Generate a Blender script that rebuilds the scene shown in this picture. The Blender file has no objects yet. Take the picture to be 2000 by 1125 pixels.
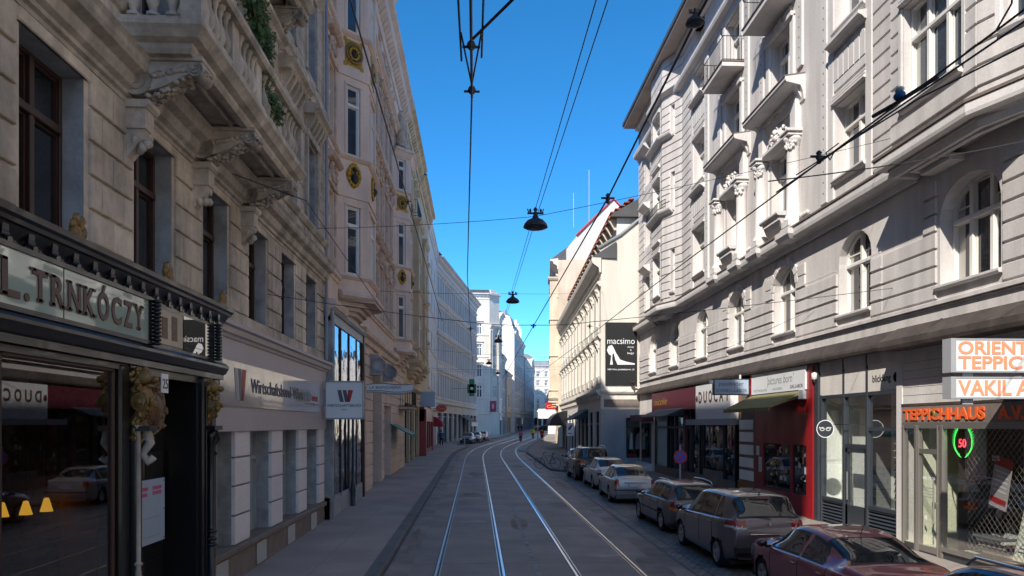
import bpy, math, random
from mathutils import Vector, Matrix
rnd = random.Random(11)
R = math.radians
scn = bpy.context.scene
COL = scn.collection

# ---------------------------------------------------------------- camera
# street frame: x = across the street (right), y = along the street (away), z up
cam_d = bpy.data.cameras.new("camera")
cam = bpy.data.objects.new("camera", cam_d); COL.objects.link(cam)
cam.location = (0, 0, 3.28)
cam.rotation_euler = (R(90), 0, -math.atan2(0.0466, 0.9989))
cam_d.sensor_width = 36; cam_d.lens = 27.0
cam_d.shift_y = 0.1338; cam_d.clip_start = 0.05; cam_d.clip_end = 3000
scn.camera = cam

# ---------------------------------------------------------------- sky and sun
SUN_EL = math.atan2(1.65, math.hypot(1, 1.65))
SUN_AZ = math.atan2(-1.0, -1.65)
w = bpy.data.worlds.new("World"); scn.world = w; w.use_nodes = True
nt = w.node_tree; bg = nt.nodes["Background"]
sky = nt.nodes.new("ShaderNodeTexSky"); sky.sky_type = 'NISHITA'; sky.sun_disc = False
sky.sun_elevation = SUN_EL; sky.sun_rotation = SUN_AZ; sky.altitude = 1000
sky.air_density = 0.5; sky.dust_density = 0.15; sky.ozone_density = 4.0
hs = nt.nodes.new("ShaderNodeHueSaturation"); hs.inputs['Saturation'].default_value = 1.24
hs.inputs['Hue'].default_value = 0.49
nt.links.new(sky.outputs[0], hs.inputs['Color']); nt.links.new(hs.outputs[0], bg.inputs[0])
bg.inputs[1].default_value = 0.1
sd = bpy.data.lights.new("sun", 'SUN'); sd.energy = 2.0; sd.angle = R(0.53); sd.color = (1.0, 0.93, 0.83)
sun = bpy.data.objects.new("sun", sd); COL.objects.link(sun)
sun.rotation_euler = Vector((1, 1.65, -1.65)).to_track_quat('-Z', 'Y').to_euler()
sun.location = (-40, -60, 80)
scn.view_settings.view_transform = 'Standard'; scn.view_settings.look = 'None'
scn.view_settings.gamma = 1; scn.view_settings.exposure = 1.78
scn.render.engine = 'CYCLES'
scn.cycles.max_bounces = 8; scn.cycles.transparent_max_bounces = 12; scn.cycles.diffuse_bounces = 6

# ---------------------------------------------------------------- materials
MATS = {}
def new_mat(name):
    m = bpy.data.materials.new(name); m.use_nodes = True; MATS[name] = m
    n = m.node_tree; return m, n, n.nodes["Principled BSDF"]
def N(nt, t, **k):
    n = nt.nodes.new(t)
    for a, b in k.items(): setattr(n, a, b)
    return n
def mult(nt, col_socket, val_socket):
    mx = N(nt, "ShaderNodeMix", data_type='RGBA', blend_type='MULTIPLY'); mx.inputs[0].default_value = 1
    nt.links.new(col_socket, mx.inputs[6]); nt.links.new(val_socket, mx.inputs[7]); return mx.outputs[2]
def noise_val(nt, scale, lo, hi, vec=None, detail=4, mapping=None, a=0.3, b=0.7):
    if mapping:
        mp = N(nt, "ShaderNodeMapping"); mp.inputs['Scale'].default_value = mapping
        nt.links.new(vec, mp.inputs[0]); vec = mp.outputs[0]
    nz = N(nt, "ShaderNodeTexNoise"); nz.inputs['Scale'].default_value = scale; nz.inputs['Detail'].default_value = detail
    nt.links.new(vec, nz.inputs['Vector'])
    mr = N(nt, "ShaderNodeMapRange"); nt.links.new(nz.outputs[0], mr.inputs[0])
    mr.inputs[1].default_value = a; mr.inputs[2].default_value = b; mr.inputs[3].default_value = lo; mr.inputs[4].default_value = hi
    return mr.outputs[0]
def mk(name, col, rough=.8, var=.12, scale=.6, streak=0, bump=.15, bscale=30, island=0, metal=0, spec=.5, coat=0, fine=.06, local=False):
    m, nt, b = new_mat(name)
    if local: pos = N(nt, "ShaderNodeTexCoord").outputs['Object']
    geo = N(nt, "ShaderNodeNewGeometry")
    if not local: pos = geo.outputs['Position']
    rgb = N(nt, "ShaderNodeRGB"); rgb.outputs[0].default_value = (*col, 1); c = rgb.outputs[0]
    if var: c = mult(nt, c, noise_val(nt, scale, 1-var, 1+var, pos))
    if fine: c = mult(nt, c, noise_val(nt, bscale*.6, 1-fine, 1+fine, pos, 2))
    if streak: c = mult(nt, c, noise_val(nt, 2.2, 1-streak, 1+streak*.25, pos, 5, (1, 1, .12)))
    if island:
        mr = N(nt, "ShaderNodeMapRange"); mr.inputs[3].default_value = 1-island; mr.inputs[4].default_value = 1+island
        nt.links.new(geo.outputs['Random Per Island'], mr.inputs[0]); c = mult(nt, c, mr.outputs[0])
    nt.links.new(c, b.inputs['Base Color'])
    b.inputs['Roughness'].default_value = rough; b.inputs['Metallic'].default_value = metal
    b.inputs['Specular IOR Level'].default_value = spec; b.inputs['Coat Weight'].default_value = coat
    b.inputs['Coat Roughness'].default_value = .03
    if bump:
        nz = N(nt, "ShaderNodeTexNoise"); nz.inputs['Scale'].default_value = bscale; nz.inputs['Detail'].default_value = 5
        nt.links.new(pos, nz.inputs['Vector'])
        bp = N(nt, "ShaderNodeBump"); bp.inputs['Strength'].default_value = bump; bp.inputs['Distance'].default_value = .02
        nt.links.new(nz.outputs[0], bp.inputs['Height']); nt.links.new(bp.outputs[0], b.inputs['Normal'])
    return m
def paint(name, col, rough=.4, **k):
    k.setdefault('var', .05); k.setdefault('bump', .03); k.setdefault('fine', .03)
    return mk(name, col, rough, **k)
def emit(name, col, strength, base=(.1, .1, .1)):
    m, nt, b = new_mat(name); b.inputs['Base Color'].default_value = (*base, 1)
    b.inputs['Emission Color'].default_value = (*col, 1); b.inputs['Emission Strength'].default_value = strength
def mirror_glass(name, col, rough=.015, wav=.0, coat=0, ior=1.55):
    m, nt, b = new_mat(name)
    b.inputs['Base Color'].default_value = (*col, 1); b.inputs['Roughness'].default_value = rough
    b.inputs['IOR'].default_value = ior; b.inputs['Coat Weight'].default_value = coat; b.inputs['Coat Roughness'].default_value = .01
    b.inputs['Specular IOR Level'].default_value = .85
    pos = N(nt, "ShaderNodeNewGeometry").outputs['Position']
    if wav:
        nz = N(nt, "ShaderNodeTexNoise"); nz.inputs['Scale'].default_value = 1.3; nz.inputs['Detail'].default_value = 1.5
        nt.links.new(pos, nz.inputs['Vector'])
        bp = N(nt, "ShaderNodeBump"); bp.inputs['Strength'].default_value = wav; bp.inputs['Distance'].default_value = .03
        nt.links.new(nz.outputs[0], bp.inputs['Height']); nt.links.new(bp.outputs[0], b.inputs['Normal'])
        if coat: nt.links.new(bp.outputs[0], b.inputs['Coat Normal'])
def clear_glass(name, tint=(.9, .95, .93), refl=1.0):
    m, nt, b = new_mat(name); nt.nodes.remove(b)
    out = [n for n in nt.nodes if n.type == 'OUTPUT_MATERIAL'][0]
    tr = N(nt, "ShaderNodeBsdfTransparent"); tr.inputs[0].default_value = (*tint, 1)
    gl = N(nt, "ShaderNodeBsdfGlossy"); gl.inputs['Roughness'].default_value = .01
    fr = N(nt, "ShaderNodeFresnel"); fr.inputs[0].default_value = 1.5
    ml = N(nt, "ShaderNodeMath", operation='MULTIPLY'); ml.inputs[1].default_value = refl; ml.use_clamp = True
    mx = N(nt, "ShaderNodeMixShader"); nt.links.new(fr.outputs[0], ml.inputs[0]); nt.links.new(ml.outputs[0], mx.inputs[0])
    nt.links.new(tr.outputs[0], mx.inputs[1]); nt.links.new(gl.outputs[0], mx.inputs[2]); nt.links.new(mx.outputs[0], out.inputs[0])

mk('stone_grey', (.58, .485, .385), .9, var=.28, scale=1.1, streak=.35, bump=.35, bscale=14, island=.09, fine=.12)
mk('stone_grey_trim', (.53, .455, .37), .9, var=.3, scale=1.4, streak=.4, bump=.35, bscale=18, fine=.12)
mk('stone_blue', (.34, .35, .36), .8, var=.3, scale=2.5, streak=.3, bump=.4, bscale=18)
mk('plaster_pink', (.75, .57, .46), .9, var=.12, scale=.7, streak=.14, bump=.12)
mk('plaster_pink_dark', (.60, .44, .34), .9, var=.25, scale=3, streak=.2, bump=.5, bscale=9)
mk('plaster_tan', (.66, .49, .31), .9, var=.15, scale=.7, streak=.2, bump=.15)
mk('plaster_greywhite', (.66, .62, .58), .9, var=.1, scale=.5, streak=.14, bump=.1)
mk('plaster_white', (.74, .71, .67), .9, var=.08, scale=.5, streak=.12, bump=.1)
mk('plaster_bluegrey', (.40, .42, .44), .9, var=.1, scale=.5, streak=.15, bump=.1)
mk('plaster_yellow', (.50, .40, .22), .9, var=.1, scale=.5, streak=.15, bump=.1)
mk('plaster_ochre', (.64, .53, .41), .9, var=.12, scale=.5, streak=.18, bump=.1)
mk('plaster_cream', (.66, .62, .555), .9, var=.07, scale=.35, streak=.1, bump=.08)
mk('r1_plaster', (.61, .575, .555), .9, var=.09, scale=.45, streak=.22, bump=.12, island=.03)
mk('r1_trim', (.64, .61, .59), .85, var=.07, scale=.8, streak=.12, bump=.1)
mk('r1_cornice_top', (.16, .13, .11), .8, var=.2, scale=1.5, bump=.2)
mk('canopy_metal', (.06, .047, .04), .7, var=.35, scale=1.3, bump=.15, bscale=9, fine=.2)
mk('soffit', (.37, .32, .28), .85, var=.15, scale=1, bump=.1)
mk('roof_dark', (.07, .07, .075), .6, var=.2, scale=1)
mk('roof_grey', (.22, .24, .25), .5, var=.15, scale=1)
mk('roof_red', (.30, .09, .05), .85, var=.25, scale=4, island=.2, bump=.3)
mk('red_trim', (.42, .05, .05), .6)
mk('asphalt', (.265, .22, .195), .72, var=.34, scale=.8, bump=.55, bscale=90, fine=.22)
mk('asphalt_track', (.285, .235, .205), .66, var=.24, scale=.6, bump=.4, bscale=70, fine=.2)
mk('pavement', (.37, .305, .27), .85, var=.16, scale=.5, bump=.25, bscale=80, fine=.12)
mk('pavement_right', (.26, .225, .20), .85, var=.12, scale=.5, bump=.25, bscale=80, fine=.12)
mk('kerb_stone', (.15, .145, .14), .8, var=.2, scale=2, bump=.3)
mk('line_paint', (.24, .235, .235), .7, var=.4, scale=5, fine=.3)
mk('steel_rail', (.72, .68, .66), .27, metal=1, var=.05, bump=0, fine=0)
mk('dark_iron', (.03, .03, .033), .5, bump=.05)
mk('wire', (.03, .032, .04), .5, bump=0, var=0, fine=0)
paint('ebony', (.010, .009, .010), .32, coat=.25)
mk('gold', (.26, .15, .045), .45, metal=.3, var=.3, scale=12, bump=.5, bscale=60)
mk('gold_leaf', (.50, .30, .04), .38, metal=.55, var=.15, scale=10, bump=.3, bscale=50)
mk('carved_wood', (.17, .095, .045), .55, var=.35, scale=14, bump=.8, bscale=26)
paint('frame_brown', (.045, .018, .012), .5)
paint('frame_white', (.72, .70, .66), .5)
paint('frame_grey', (.33, .34, .36), .5)
paint('frame_steel', (.30, .28, .255), .35, metal=.6)
paint('frame_dark', (.035, .042, .052), .4)
paint('frame_black', (.012, .012, .014), .4)
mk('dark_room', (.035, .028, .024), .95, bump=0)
mk('shop_white', (.86, .87, .82), .8, bump=0)
mk('interior_green', (.66, .66, .50), .8, bump=0)
mirror_glass('glass', (.012, .014, .017), .02, .12)
mirror_glass('glass_blue', (.03, .045, .065), .02, .1)
mirror_glass('glass_curtain', (.38, .37, .34), .35, .0, coat=1)
mirror_glass('glass_wavy', (.02, .022, .025), .01, .5)
mirror_glass('glass_sign', (.36, .46, .40), .05, .1, coat=1)
mirror_glass('glass_frost', (.34, .47, .44), .12, .1, coat=.6)
mirror_glass('panel_grey', (.42, .38, .38), .12, .12, coat=.5)
mirror_glass('glass_mirror', (.03, .03, .03), .0, .0, ior=2.6)
clear_glass('shop_glass', (.95, .98, .965), .45)
clear_glass('shop_glass_left', (.42, .44, .46), 2.6)
mk('fascia_mauve', (.46, .40, .40), .55, var=.06, bump=.02)
mk('white_stone', (.72, .66, .66), .75, var=.08)
mk('plinth_brown', (.19, .155, .135), .75, var=.15, scale=3)
paint('sign_white', (.72, .73, .74), .35)
paint('sign_blue_grey', (.36, .43, .53), .4)
paint('sign_red', (.42, .02, .018), .4)
paint('ink_black', (.012, .012, .012), .5)
paint('ink_grey', (.10, .10, .11), .5)
paint('ink_light', (.30, .31, .33), .5)
paint('ink_red', (.45, .03, .03), .5)
paint('letter_orange', (.80, .13, .03), .5)
paint('letter_salmon', (.85, .30, .16), .5)
paint('letter_brown', (.11, .05, .035), .5)
paint('wine_red', (.105, .018, .032), .45)
paint('shop_red', (.29, .012, .014), .35, coat=.3)
paint('green_sign', (.01, .20, .08), .4)
mk('awning_olive', (.23, .20, .07), .85, var=.1, scale=3)
mk('awning_grey', (.15, .15, .15), .85)
mk('awning_green', (.01, .17, .10), .85)
mk('awning_red', (.35, .015, .03), .8)
mk('foliage', (.07, .12, .035), .7, var=.5, scale=6, island=.35, bump=0)
mk('terracotta', (.28, .10, .05), .8)
mk('orange_wood', (.35, .13, .03), .5, var=.2, scale=6)
mk('skin', (.52, .30, .21), .6, bump=0)
mk('hair', (.03, .02, .012), .7)
mk('cloth_blue', (.02, .12, .30), .85); mk('cloth_red', (.35, .03, .02), .85); mk('cloth_yellow', (.65, .60, .06), .85)
mk('cloth_dark', (.02, .022, .03), .9); mk('cloth_white', (.6, .6, .58), .9); mk('cloth_pink', (.45, .1, .2), .9)
mk('tyre', (.016, .016, .017), .8, bump=.1, local=True)
mk('rim', (.42, .42, .43), .3, metal=.35, bump=0, local=True)
mk('black_plastic', (.02, .02, .022), .55, local=True)
mirror_glass('car_glass', (.018, .022, .024), .01, .05)
paint('tail_red', (.30, .012, .012), .12, coat=1); paint('tail_white', (.65, .62, .60), .12, coat=1); paint('lamp_orange', (.7, .18, .03), .2)
mk('chrome', (.8, .8, .8), .12, metal=1, bump=0)
def car_paint(name, col, metal=.35, rough=.32):
    mk(name, col, rough, metal=metal, coat=1, var=.02, bump=0, fine=0)
car_paint('paint_maroon', (.34, .05, .075), .15); car_paint('paint_taupe', (.16, .135, .14), .3); car_paint('paint_grey', (.12, .12, .13), .3)
car_paint('paint_silver', (.42, .42, .43), .6); car_paint('paint_white', (.60, .60, .60), .1); car_paint('paint_black', (.018, .018, .02))
car_paint('paint_blue', (.012, .03, .10)); car_paint('paint_steelblue', (.09, .12, .17))

def setts():
    m, nt, b = new_mat('setts')
    pos = N(nt, "ShaderNodeNewGeometry").outputs['Position']
    br = N(nt, "ShaderNodeTexBrick"); br.inputs['Scale'].default_value = 1; br.offset = .5
    br.inputs['Brick Width'].default_value = .19; br.inputs['Row Height'].default_value = .19
    br.inputs['Mortar Size'].default_value = .014; br.inputs['Mortar Smooth'].default_value = .6
    br.inputs['Color1'].default_value = (.17, .155, .15, 1); br.inputs['Color2'].default_value = (.25, .225, .21, 1); br.inputs['Mortar'].default_value = (.05, .045, .04, 1)
    nt.links.new(pos, br.inputs['Vector'])
    c = mult(nt, br.outputs[0], noise_val(nt, .9, .65, 1.25, pos)); nt.links.new(c, b.inputs['Base Color'])
    bp = N(nt, "ShaderNodeBump"); bp.inputs['Strength'].default_value = 1; bp.inputs['Distance'].default_value = .02; bp.invert = True
    nt.links.new(br.outputs['Fac'], bp.inputs['Height']); nt.links.new(bp.outputs[0], b.inputs['Normal']); b.inputs['Roughness'].default_value = .6
setts()

# ---------------------------------------------------------------- geometry helpers
class Fr:
    """facade frame: s along u, o outwards along n (plan vectors)"""
    def __init__(s, ox, oy, u, n):
        s.o = (ox, oy); s.u = Vector(u).normalized(); s.n = Vector(n).normalized()
    def P(s, a, o, z): return (s.o[0]+s.u.x*a+s.n.x*o, s.o[1]+s.u.y*a+s.n.y*o, z)
    def sub(s, a, o, ang):
        """frame whose origin sits at (a, o), turned by ang (deg) about z so that n turns towards -u for positive ang"""
        c, sn = math.cos(R(ang)), math.sin(R(ang)); p = s.P(a, o, 0)
        return Fr(p[0], p[1], s.u*c+s.n*sn, s.n*c-s.u*sn)
    def ang(s): return math.atan2(-s.n.x, s.n.y)
WORLD = Fr(0, 0, (1, 0), (0, 1))
LF = Fr(-4.75, 0, (0, 1), (1, 0))
RF = Fr(10.6, 0, (0, 1), (-1, 0))

class MB:
    def __init__(s, F=WORLD, mat='stone_grey'):
        s.F = F; s.v = []; s.f = []; s.fm = []; s.fs = []; s.mats = []; s.use(mat); s.smooth = False
    def use(s, m):
        if m not in s.mats: s.mats.append(m)
        s.mi = s.mats.index(m); return s
    def add(s, pts, faces, raw=False):
        b = len(s.v); s.v += [p if raw else s.F.P(*p) for p in pts]
        for f in faces: s.f.append([b+i for i in f]); s.fm.append(s.mi); s.fs.append(s.smooth)
        return s
    def quad(s, *p): return s.add(p, [range(len(p))])
    def box(s, a, b, c, d, e, f):
        P = [(x, y, z) for z in (e, f) for y in (c, d) for x in (a, b)]
        return s.add(P, [(0, 1, 3, 2), (4, 5, 7, 6), (0, 1, 5, 4), (2, 3, 7, 6), (0, 2, 6, 4), (1, 3, 7, 5)])
    def bev(s, a, b, e, f, o0, o1, c=.012):
        """plate on a facade with chamfered front"""
        P = [(a, o0, e), (b, o0, e), (b, o0, f), (a, o0, f), (a, o1-c, e), (b, o1-c, e), (b, o1-c, f), (a, o1-c, f),
             (a+c, o1, e+c), (b-c, o1, e+c), (b-c, o1, f-c), (a+c, o1, f-c)]
        F = [(8, 9, 10, 11)]
        for i in range(4):
            j = (i+1) % 4; F += [(i, j, j+4, i+4), (i+4, j+4, j+8, i+8)]
        return s.add(P, F)
    def bevbox(s, a, b, c, d, e, f, r=.02):
        """box with all edges chamfered"""
        P = []; F = []
        lo = (a, c, e); hi = (b, d, f)
        idx = {}
        for sx in (0, 1):
            for sy in (0, 1):
                for sz in (0, 1):
                    for ax in range(3):
                        q = [hi[0] if sx else lo[0], hi[1] if sy else lo[1], hi[2] if sz else lo[2]]; sg = (sx, sy, sz)
                        for k in range(3):
                            if k != ax: q[k] += -r if sg[k] else r
                        idx[(sx, sy, sz, ax)] = len(P); P.append(tuple(q))
        for ax in range(3):
            o1, o2 = [(1, 2), (0, 2), (0, 1)][ax]
            for sg in (0, 1):
                l = []
                for p, q in ((0, 0), (1, 0), (1, 1), (0, 1)):
                    k = [0, 0, 0]; k[ax] = sg; k[o1] = p; k[o2] = q; l.append(idx[(*k, ax)])
                F.append(l)
        for ax in range(3):
            o1, o2 = [(1, 2), (0, 2), (0, 1)][ax]
            for p in (0, 1):
                for q in (0, 1):
                    k0 = [0, 0, 0]; k0[o1] = p; k0[o2] = q; k1 = list(k0); k1[ax] = 1
                    F.append((idx[(*k0, o1)], idx[(*k1, o1)], idx[(*k1, o2)], idx[(*k0, o2)]))
        for sx in (0, 1):
            for sy in (0, 1):
                for sz in (0, 1): F.append([idx[(sx, sy, sz, k)] for k in range(3)])
        return s.add(P, F)
    def poly_o(s, pts, o0, o1):
        """(s,z) polygon extruded from o0 to o1"""
        n = len(pts); P = [(a, o0, z) for a, z in pts]+[(a, o1, z) for a, z in pts]
        return s.add(P, [range(n), range(n, 2*n)]+[(i, (i+1) % n, n+(i+1) % n, n+i) for i in range(n)])
    def poly_s(s, pts, s0, s1):
        """(o,z) polygon extruded along s"""
        n = len(pts); P = [(s0, o, z) for o, z in pts]+[(s1, o, z) for o, z in pts]
        return s.add(P, [range(n), range(n, 2*n)]+[(i, (i+1) % n, n+(i+1) % n, n+i) for i in range(n)])
    def poly_z(s, pts, z0, z1):
        n = len(pts); P = [(a, o, z0) for a, o in pts]+[(a, o, z1) for a, o in pts]
        return s.add(P, [range(n), range(n, 2*n)]+[(i, (i+1) % n, n+(i+1) % n, n+i) for i in range(n)])
    def sweep(s, path, prof, sign=1):
        """profile [(d,z)] swept along plan path [(s,o)]; d is measured outwards (+o for a path of growing s)"""
        n = len(path); offs = []
        for i in range(n):
            ns = []
            for j in (i-1, i):
                if 0 <= j < n-1:
                    dx, dy = path[j+1][0]-path[j][0], path[j+1][1]-path[j][1]; l = math.hypot(dx, dy)
                    ns.append((-dy/l*sign, dx/l*sign))
            if len(ns) == 1: offs.append(ns[0])
            else:
                mx, my = ns[0][0]+ns[1][0], ns[0][1]+ns[1][1]; k = 2/(mx*mx+my*my); offs.append((mx*k, my*k))
        m = len(prof); P = []
        for (a, o), (dx, dy) in zip(path, offs): P += [(a+dx*d, o+dy*d, z) for d, z in prof]
        F = [(i*m+j, i*m+(j+1) % m, (i+1)*m+(j+1) % m, (i+1)*m+j) for i in range(n-1) for j in range(m)]
        F += [list(range(m)), list(range((n-1)*m, n*m))]
        return s.add(P, F)
    def tube(s, pts, r, n=6, raw=False, caps=True):
        rr = r if isinstance(r, (list, tuple)) else [r]*len(pts)
        pts = [Vector(p if raw else s.F.P(*p)) for p in pts]; P = []; up = Vector((0, 0, 1)); last = None
        for i, p in enumerate(pts):
            d = (pts[min(i+1, len(pts)-1)]-pts[max(i-1, 0)]).normalized()
            if last is None: a = d.cross(up if abs(d.z) < .9 else Vector((1, 0, 0))).normalized()
            else: a = (last-d*last.dot(d)).normalized()
            last = a; b = d.cross(a)
            for k in range(n):
                t = 2*math.pi*k/n; P.append(tuple(p+(a*math.cos(t)+b*math.sin(t))*rr[i]))
        F = [(i*n+k, i*n+(k+1) % n, (i+1)*n+(k+1) % n, (i+1)*n+k) for i in range(len(pts)-1) for k in range(n)]
        if caps: F += [list(range(n)), list(range((len(pts)-1)*n, len(pts)*n))]
        sm = s.smooth; s.smooth = n > 5; s.add(P, F, raw=True); s.smooth = sm; return s
    def lathe(s, c, prof, n=12, axis='z', arc=1.0, caps=True):
        """c=(s,o,z), prof=[(r,h)]"""
        P = []; closed = arc >= 1; m = n if closed else n+1
        for r, h in prof:
            for k in range(m):
                t = 2*math.pi*arc*k/n; x, y = r*math.cos(t), r*math.sin(t)
                if axis == 'z': P.append((c[0]+x, c[1]+y, c[2]+h))
                elif axis == 's': P.append((c[0]+h, c[1]+x, c[2]+y))
                else: P.append((c[0]+x, c[1]+h, c[2]+y))
        F = [(i*m+k, i*m+(k+1) % m, (i+1)*m+(k+1) % m, (i+1)*m+k) for i in range(len(prof)-1) for k in range(n if closed else n)]
        if closed and caps: F += [list(range(m)), list(range((len(prof)-1)*m, len(prof)*m))]
        sm = s.smooth; s.smooth = True; s.add(P, F); s.smooth = sm; return s
    def blob(s, c, r, n=8, m=6, jit=0):
        P = []
        for i in range(m+1):
            ph = math.pi*i/m
            for k in range(n):
                t = 2*math.pi*k/n; j = 1+rnd.uniform(-jit, jit)
                P.append((c[0]+r[0]*j*math.sin(ph)*math.cos(t), c[1]+r[1]*j*math.sin(ph)*math.sin(t), c[2]+r[2]*j*math.cos(ph)))
        F = [(i*n+k, i*n+(k+1) % n, (i+1)*n+(k+1) % n, (i+1)*n+k) for i in range(m) for k in range(n)]
        sm = s.smooth; s.smooth = True; s.add(P, F); s.smooth = sm; return s
    # walls
    def wall(s, s0, s1, z0, z1, o, holes=(), depth=.3, reveal=None):
        hs_ = [h for h in holes if h[0] < s1 and h[1] > s0 and h[2] < z1 and h[3] > z0]
        S = sorted({s0, s1, *[x for h in hs_ for x in h[:2] if s0 < x < s1]}); Z = sorted({z0, z1, *[x for h in hs_ for x in h[2:4] if z0 < x < z1]})
        for i in range(len(S)-1):
            j = 0
            while j < len(Z)-1:
                cs = (S[i]+S[i+1])/2
                def hole(jj): return any(h[0] < cs < h[1] and h[2] < (Z[jj]+Z[jj+1])/2 < h[3] for h in hs_)
                if hole(j): j += 1; continue
                k = j
                while k < len(Z)-1 and not hole(k): k += 1
                s.quad((S[i], o, Z[j]), (S[i+1], o, Z[j]), (S[i+1], o, Z[k]), (S[i], o, Z[k])); j = k
        base = s.mats[s.mi]
        for h in hs_:
            a, b, c, d = h[:4]; r = h[4] if len(h) > 4 else 0; q = o-(h[5] if len(h) > 5 else depth)
            arc = []
            if r:
                n = 10; rx = (b-a)/2
                arc = [((a+b)/2-rx*math.cos(math.pi*k/n), d-r+r*math.sin(math.pi*k/n)) for k in range(n+1)]
                for k in range(n):
                    (x0, y0), (x1, y1) = arc[k], arc[k+1]
                    s.quad((x0, o, y0), (x1, o, y1), (x1, o, d), (x0, o, d))
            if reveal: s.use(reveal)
            s.quad((a, o, c), (a, q, c), (a, q, d-r), (a, o, d-r)); s.quad((b, o, c), (b, q, c), (b, q, d-r), (b, o, d-r))
            s.quad((a, o, c), (b, o, c), (b, q, c), (a, q, c))
            if r:
                for k in range(len(arc)-1):
                    (x0, y0), (x1, y1) = arc[k], arc[k+1]; s.quad((x0, o, y0), (x1, o, y1), (x1, q, y1), (x0, q, y0))
            else: s.quad((a, o, d), (b, o, d), (b, q, d), (a, q, d))
            s.use(base)
        return s
    def rust(s, s0, s1, zs, o0, o1, holes=(), gap=.04, margin=0, vj=0, c=.012):
        for i in range(len(zs)-1):
            e, f = zs[i]+gap/2, zs[i+1]-gap/2; segs = [(s0, s1)]
            for h in holes:
                if h[2] < f-.02 and h[3] > e+.02:
                    a, b = h[0]-margin, h[1]+margin; ns = []
                    for x, y in segs:
                        if b <= x or a >= y: ns.append((x, y)); continue
                        if a > x: ns.append((x, a))
                        if b < y: ns.append((b, y))
                    segs = ns
            for x, y in segs:
                if y-x < .05: continue
                if vj and y-x > vj*1.3:
                    k = max(1, round((y-x)/vj)); cuts = [x+(y-x)*(j+(.5 if i % 2 else 0))/k for j in range(k+1)]
                    cuts = [x]+[q for q in cuts if x+.2 < q < y-.2]+[y]
                    for p, q in zip(cuts, cuts[1:]): s.bev(p+gap*.3, q-gap*.3, e, f, o0, o1, c)
                else: s.bev(x, y, e, f, o0, o1, c)
        return s
    def mesh(s, name, origin=(0, 0, 0)):
        me = bpy.data.meshes.new(name); ox, oy, oz = origin
        me.from_pydata([(x-ox, y-oy, z-oz) for x, y, z in s.v], [], s.f)
        for m in s.mats: me.materials.append(MATS[m])
        me.polygons.foreach_set('material_index', s.fm); me.polygons.foreach_set('use_smooth', s.fs); me.update(); return me
def wloc(o):
    v = Vector((0, 0, 0))
    while o: v += o.location; o = o.parent
    return v
def tag(o, label=None, cat=None, group=None, kind=None):
    for k, v in (('label', label), ('category', cat), ('group', group), ('kind', kind)):
        if v: o[k] = v
    return o
def thing(name, label, cat, loc=(0, 0, 0), group=None, rz=0):
    o = bpy.data.objects.new(name, None); COL.objects.link(o); o.location = loc; o.rotation_euler = (0, 0, rz); o.empty_display_size = .3
    return tag(o, label, cat, group)
def part(name, mb, parent, label=None, local=False):
    org = (0, 0, 0) if local else wloc(parent)
    o = bpy.data.objects.new(name, mb.mesh(name, org)); COL.objects.link(o); o.parent = parent
    if label: o['label'] = label
    return o
def single(name, mb, label, cat, group=None, kind=None, loc=None):
    if loc is None:
        n = len(mb.v); loc = (sum(v[0] for v in mb.v)/n, sum(v[1] for v in mb.v)/n, min(v[2] for v in mb.v))
    o = bpy.data.objects.new(name, mb.mesh(name, loc)); COL.objects.link(o); o.location = loc
    if kind == 'structure': o['kind'] = kind; return o
    return tag(o, label, cat, group, kind)
def place(name, mesh, parent, loc, rz=0, label=None):
    o = bpy.data.objects.new(name, mesh); COL.objects.link(o); o.parent = parent; o.location = loc; o.rotation_euler = (0, 0, rz)
    if label: o['label'] = label
    return o
def copy_tree(o, parent=None):
    c = o.copy(); COL.objects.link(c); c.parent = parent
    for ch in [x for x in KIDS.get(o.name, [])]: copy_tree(ch, c)
    return c
KIDS = {}
def index_kids():
    KIDS.clear()
    for o in bpy.data.objects:
        if o.parent: KIDS.setdefault(o.parent.name, []).append(o)

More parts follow.
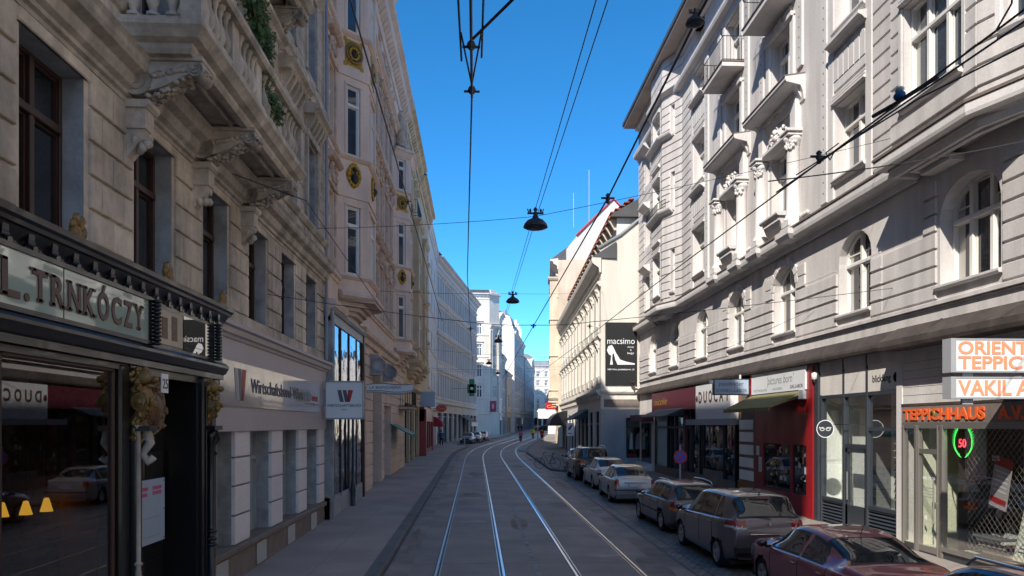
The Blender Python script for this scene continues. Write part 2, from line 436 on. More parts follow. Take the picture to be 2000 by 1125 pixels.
# windows --------------------------------------------------------
WC = {}
def win_meshes(w, h, rise=0, cols=2, tr=.7, mat='frame_white', bar=.065, curtain=0, glass='glass', deep=.07):
    key = (w, h, rise, cols, tr, mat, bar, curtain, glass, deep)
    if key in WC: return WC[key]
    m = MB(WORLD, mat); x0, x1 = -w/2, w/2; zs = h-rise
    m.bevbox(x0, x0+bar, 0, deep, 0, zs, .008); m.bevbox(x1-bar, x1, 0, deep, 0, zs, .008); m.bevbox(x0+bar, x1-bar, 0, deep, 0, bar, .008)
    n = 12
    def top(x): return h if not rise else zs+rise*math.sqrt(max(0, 1-(x/(w/2))**2))
    if rise:
        for k in range(n):
            a0, a1 = math.pi*k/n, math.pi*(k+1)/n
            q = [(-math.cos(a)*rx, zs+math.sin(a)*rz) for rx, rz, a in ((w/2, rise, a0), (w/2, rise, a1), (w/2-bar, rise-bar, a1), (w/2-bar, rise-bar, a0))]
            m.poly_o(q, 0, deep)
    else: m.bevbox(x0+bar, x1-bar, 0, deep, h-bar, h, .008)
    zt = h*tr if tr else None
    for c in range(1, cols):
        x = x0+w*c/cols; m.bevbox(x-bar*.8, x+bar*.8, .01, deep+.02, bar, top(x)-bar*.6, .01)
    for c in range(cols):                                   # sash frames, one step back
        a, b = x0+w*c/cols+bar*.95, x0+w*(c+1)/cols-bar*.95
        for p, q in (((bar, zt-.04), (zt+.05, min(top(a), top(b))-bar)) if tr else ((bar, h-bar-rise),)):
            if q-p < .15: continue
            t = .035
            m.box(a, a+t, .005, .04, p, q); m.box(b-t, b, .005, .04, p, q); m.box(a+t, b-t, .005, .04, p, p+t*1.4); m.box(a+t, b-t, .005, .04, q-t, q)
    if tr: m.bevbox(x0+bar, x1-bar, .012, deep+.035, zt-.045, zt+.055, .012)
    fm = m.mesh('window'); p = MB(WORLD, glass); y = .012
    def strip(a, b):
        if not rise: p.quad((a, y, 0), (b, y, 0), (b, y, h), (a, y, h)); return
        k = max(2, int((b-a)/w*12)); xs = [a+(b-a)*i/k for i in range(k+1)]
        p.add([(x, y, 0) for x in xs]+[(x, y, top(x)) for x in xs], [(i, i+1, k+2+i, k+1+i) for i in range(k)])
    if curtain:
        p.use('glass_curtain'); strip(x0, x0+w*curtain); strip(x1-w*curtain, x1); p.use(glass); strip(x0+w*curtain, x1-w*curtain)
    else: strip(x0, x1)
    WC[key] = (fm, p.mesh('pane')); return WC[key]
def put_window(parent, F, s, o, z, **k):
    fm, pm = win_meshes(**k); L = wloc(parent); P = F.P(s, o, z)
    a = place('window', fm, parent, (P[0]-L.x, P[1]-L.y, P[2]-L.z), F.ang()); place('pane', pm, a, (0, 0, 0)); return a

# lettering --------------------------------------------------------
def lettering(mb, F, s, o, z, body, size, mat=None, ext=.01, bold=0, sx=1.0, rev=False, slant=0, width=None):
    """adds text to mb: starts at s, reads to the viewer's right, stands proud from o"""
    cu = bpy.data.curves.new("t", 'FONT'); cu.body = body; cu.size = size; cu.extrude = ext; cu.offset = bold; cu.shear = slant; cu.resolution_u = 3
    ob = bpy.data.objects.new("t", cu); me = bpy.data.meshes.new_from_object(ob)
    r = Vector((-F.n.y, F.n.x)); d = r.dot(F.u)
    xs = [v.co.x for v in me.vertices] or [0]
    if width: sx = width/(max(xs)-min(xs))
    x0 = min(xs)
    if mat: mb.use(mat)
    mb.add([(s+d*(v.co.x-x0)*sx, o+ext+v.co.z, z+v.co.y) for v in me.vertices], [list(p.vertices) for p in me.polygons])
    bpy.data.objects.remove(ob); bpy.data.meshes.remove(me); bpy.data.curves.remove(cu); return mb
def gz(t): return .0095*t-.03
def catmull(pts, n=8):
    out = []
    for i in range(len(pts)-1):
        p0, p1, p2, p3 = pts[max(i-1, 0)], pts[i], pts[i+1], pts[min(i+2, len(pts)-1)]
        for k in range(n):
            t = k/n; out.append(tuple(.5*((2*b)+(-a+c)*t+(2*a-5*b+4*c-d)*t*t+(-a+3*b-3*c+d)*t**3) for a, b, c, d in zip(p0, p1, p2, p3)))
    out.append(tuple(pts[-1])); return out
def lin(pts, x):
    for (a, b), (c, d) in zip(pts, pts[1:]):
        if a <= x <= c: return b+(d-b)*(x-a)/(c-a)
    return pts[0][1] if x < pts[0][0] else pts[-1][1]
# ================================================================ ground, road, rails
def strip(name, left, right, ts, z, mat, label=None):
    m = MB(WORLD, mat); P = []
    for t in ts: P += [(left(t), t, gz(t)+z), (right(t), t, gz(t)+z)]
    m.add(P, [(2*i, 2*i+1, 2*i+3, 2*i+2) for i in range(len(ts)-1)])
    return single(name, m, label, None, kind='structure', loc=(0, 0, 0))
TS = [-60, -30, -10, 0, 10, 20, 30, 40, 46]+[48+2*i for i in range(40)]+[130+10*i for i in range(20)]
single('ground', MB(WORLD, 'asphalt').add([(-900, -300, -3), (900, -300, -3), (900, 900, 5.4), (-900, 900, 5.4)], [(0, 1, 2, 3)]), None, None, kind='structure', loc=(0, 0, 0))
CW = [(-60, 1.32), (30, 1.32), (60, 1.29), (66, 1.34), (72, 1.52), (78, 1.82), (84, 2.28), (92, 3.15), (101, 4.35), (113, 6.05), (126, 7.85), (150, 10.8), (204, 16.4), (300, 26)]
CWs = catmull(CW, 6)
def cw(t): return lin(CWs, t)
LK = [(-60, -1.98), (62, -1.98), (70, -1.9), (78, -1.5), (84, -1.0), (87, -.95), (90, -2.0), (93, -2.05), (112, .25), (116, 1.9), (130, 4.3), (150, 7.0), (204, 12.6), (300, 22)]
RK = [(-60, 7.15), (45.5, 7.15), (47.2, 4.75), (49, 4.65), (72, 4.66), (78, 5.1), (84, 5.65), (101, 7.8), (126, 10.9), (150, 13.6), (204, 19.4), (300, 29)]
LB = [(-60, -4.75), (92, -4.75), (128, .2), (150, 3.6), (204, 9), (300, 18)]
RB = [(-60, 10.6), (49.4, 10.6), (49.6, 8.1), (84, 8.9), (104, 10.3), (126, 12.5), (150, 14.8), (204, 20.5), (300, 31)]
strip('road', lambda t: lin(LK, t)-.3, lambda t: lin(RK, t)+.3, TS, 0, 'asphalt')
strip('track_bed', lambda t: cw(t)-2.75, lambda t: cw(t)+2.75, TS, .004, 'asphalt_track')
def pave(name, kerb, bld, side, mat):
    ts = sorted(set([t for t, _ in kerb]+[t for t, _ in bld if -60 <= t <= 300]+TS)); ts = [t for t in ts if t <= 300]
    m = MB(WORLD, mat); kw = .28*side
    P = []
    for t in ts: P += [(lin(kerb, t)+kw, t, gz(t)+.12), (lin(bld, t)+side*1.2, t, gz(t)+.12)]
    m.add(P, [(2*i, 2*i+1, 2*i+3, 2*i+2) for i in range(len(ts)-1)])
    single(name, m, None, None, kind='structure', loc=(0, 0, 0))
    k = MB(WORLD, 'kerb_stone'); t = -20.0
    fine = [x*1.0 for x in range(-20, 130)]+list(range(130, 300, 6))
    for a, b in zip(fine, fine[1:]):
        g = .006; xa, xb = lin(kerb, a+g), lin(kerb, b-g)
        for (p, q) in (((xa, xb), (xa+kw, xb+kw)),):
            za, zb = gz(a), gz(b)
            k.add([(p[0], a+g, za-.1), (p[1], b-g, zb-.1), (p[1], b-g, zb+.105), (p[0], a+g, za+.105), (p[0]+side*.02, a+g, za+.124), (p[1]+side*.02, b-g, zb+.124), (q[1], b-g, zb+.124), (q[0], a+g, za+.124)],
                  [(0, 1, 2, 3), (3, 2, 5, 4), (4, 5, 6, 7), (0, 3, 4, 7), (1, 2, 5, 6)])
    single('kerb', k, None, None, kind='structure', loc=(0, 0, 0))
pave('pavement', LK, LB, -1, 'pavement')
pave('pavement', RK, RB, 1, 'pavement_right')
strip('parking_lane', lambda t: 4.68, lambda t: 7.15, [-20, 0, 20, 40, 45.6], .006, 'setts')
strip('gutter_and_shade_line', lambda t: 4.60, lambda t: 4.68, [-20, 0, 20, 40, 47], .008, 'kerb_stone')
strip('gutter_and_shade_line', lambda t: 4.95, lambda t: 4.975, [-20, 0, 20, 40, 46], .009, 'dark_iron')
for nm, kb, sd_ in (('gutter_and_shade_line', LK, 1), ('gutter_and_shade_line', RK, -1)):
    strip(nm, lambda t: lin(kb, t), lambda t: lin(kb, t)+.05*sd_, TS, .0045, 'dark_iron')  # dark strips along both kerbs paint in the shadow edge at their foot
m = MB(WORLD, 'ink_grey')
for t in range(6, 92, 3):
    m.quad((-4.7, t, gz(t)+.1225), (lin(LK, t)-.3, t, gz(t)+.1225), (lin(LK, t)-.3, t+.012, gz(t)+.1225), (-4.7, t+.012, gz(t)+.1225))
    if t < 46: m.quad((7.5, t, gz(t)+.1225), (10.5, t, gz(t)+.1225), (10.5, t+.012, gz(t)+.1225), (7.5, t+.012, gz(t)+.1225))
for x in (-3.4,): m.quad((x, 5, gz(5)+.1225), (x+.012, 5, gz(5)+.1225), (x+.012, 90, gz(90)+.1225), (x, 90, gz(90)+.1225))
single('pavement_joints', m, None, None, kind='structure', loc=(0, 0, 0))
mk('asphalt_patch', (.225, .185, .16), .8, var=.3, scale=1.5, bump=.5, bscale=60, fine=.2); mk('asphalt_worn', (.315, .255, .22), .6, var=.3, scale=2, bump=.4, bscale=70, fine=.2)
m = MB(WORLD, 'asphalt_patch')
def blot(cx, cy, rx, ry, mt):
    m.use(mt); n = 14; P = []
    for k in range(n):
        a = 2*math.pi*k/n; q = rnd.uniform(.75, 1.1); P.append((cx+rx*q*math.cos(a), cy+ry*q*math.sin(a), gz(cy+ry*q*math.sin(a))+.0048+(.001 if mt != 'asphalt_patch' else 0)))
    m.add(P, [range(n)])
for cx, cy, rx, ry in ((-.5, 13.2, .35, .8), (3.9, 16.5, .35, 1.6), (1.35, 24, .3, 1.4), (-1.7, 21, .12, 2.2), (3.1, 29, .4, .9), (-.2, 33, .45, 1.0), (4.2, 38, .25, 2.0), (0, 45, .5, 1.8), (2.8, 52, .5, 1.4)): blot(cx, cy, rx, ry, 'asphalt_patch')
for cx, cy, rx, ry in ((3.05, 18.4, .5, .35), (2.9, 22.6, .45, .5), (-.1, 24.5, .5, .35), (2.9, 31, .4, .4), (-.1, 31.5, .45, .5), (.1, 39, .5, .6)): blot(cx, cy, rx, ry, 'asphalt_worn')
single('road_patches', m, None, None, kind='structure', loc=(0, 0, 0))
# rails
rp = [-2.175, -.737, .787, 2.225]
names = ['polished steel tram rail nearest the left kerb', 'polished steel tram rail just left of the white centre line', 'polished steel tram rail just right of the white centre line', 'polished steel tram rail nearest the parked cars']
rts = [-10, 0, 10, 20, 30, 40, 50, 58]+[60+1.5*i for i in range(60)]+[152+8*i for i in range(16)]
for i, off in enumerate(rp):
    m = MB(WORLD, 'steel_rail')
    def cs(prof, mat):
        m.use(mat); P = []
        for t in rts:
            dx = (cw(t+.5)-cw(t-.5)); l = math.hypot(1, dx); c = cw(t)
            P += [(c+(off+d)/l, t-(off+d)*dx/l, gz(t)+z) for d, z in prof]
        k = len(prof); m.add(P, [(a*k+j, a*k+j+1, (a+1)*k+j+1, (a+1)*k+j) for a in range(len(rts)-1) for j in range(k-1)])
    sgn = 1 if i % 2 == 0 else -1
    cs([(-.028, .006), (-.026, .014), (.026, .014), (.028, .006)], 'steel_rail')
    cs([(sgn*.028, .0065), (sgn*.072, .0065)], 'dark_iron')
    cs([(sgn*.072, .0065), (sgn*.073, .011), (sgn*.088, .011), (sgn*.089, .0065)], 'steel_rail')
    cs([(-sgn*.028, .0062), (-sgn*.05, .0062)], 'dark_iron')
    single('tram_rail', m, names[i], 'tram rail', group='tram rails set in the road', loc=(0, 0, 0))
m = MB(WORLD, 'line_paint')
def mark(t0, t1, wd=.11, off=.0):
    k = max(1, int((t1-t0)/4)); P = []
    for i in range(k+1):
        t = t0+(t1-t0)*i/k; P += [(cw(t)+off-wd/2, t, gz(t)+.009), (cw(t)+off+wd/2, t, gz(t)+.009)]
    m.add(P, [(2*i, 2*i+1, 2*i+3, 2*i+2) for i in range(k)])
mark(-5, 35.2)
for t in range(37, 90, 2): mark(t, t+.9, .09)
single('lane_marking', m, None, None, kind='structure', loc=(0, 0, 0))
m = MB(WORLD, 'frame_white')
for t0, a, b in ((148, 1.5, 3.5), (200, -4.2, 3.8)):
    m.quad((cw(t0)+a, t0, gz(t0)+.012), (cw(t0)+b, t0, gz(t0)+.012), (cw(t0)+b, t0+1.6, gz(t0+1.6)+.012), (cw(t0)+a, t0+1.6, gz(t0+1.6)+.012))
single('stop_line', m, None, None, kind='structure', loc=(0, 0, 0))
# small road details: joints in the track slabs, drain covers
m = MB(WORLD, 'dark_iron')
for t in [11.5+5.9*i for i in range(9)]:
    for a, b in ((-2.75, -2.2), (-2.12, -.78), (-.7, .74), (.83, 2.2), (2.27, 2.75)):
        m.quad((cw(t)+a, t, gz(t)+.0075), (cw(t)+b, t, gz(t)+.0075), (cw(t)+b, t+.03, gz(t)+.0075), (cw(t)+a, t+.03, gz(t)+.0075))
single('slab_joints', m, None, None, kind='structure', loc=(0, 0, 0))
m = MB(WORLD, 'dark_iron'); m.box(4.1, 4.7, 60, 60.8, gz(60)+.01, gz(60)+.03); m.box(4.2, 4.75, 75, 79, gz(75)+.004, gz(77)+.05)
single('drain_grate', m, 'dark drain grate in the road by the bulging right kerb', 'drain cover')
# ================================================================ left side, building 1 (grey stone)
F = LF
b1 = thing('stone_building', 'grey brown rusticated stone building with a stone balcony over the old shopfront', 'building', (-4.75, 10, 0))
cen = [1.45+2.7*i-.02 for i in range(9)]                      # window axes 1.43 .. 22.3
cen = [c-1.32+1.33 for c in cen]
cen = [22.30-2.685*i for i in range(11)][::-1]
W1 = [(c-.66, c+.66, 5.5, 7.47) for c in cen]
W2 = [(c-.6, c+.6, 8.95, 11.25) for c in cen]
W3 = [(c-.6, c+.6, 13.3, 15.6) for c in cen]
W4 = [(c-.6, c+.6, 17.6, 19.7) for c in cen]
m = MB(F, 'stone_grey'); T0 = -1
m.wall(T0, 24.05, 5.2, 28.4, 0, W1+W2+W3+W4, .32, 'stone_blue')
m.wall(T0, 2.2, -.4, 5.2, -.25, [], .3); m.wall(13.35, 14.4, -.4, 5.2, -.25, [], .3); m.wall(2.2, 13.35, 4.1, 5.2, -.25, [], .3)
zs = [5.2, 5.5, 5.92, 6.34, 6.76, 7.18, 7.62]
m.rust(T0, 24.05, zs[1:], .0, .045, [(a, b, c, d-.02) for a, b, c, d in W1], .045, .09, vj=.72)
m.rust(T0, 24.05, [7.47, 7.63], .0, .04, [], .0, c=.02)
m.rust(14.4, 24.05, [5.2, 5.5], 0, .05, [], .0, vj=6)
m.rust(T0, 24.05, [8.95+.42*i for i in range(7)], .0, .025, [(a, b, c, d) for a, b, c, d in W2], .02, .28)
m.rust(T0, 24.05, [12.9+.42*i for i in range(36)], .0, .025, W3+W4, .02, .25)
for a, b, c, d in W1:                                        # keystone lintel plates
    m.bev(a-.045, b+.045, d+.0, d+.15, .0, .05)
part('wall', m, b1)
m = MB(F, 'stone_grey_trim')
m.sweep([(T0, 0), (24.1, 0)], [(0, 7.62), (.05, 7.62), (.05, 7.68), (.1, 7.70), (.1, 7.76), (.17, 7.80), (.2, 7.88), (.2, 7.95), (.33, 8.0), (.36, 8.06), (.36, 8.14), (.4, 8.2), (.04, 8.28), (0, 8.28)])
m.sweep([(T0, 0), (24.05, 0)], [(0, 8.28), (.12, 8.28), (.12, 8.4), (.07, 8.42), (.07, 8.72), (.12, 8.74), (.2, 8.84), (.2, 8.9), (0, 8.95)])
for i in range(40):
    t = T0+.4+i*.75
    if t < 23.9: m.bev(t, t+.55, 8.46, 8.68, .07, .1)
m.sweep([(T0, 0), (24.05, 0)], [(0, 12.45), (.1, 12.45), (.14, 12.6), (.2, 12.65), (.2, 12.8), (0, 12.86)])
m.sweep([(T0, 0), (24.05, 0)], [(0, 21.0), (.1, 21.0), (.3, 21.2), (.3, 21.4), (.75, 21.6), (.75, 21.85), (0, 22.0)])
m.sweep([(T0, 0), (24.05, 0)], [(0, 28.2), (.2, 28.2), (.35, 28.4), (.35, 28.6), (-.4, 28.7)])
part('cornice', m, b1)
for c in cen:                                                 # hoods of the second-floor windows
    m = MB(F, 'stone_grey_trim')
    m.bev(c-.82, c-.62, 8.95, 11.35, 0, .1); m.bev(c+.62, c+.82, 8.95, 11.35, 0, .1); m.bev(c-.86, c+.86, 11.3, 11.5, 0, .13)
    m.bev(c-.8, c+.8, 11.5, 11.88, 0, .06)
    for k in range(5): m.poly_s([(.0, 11.5), (.12, 11.5), (.3, 11.8), (.3, 11.88), (0, 11.88)], c-.78+k*.36, c-.66+k*.36)
    m.sweep([(c-.95, 0), (c+.95, 0)], [(0, 11.88), (.3, 11.88), (.36, 11.96), (.46, 12.02), (.46, 12.1), (.03, 12.24), (0, 12.24)])
    part('window_hood', m, b1)
    m = MB(F, 'stone_grey_trim')
    m.bev(c-.8, c-.6, 13.2, 15.7, 0, .08); m.bev(c+.6, c+.8, 13.2, 15.7, 0, .08); m.sweep([(c-.92, 0), (c+.92, 0)], [(0, 15.6), (.08, 15.6), (.25, 15.85), (.25, 15.95), (0, 16.05)])
    part('window_hood', m, b1)
for r_, (hh, z) in ((W1, (1.97, 5.5)), (W2, (2.3, 8.95)), (W3, (2.3, 13.3)), (W4, (2.1, 17.6))):
    for a, b, c, d in r_:
        if (a+b)/2 < 1: continue
        put_window(b1, F, (a+b)/2, -.32, z, w=b-a, h=hh, cols=2, tr=.66, mat='frame_brown', bar=.055, curtain=rnd.choice([0, 0, .22]), glass='glass')
m = MB(F, 'roof_dark'); m.poly_s([(.2, 28.65), (-.4, 29.6), (-12, 31.0), (-12, 28.6)], T0, 24.05); part('roof', m, b1)
m = MB(F, 'stone_grey'); m.quad((T0, -12, 0), (24.05, -12, 0), (24.05, -12, 30), (T0, -12, 30)); m.quad((T0, 0, 0), (T0, -12, 0), (T0, -12, 30), (T0, 0, 29)); part('back_wall', m, b1)

# console brackets
def console(F, c, zt, proj, wd=.34, mat='stone_grey_trim', drop=1.15):
    m = MB(F, mat); a, b = c-wd/2, c+wd/2; p = []
    ts = 18
    top = [(0, zt), (proj, zt), (proj, zt-.1)]
    low = [(proj*(1-.85*k/ts), zt-.15-.30*(1-math.cos(math.pi*k/ts))/2-.05*math.sin(math.pi*k/ts)) for k in range(ts+1)]
    m.poly_s([(0, zt-.02), (proj-.03, zt-.02), (proj-.03, zt-.14)]+low+[(0, zt-.62)], a, b)
    for (o, z, r) in ((.2, zt-.33, .2), (proj-.12, zt-.17, .1)):
        for s0, s1, rr in ((a-.035, b+.035, r), (a-.06, b+.06, r*.62), (a-.085, b+.085, r*.3)):
            m.lathe((0, o, z), [(rr, s0), (rr, s1)], 14, axis='s')
    m.box(a-.04, b+.04, 0, proj-.02, zt-.06, zt)
    m.box(a+.03, b-.03, 0, .3, zt-.95, zt-.6); m.sweep([(a-.02, .0), (b+.02, .0)], [(0, zt-.68), (.32, zt-.68), (.36, zt-.64), (.36, zt-.58), (0, zt-.58)])
    m.poly_s([(0, zt-.95), (.28, zt-.95), (.2, zt-1.12), (.05, zt-1.32), (0, zt-1.36)], a+.06, b-.06)
    for k in range(9): m.blob((c+rnd.uniform(-.1, .1), .16+rnd.uniform(-.08, .12), zt-.98-rnd.uniform(0, .26)), (.07, .06, .07), 6, 4, .2)
    for k in range(70):
        u = rnd.random(); m.blob((c+rnd.uniform(-.5, .5)*wd, proj*(1-.8*u)+.02, zt-.17-.36*(1-math.cos(math.pi*u))/2), (.035, .05, .03), 6, 4, .4)
    for k in range(40):
        u = rnd.uniform(.25, .8); m.blob((c+rnd.choice((-1, 1))*wd*.52, proj*u, zt-.1-.25*(1-u)), (.02, .05, .035), 6, 4, .4)
    return m
def balustrade(parent, F, path, z0, z1, mat='stone_grey_trim', piers=(), pitch=.22, r=.092):
    """stone balcony: base rail, top rail and baluster sub-parts"""
    m = MB(F, mat)
    m.sweep(path, [(-.17, z0), (.05, z0), (.05, z0+.12), (-.17, z0+.12)]); m.sweep(path, [(-.2, z1-.14), (.08, z1-.14), (.12, z1-.09), (.12, z1-.02), (.08, z1), (-.2, z1)])
    tot = 0
    for (a, o), (b, q) in zip(path, path[1:]):
        L = math.hypot(b-a, q-o)
    for s, oo in path: m.box(s-.15, s+.15, oo-.19, oo+.065, z0+.01, z1-.03)
    for s, oo in piers: m.box(s-.16, s+.16, oo-.2, oo+.05, z0+.05, z1-.05)
    rail = part('balustrade', m, parent)
    h = z1-z0-.26; bm = MB(WORLD, mat)
    bm.lathe((0, 0, 0), [(r, 0), (r, h*.06), (r*.5, h*.1), (r*.62, h*.16), (r*1.0, h*.3), (r*.85, h*.42), (r*.42, h*.6), (r*.36, h*.75), (r*.6, h*.84), (r*.5, h*.88), (r*.95, h*.94), (r*.95, h)], 8)
    me = bm.mesh('baluster'); L0 = wloc(rail)
    for (a, o), (b, q) in zip(path, path[1:]):
        L = math.hypot(b-a, q-o); k = int((L-.34)/pitch)
        for i in range(k):
            f = (.17+(L-.34)*(i+.5)/k)/L; s, oo = a+(b-a)*f, o+(q-o)*f
            if any(abs(s-ps) < .2 for ps, _ in piers) and abs(b-a) > .1: continue
            P = F.P(s, oo-.06, z0+.12); place('baluster', me, rail, (P[0]-L0.x, P[1]-L0.y, P[2]-L0.z))
    return rail
def stone_balcony(F, parent, s0, s1, proj, zt, h=.95, mat='stone_grey_trim', consoles=(), label=None, piers=()):
    m = MB(F, mat)
    m.sweep([(s0, 0), (s0, proj-.3), (s1, proj-.3), (s1, 0)], [(-.05, zt-.34), (.06, zt-.34), (.1, zt-.28), (.1, zt-.22), (.2, zt-.18), (.26, zt-.1), (.3, zt-.06), (.3, zt), (-.05, zt)])
    m.box(s0, s1, 0, proj-.25, zt-.28, zt-.02)
    for a, b in zip([s0]+list(consoles), list(consoles)+[s1]):      # soffit panels
        if b-a > .9: m.sweep([(a+.3, .2), (a+.3, proj-.5), (b-.3, proj-.5)], [(0, zt-.36), (.04, zt-.36), (.04, zt-.28), (0, zt-.28)])
    p = part('balcony_slab', m, parent, label)
    for c in consoles: part('console', console(F, c, zt-.32, proj-.1, mat=mat), parent)
    balustrade(parent, F, [(s0-.1, 0), (s0-.1, proj-.1), (s1+.1, proj-.1), (s1+.1, 0)], zt, zt+h, mat, piers)
for k in range(1): stone_balcony(F, b1, 10.45, 16.0, 1.2, 8.55, .95, consoles=(10.7, 13.15, 15.75), piers=((11.9, 1.04), (13.15, 1.04), (14.5, 1.04)))
stone_balcony(F, b1, 15.3, 17.6, 1.05, 12.85, .9, consoles=(17.35, 15.5))
m = MB(F, 'frame_grey'); m.tube([(24.0, .12, 5.3), (24.0, .12, 22)], .05, 8); part('downpipe', m, b1)

# evergreen climber on the balcony
def leaf_cloud(m, boxes, n, size=.05):
    for i in range(n):
        c, r = rnd.choice(boxes); u, v, w_ = rnd.gauss(0, .5), rnd.gauss(0, .5), rnd.gauss(0, .5)
        p = Vector((c[0]+r[0]*u, c[1]+r[1]*v, c[2]+r[2]*w_)); a = Vector((rnd.uniform(-1, 1), rnd.uniform(-1, 1), rnd.uniform(-1, 1))).normalized(); b = a.orthogonal().normalized(); s = size*rnd.uniform(.6, 1.5)
        m.add([tuple(p+a*s*1.6), tuple(p+b*s*.6), tuple(p-a*s*1.2), tuple(p-b*s*.6)], [(0, 1, 2, 3)])
pl = thing('balcony_plant', 'tall ragged evergreen plant growing up from the stone balcony', 'plant', (-3.8, 13.4, 8.55))
m = MB(F, 'foliage'); bx = []
for i in range(46):
    u = i/45; s = 13.85-1.2*u; z = 9.3+2.2*u; bx.append(((s+rnd.uniform(-.2, .2), 1.0+rnd.uniform(-.1, .1), z+rnd.uniform(-.1, .1)), (.2*(1.1-u*.3), .14, .3)))
for i in range(3): bx.append(((14.0+rnd.uniform(-.2, .25), 1.15, 9.0-.06*i), (.14, .1, .16)))
leaf_cloud(m, bx, 5000, .036); part('foliage', m, pl)
m = MB(F, 'carved_wood'); m.tube([(14.3, .95, 8.6), (14.1, .95, 9.6), (13.5, .95, 10.6), (12.8, .9, 11.6)], [.05, .045, .03, .015], 7); part('stem', m, pl)
m = MB(F, 'terracotta'); m.lathe((14.3, .85, 8.56), [(.16, 0), (.22, .38), (.24, .4), (.24, .46), (.2, .46)], 12); part('pot', m, pl)

# ---------------------------------------------------------------- old black shopfront (its own thing)
sh = thing('black_shopfront', 'ornate black wooden shopfront with gilt carvings and a glass name board', 'shopfront', (-4.4, 9, gz(9)+.12))
G = .12+gz(9)
F = Fr(-4.57, 0, (0, 1), (1, 0))
m = MB(F, 'ebony'); A, B = 2.0, 13.55
m.sweep([(A, 0), (A, .15), (B, .15), (B, 0)], [(0, 4.98), (.02, 4.98), (.03, 5.04), (.10, 5.16), (.13, 5.17), (.14, 5.21), (.17, 5.24), (.18, 5.3), (0, 5.36)])
m.box(A, B, -.2, .17, 4.2, 5.05)
m.sweep([(A, 0), (A, .15), (B, .15), (B, 0)], [(0, 4.06), (.03, 4.06), (.03, 4.14), (.06, 4.16), (.1, 4.26), (.1, 4.3), (.05, 4.35), (0, 4.36)])
m.use('stone_grey_trim')
part('cornice', m, sh)
m = MB(F, 'ebony')                                           # dentil blocks with carved brackets
t = A+.2
while t < B-.1:
    m.poly_s([(.15, 4.98), (.18, 4.98), (.235, 5.08), (.24, 5.15), (.15, 5.15)], t, t+.1); m.lathe((0, .2, 5.06), [(.04, t-.01), (.04, t+.11)], 8, 's')
    m.poly_s([(.15, 4.97), (.19, 4.97), (.19, 5.12), (.15, 5.12)], t+.16, t+.24); m.poly_s([(.15, 4.97), (.18, 4.97), (.18, 5.1), (.15, 5.1)], t+.28, t+.33); t += .42
m.use('ebony')
for s in (10.64, 13.12, 7.05, 2.3):
    for k in range(12): m.lathe((s, .24, 4.36+k*.052), [(.03, 0), (.062, .012), (.062, .035), (.03, .05)], 8)
for s in (10.64, 13.12): m.box(s-.07, s+.07, .15, .19, 4.34, 5.02)
part('carved_frieze', m, sh)
m = MB(F, 'glass_sign'); m.box(2.6, 10.5, .17, .185, 4.4, 4.96); m.use('ebony')
for a, b, c, d in ((2.5, 10.56, 4.36, 4.41), (2.5, 10.56, 4.95, 5.0)): m.box(a, b, .17, .21, c, d)
m.box(8.38, 8.395, .186, .189, 4.41, 4.95)
board = part('name_board', m, sh, 'pale green glass board with dark slab letters')
m = MB(F)
def slab(m, s, z, txt, size, adv, mat='letter_brown', o=.187):
    for ch, a in zip(txt, adv):
        if ch != ' ': lettering(m, F, s, o, z, ch, size, mat, .006, bold=.012, width=None if ch in 'I.' else a*.8)
        w0 = a*.8
        if ch in 'TRNKYFILP':
            for q in ({'T': [.5], 'Y': [.5], 'R': [.12, .9], 'N': [.1, .9], 'K': [.12, .9], 'F': [.1], 'I': [.3], 'L': [.1], 'P': [.1]}[ch]):
                m.box(s+w0*q-.055, s+w0*q+.055, o, o+.012, z-.004, z+.028)
            for q in ({'T': [.02, .98], 'Y': [.05, .92], 'N': [.1, .9], 'K': [.12, .85], 'R': [.12], 'L': [.1], 'F': [.1], 'I': [.3], 'P': [.1]}[ch]):
                m.box(s+w0*q-.05, s+w0*q+.05, o, o+.012, z+size*.7-.026, z+size*.7+.004)
        s += a
slab(m, 7.3, 4.5, 'L.', .5, [.36, .16]); slab(m, 7.8, 4.52, 'TRNK\u00d3CZY', .45, [.33, .33, .33, .32, .34, .32, .3, .3]); slab(m, 6.7, 4.5, 'RL', .5, [.3, .3])
part('lettering', m, board)
m = MB(F, 'plaster_ochre'); m.box(10.76, 11.72, .175, .18, 4.42, 4.9); m.use('carved_wood'); m.box(10.95, 11.15, .18, .186, 4.5, 4.8); m.box(11.3, 11.5, .18, .186, 4.5, 4.85)
part('gilt_panel', m, sh)
m = MB(F, 'glass_mirror'); m.box(11.76, 12.98, .175, .18, 4.4, 4.92); part('side_panel', m, sh)
# shop windows
m = MB(F, 'ebony')
for a, b in ((2.0, 2.25), (4.6, 4.85), (7.25, 7.42), (9.85, 10.12)): m.bevbox(a, b, -.05, .12, G-.1, 4.05, .03)
m.box(2.0, 10.1, -.05, .06, G-.1, G+.55); m.box(2, 10.1, -.05, .1, 3.98, 4.08)
for a, b in ((4.9, 7.22), (7.47, 9.82)):
    m.use('frame_brown'); m.bevbox(a, a+.06, .0, .07, G+.5, 4.0); m.bevbox(b-.06, b, .0, .07, G+.5, 4.0); m.bevbox(a, b, .0, .07, 3.93, 4.0); m.bevbox(a, b, .0, .07, G+.5, G+.58)
part('window_frame', m, sh)
for a, b in ((2.3, 4.6), (4.95, 7.17), (7.52, 9.77)):
    m = MB(F, 'shop_glass_left'); m.quad((a, .03, G+.55), (b, .03, G+.55), (b, .03, 3.95), (a, .03, 3.95)); part('shop_window', m, sh)
m = MB(F, 'dark_room')
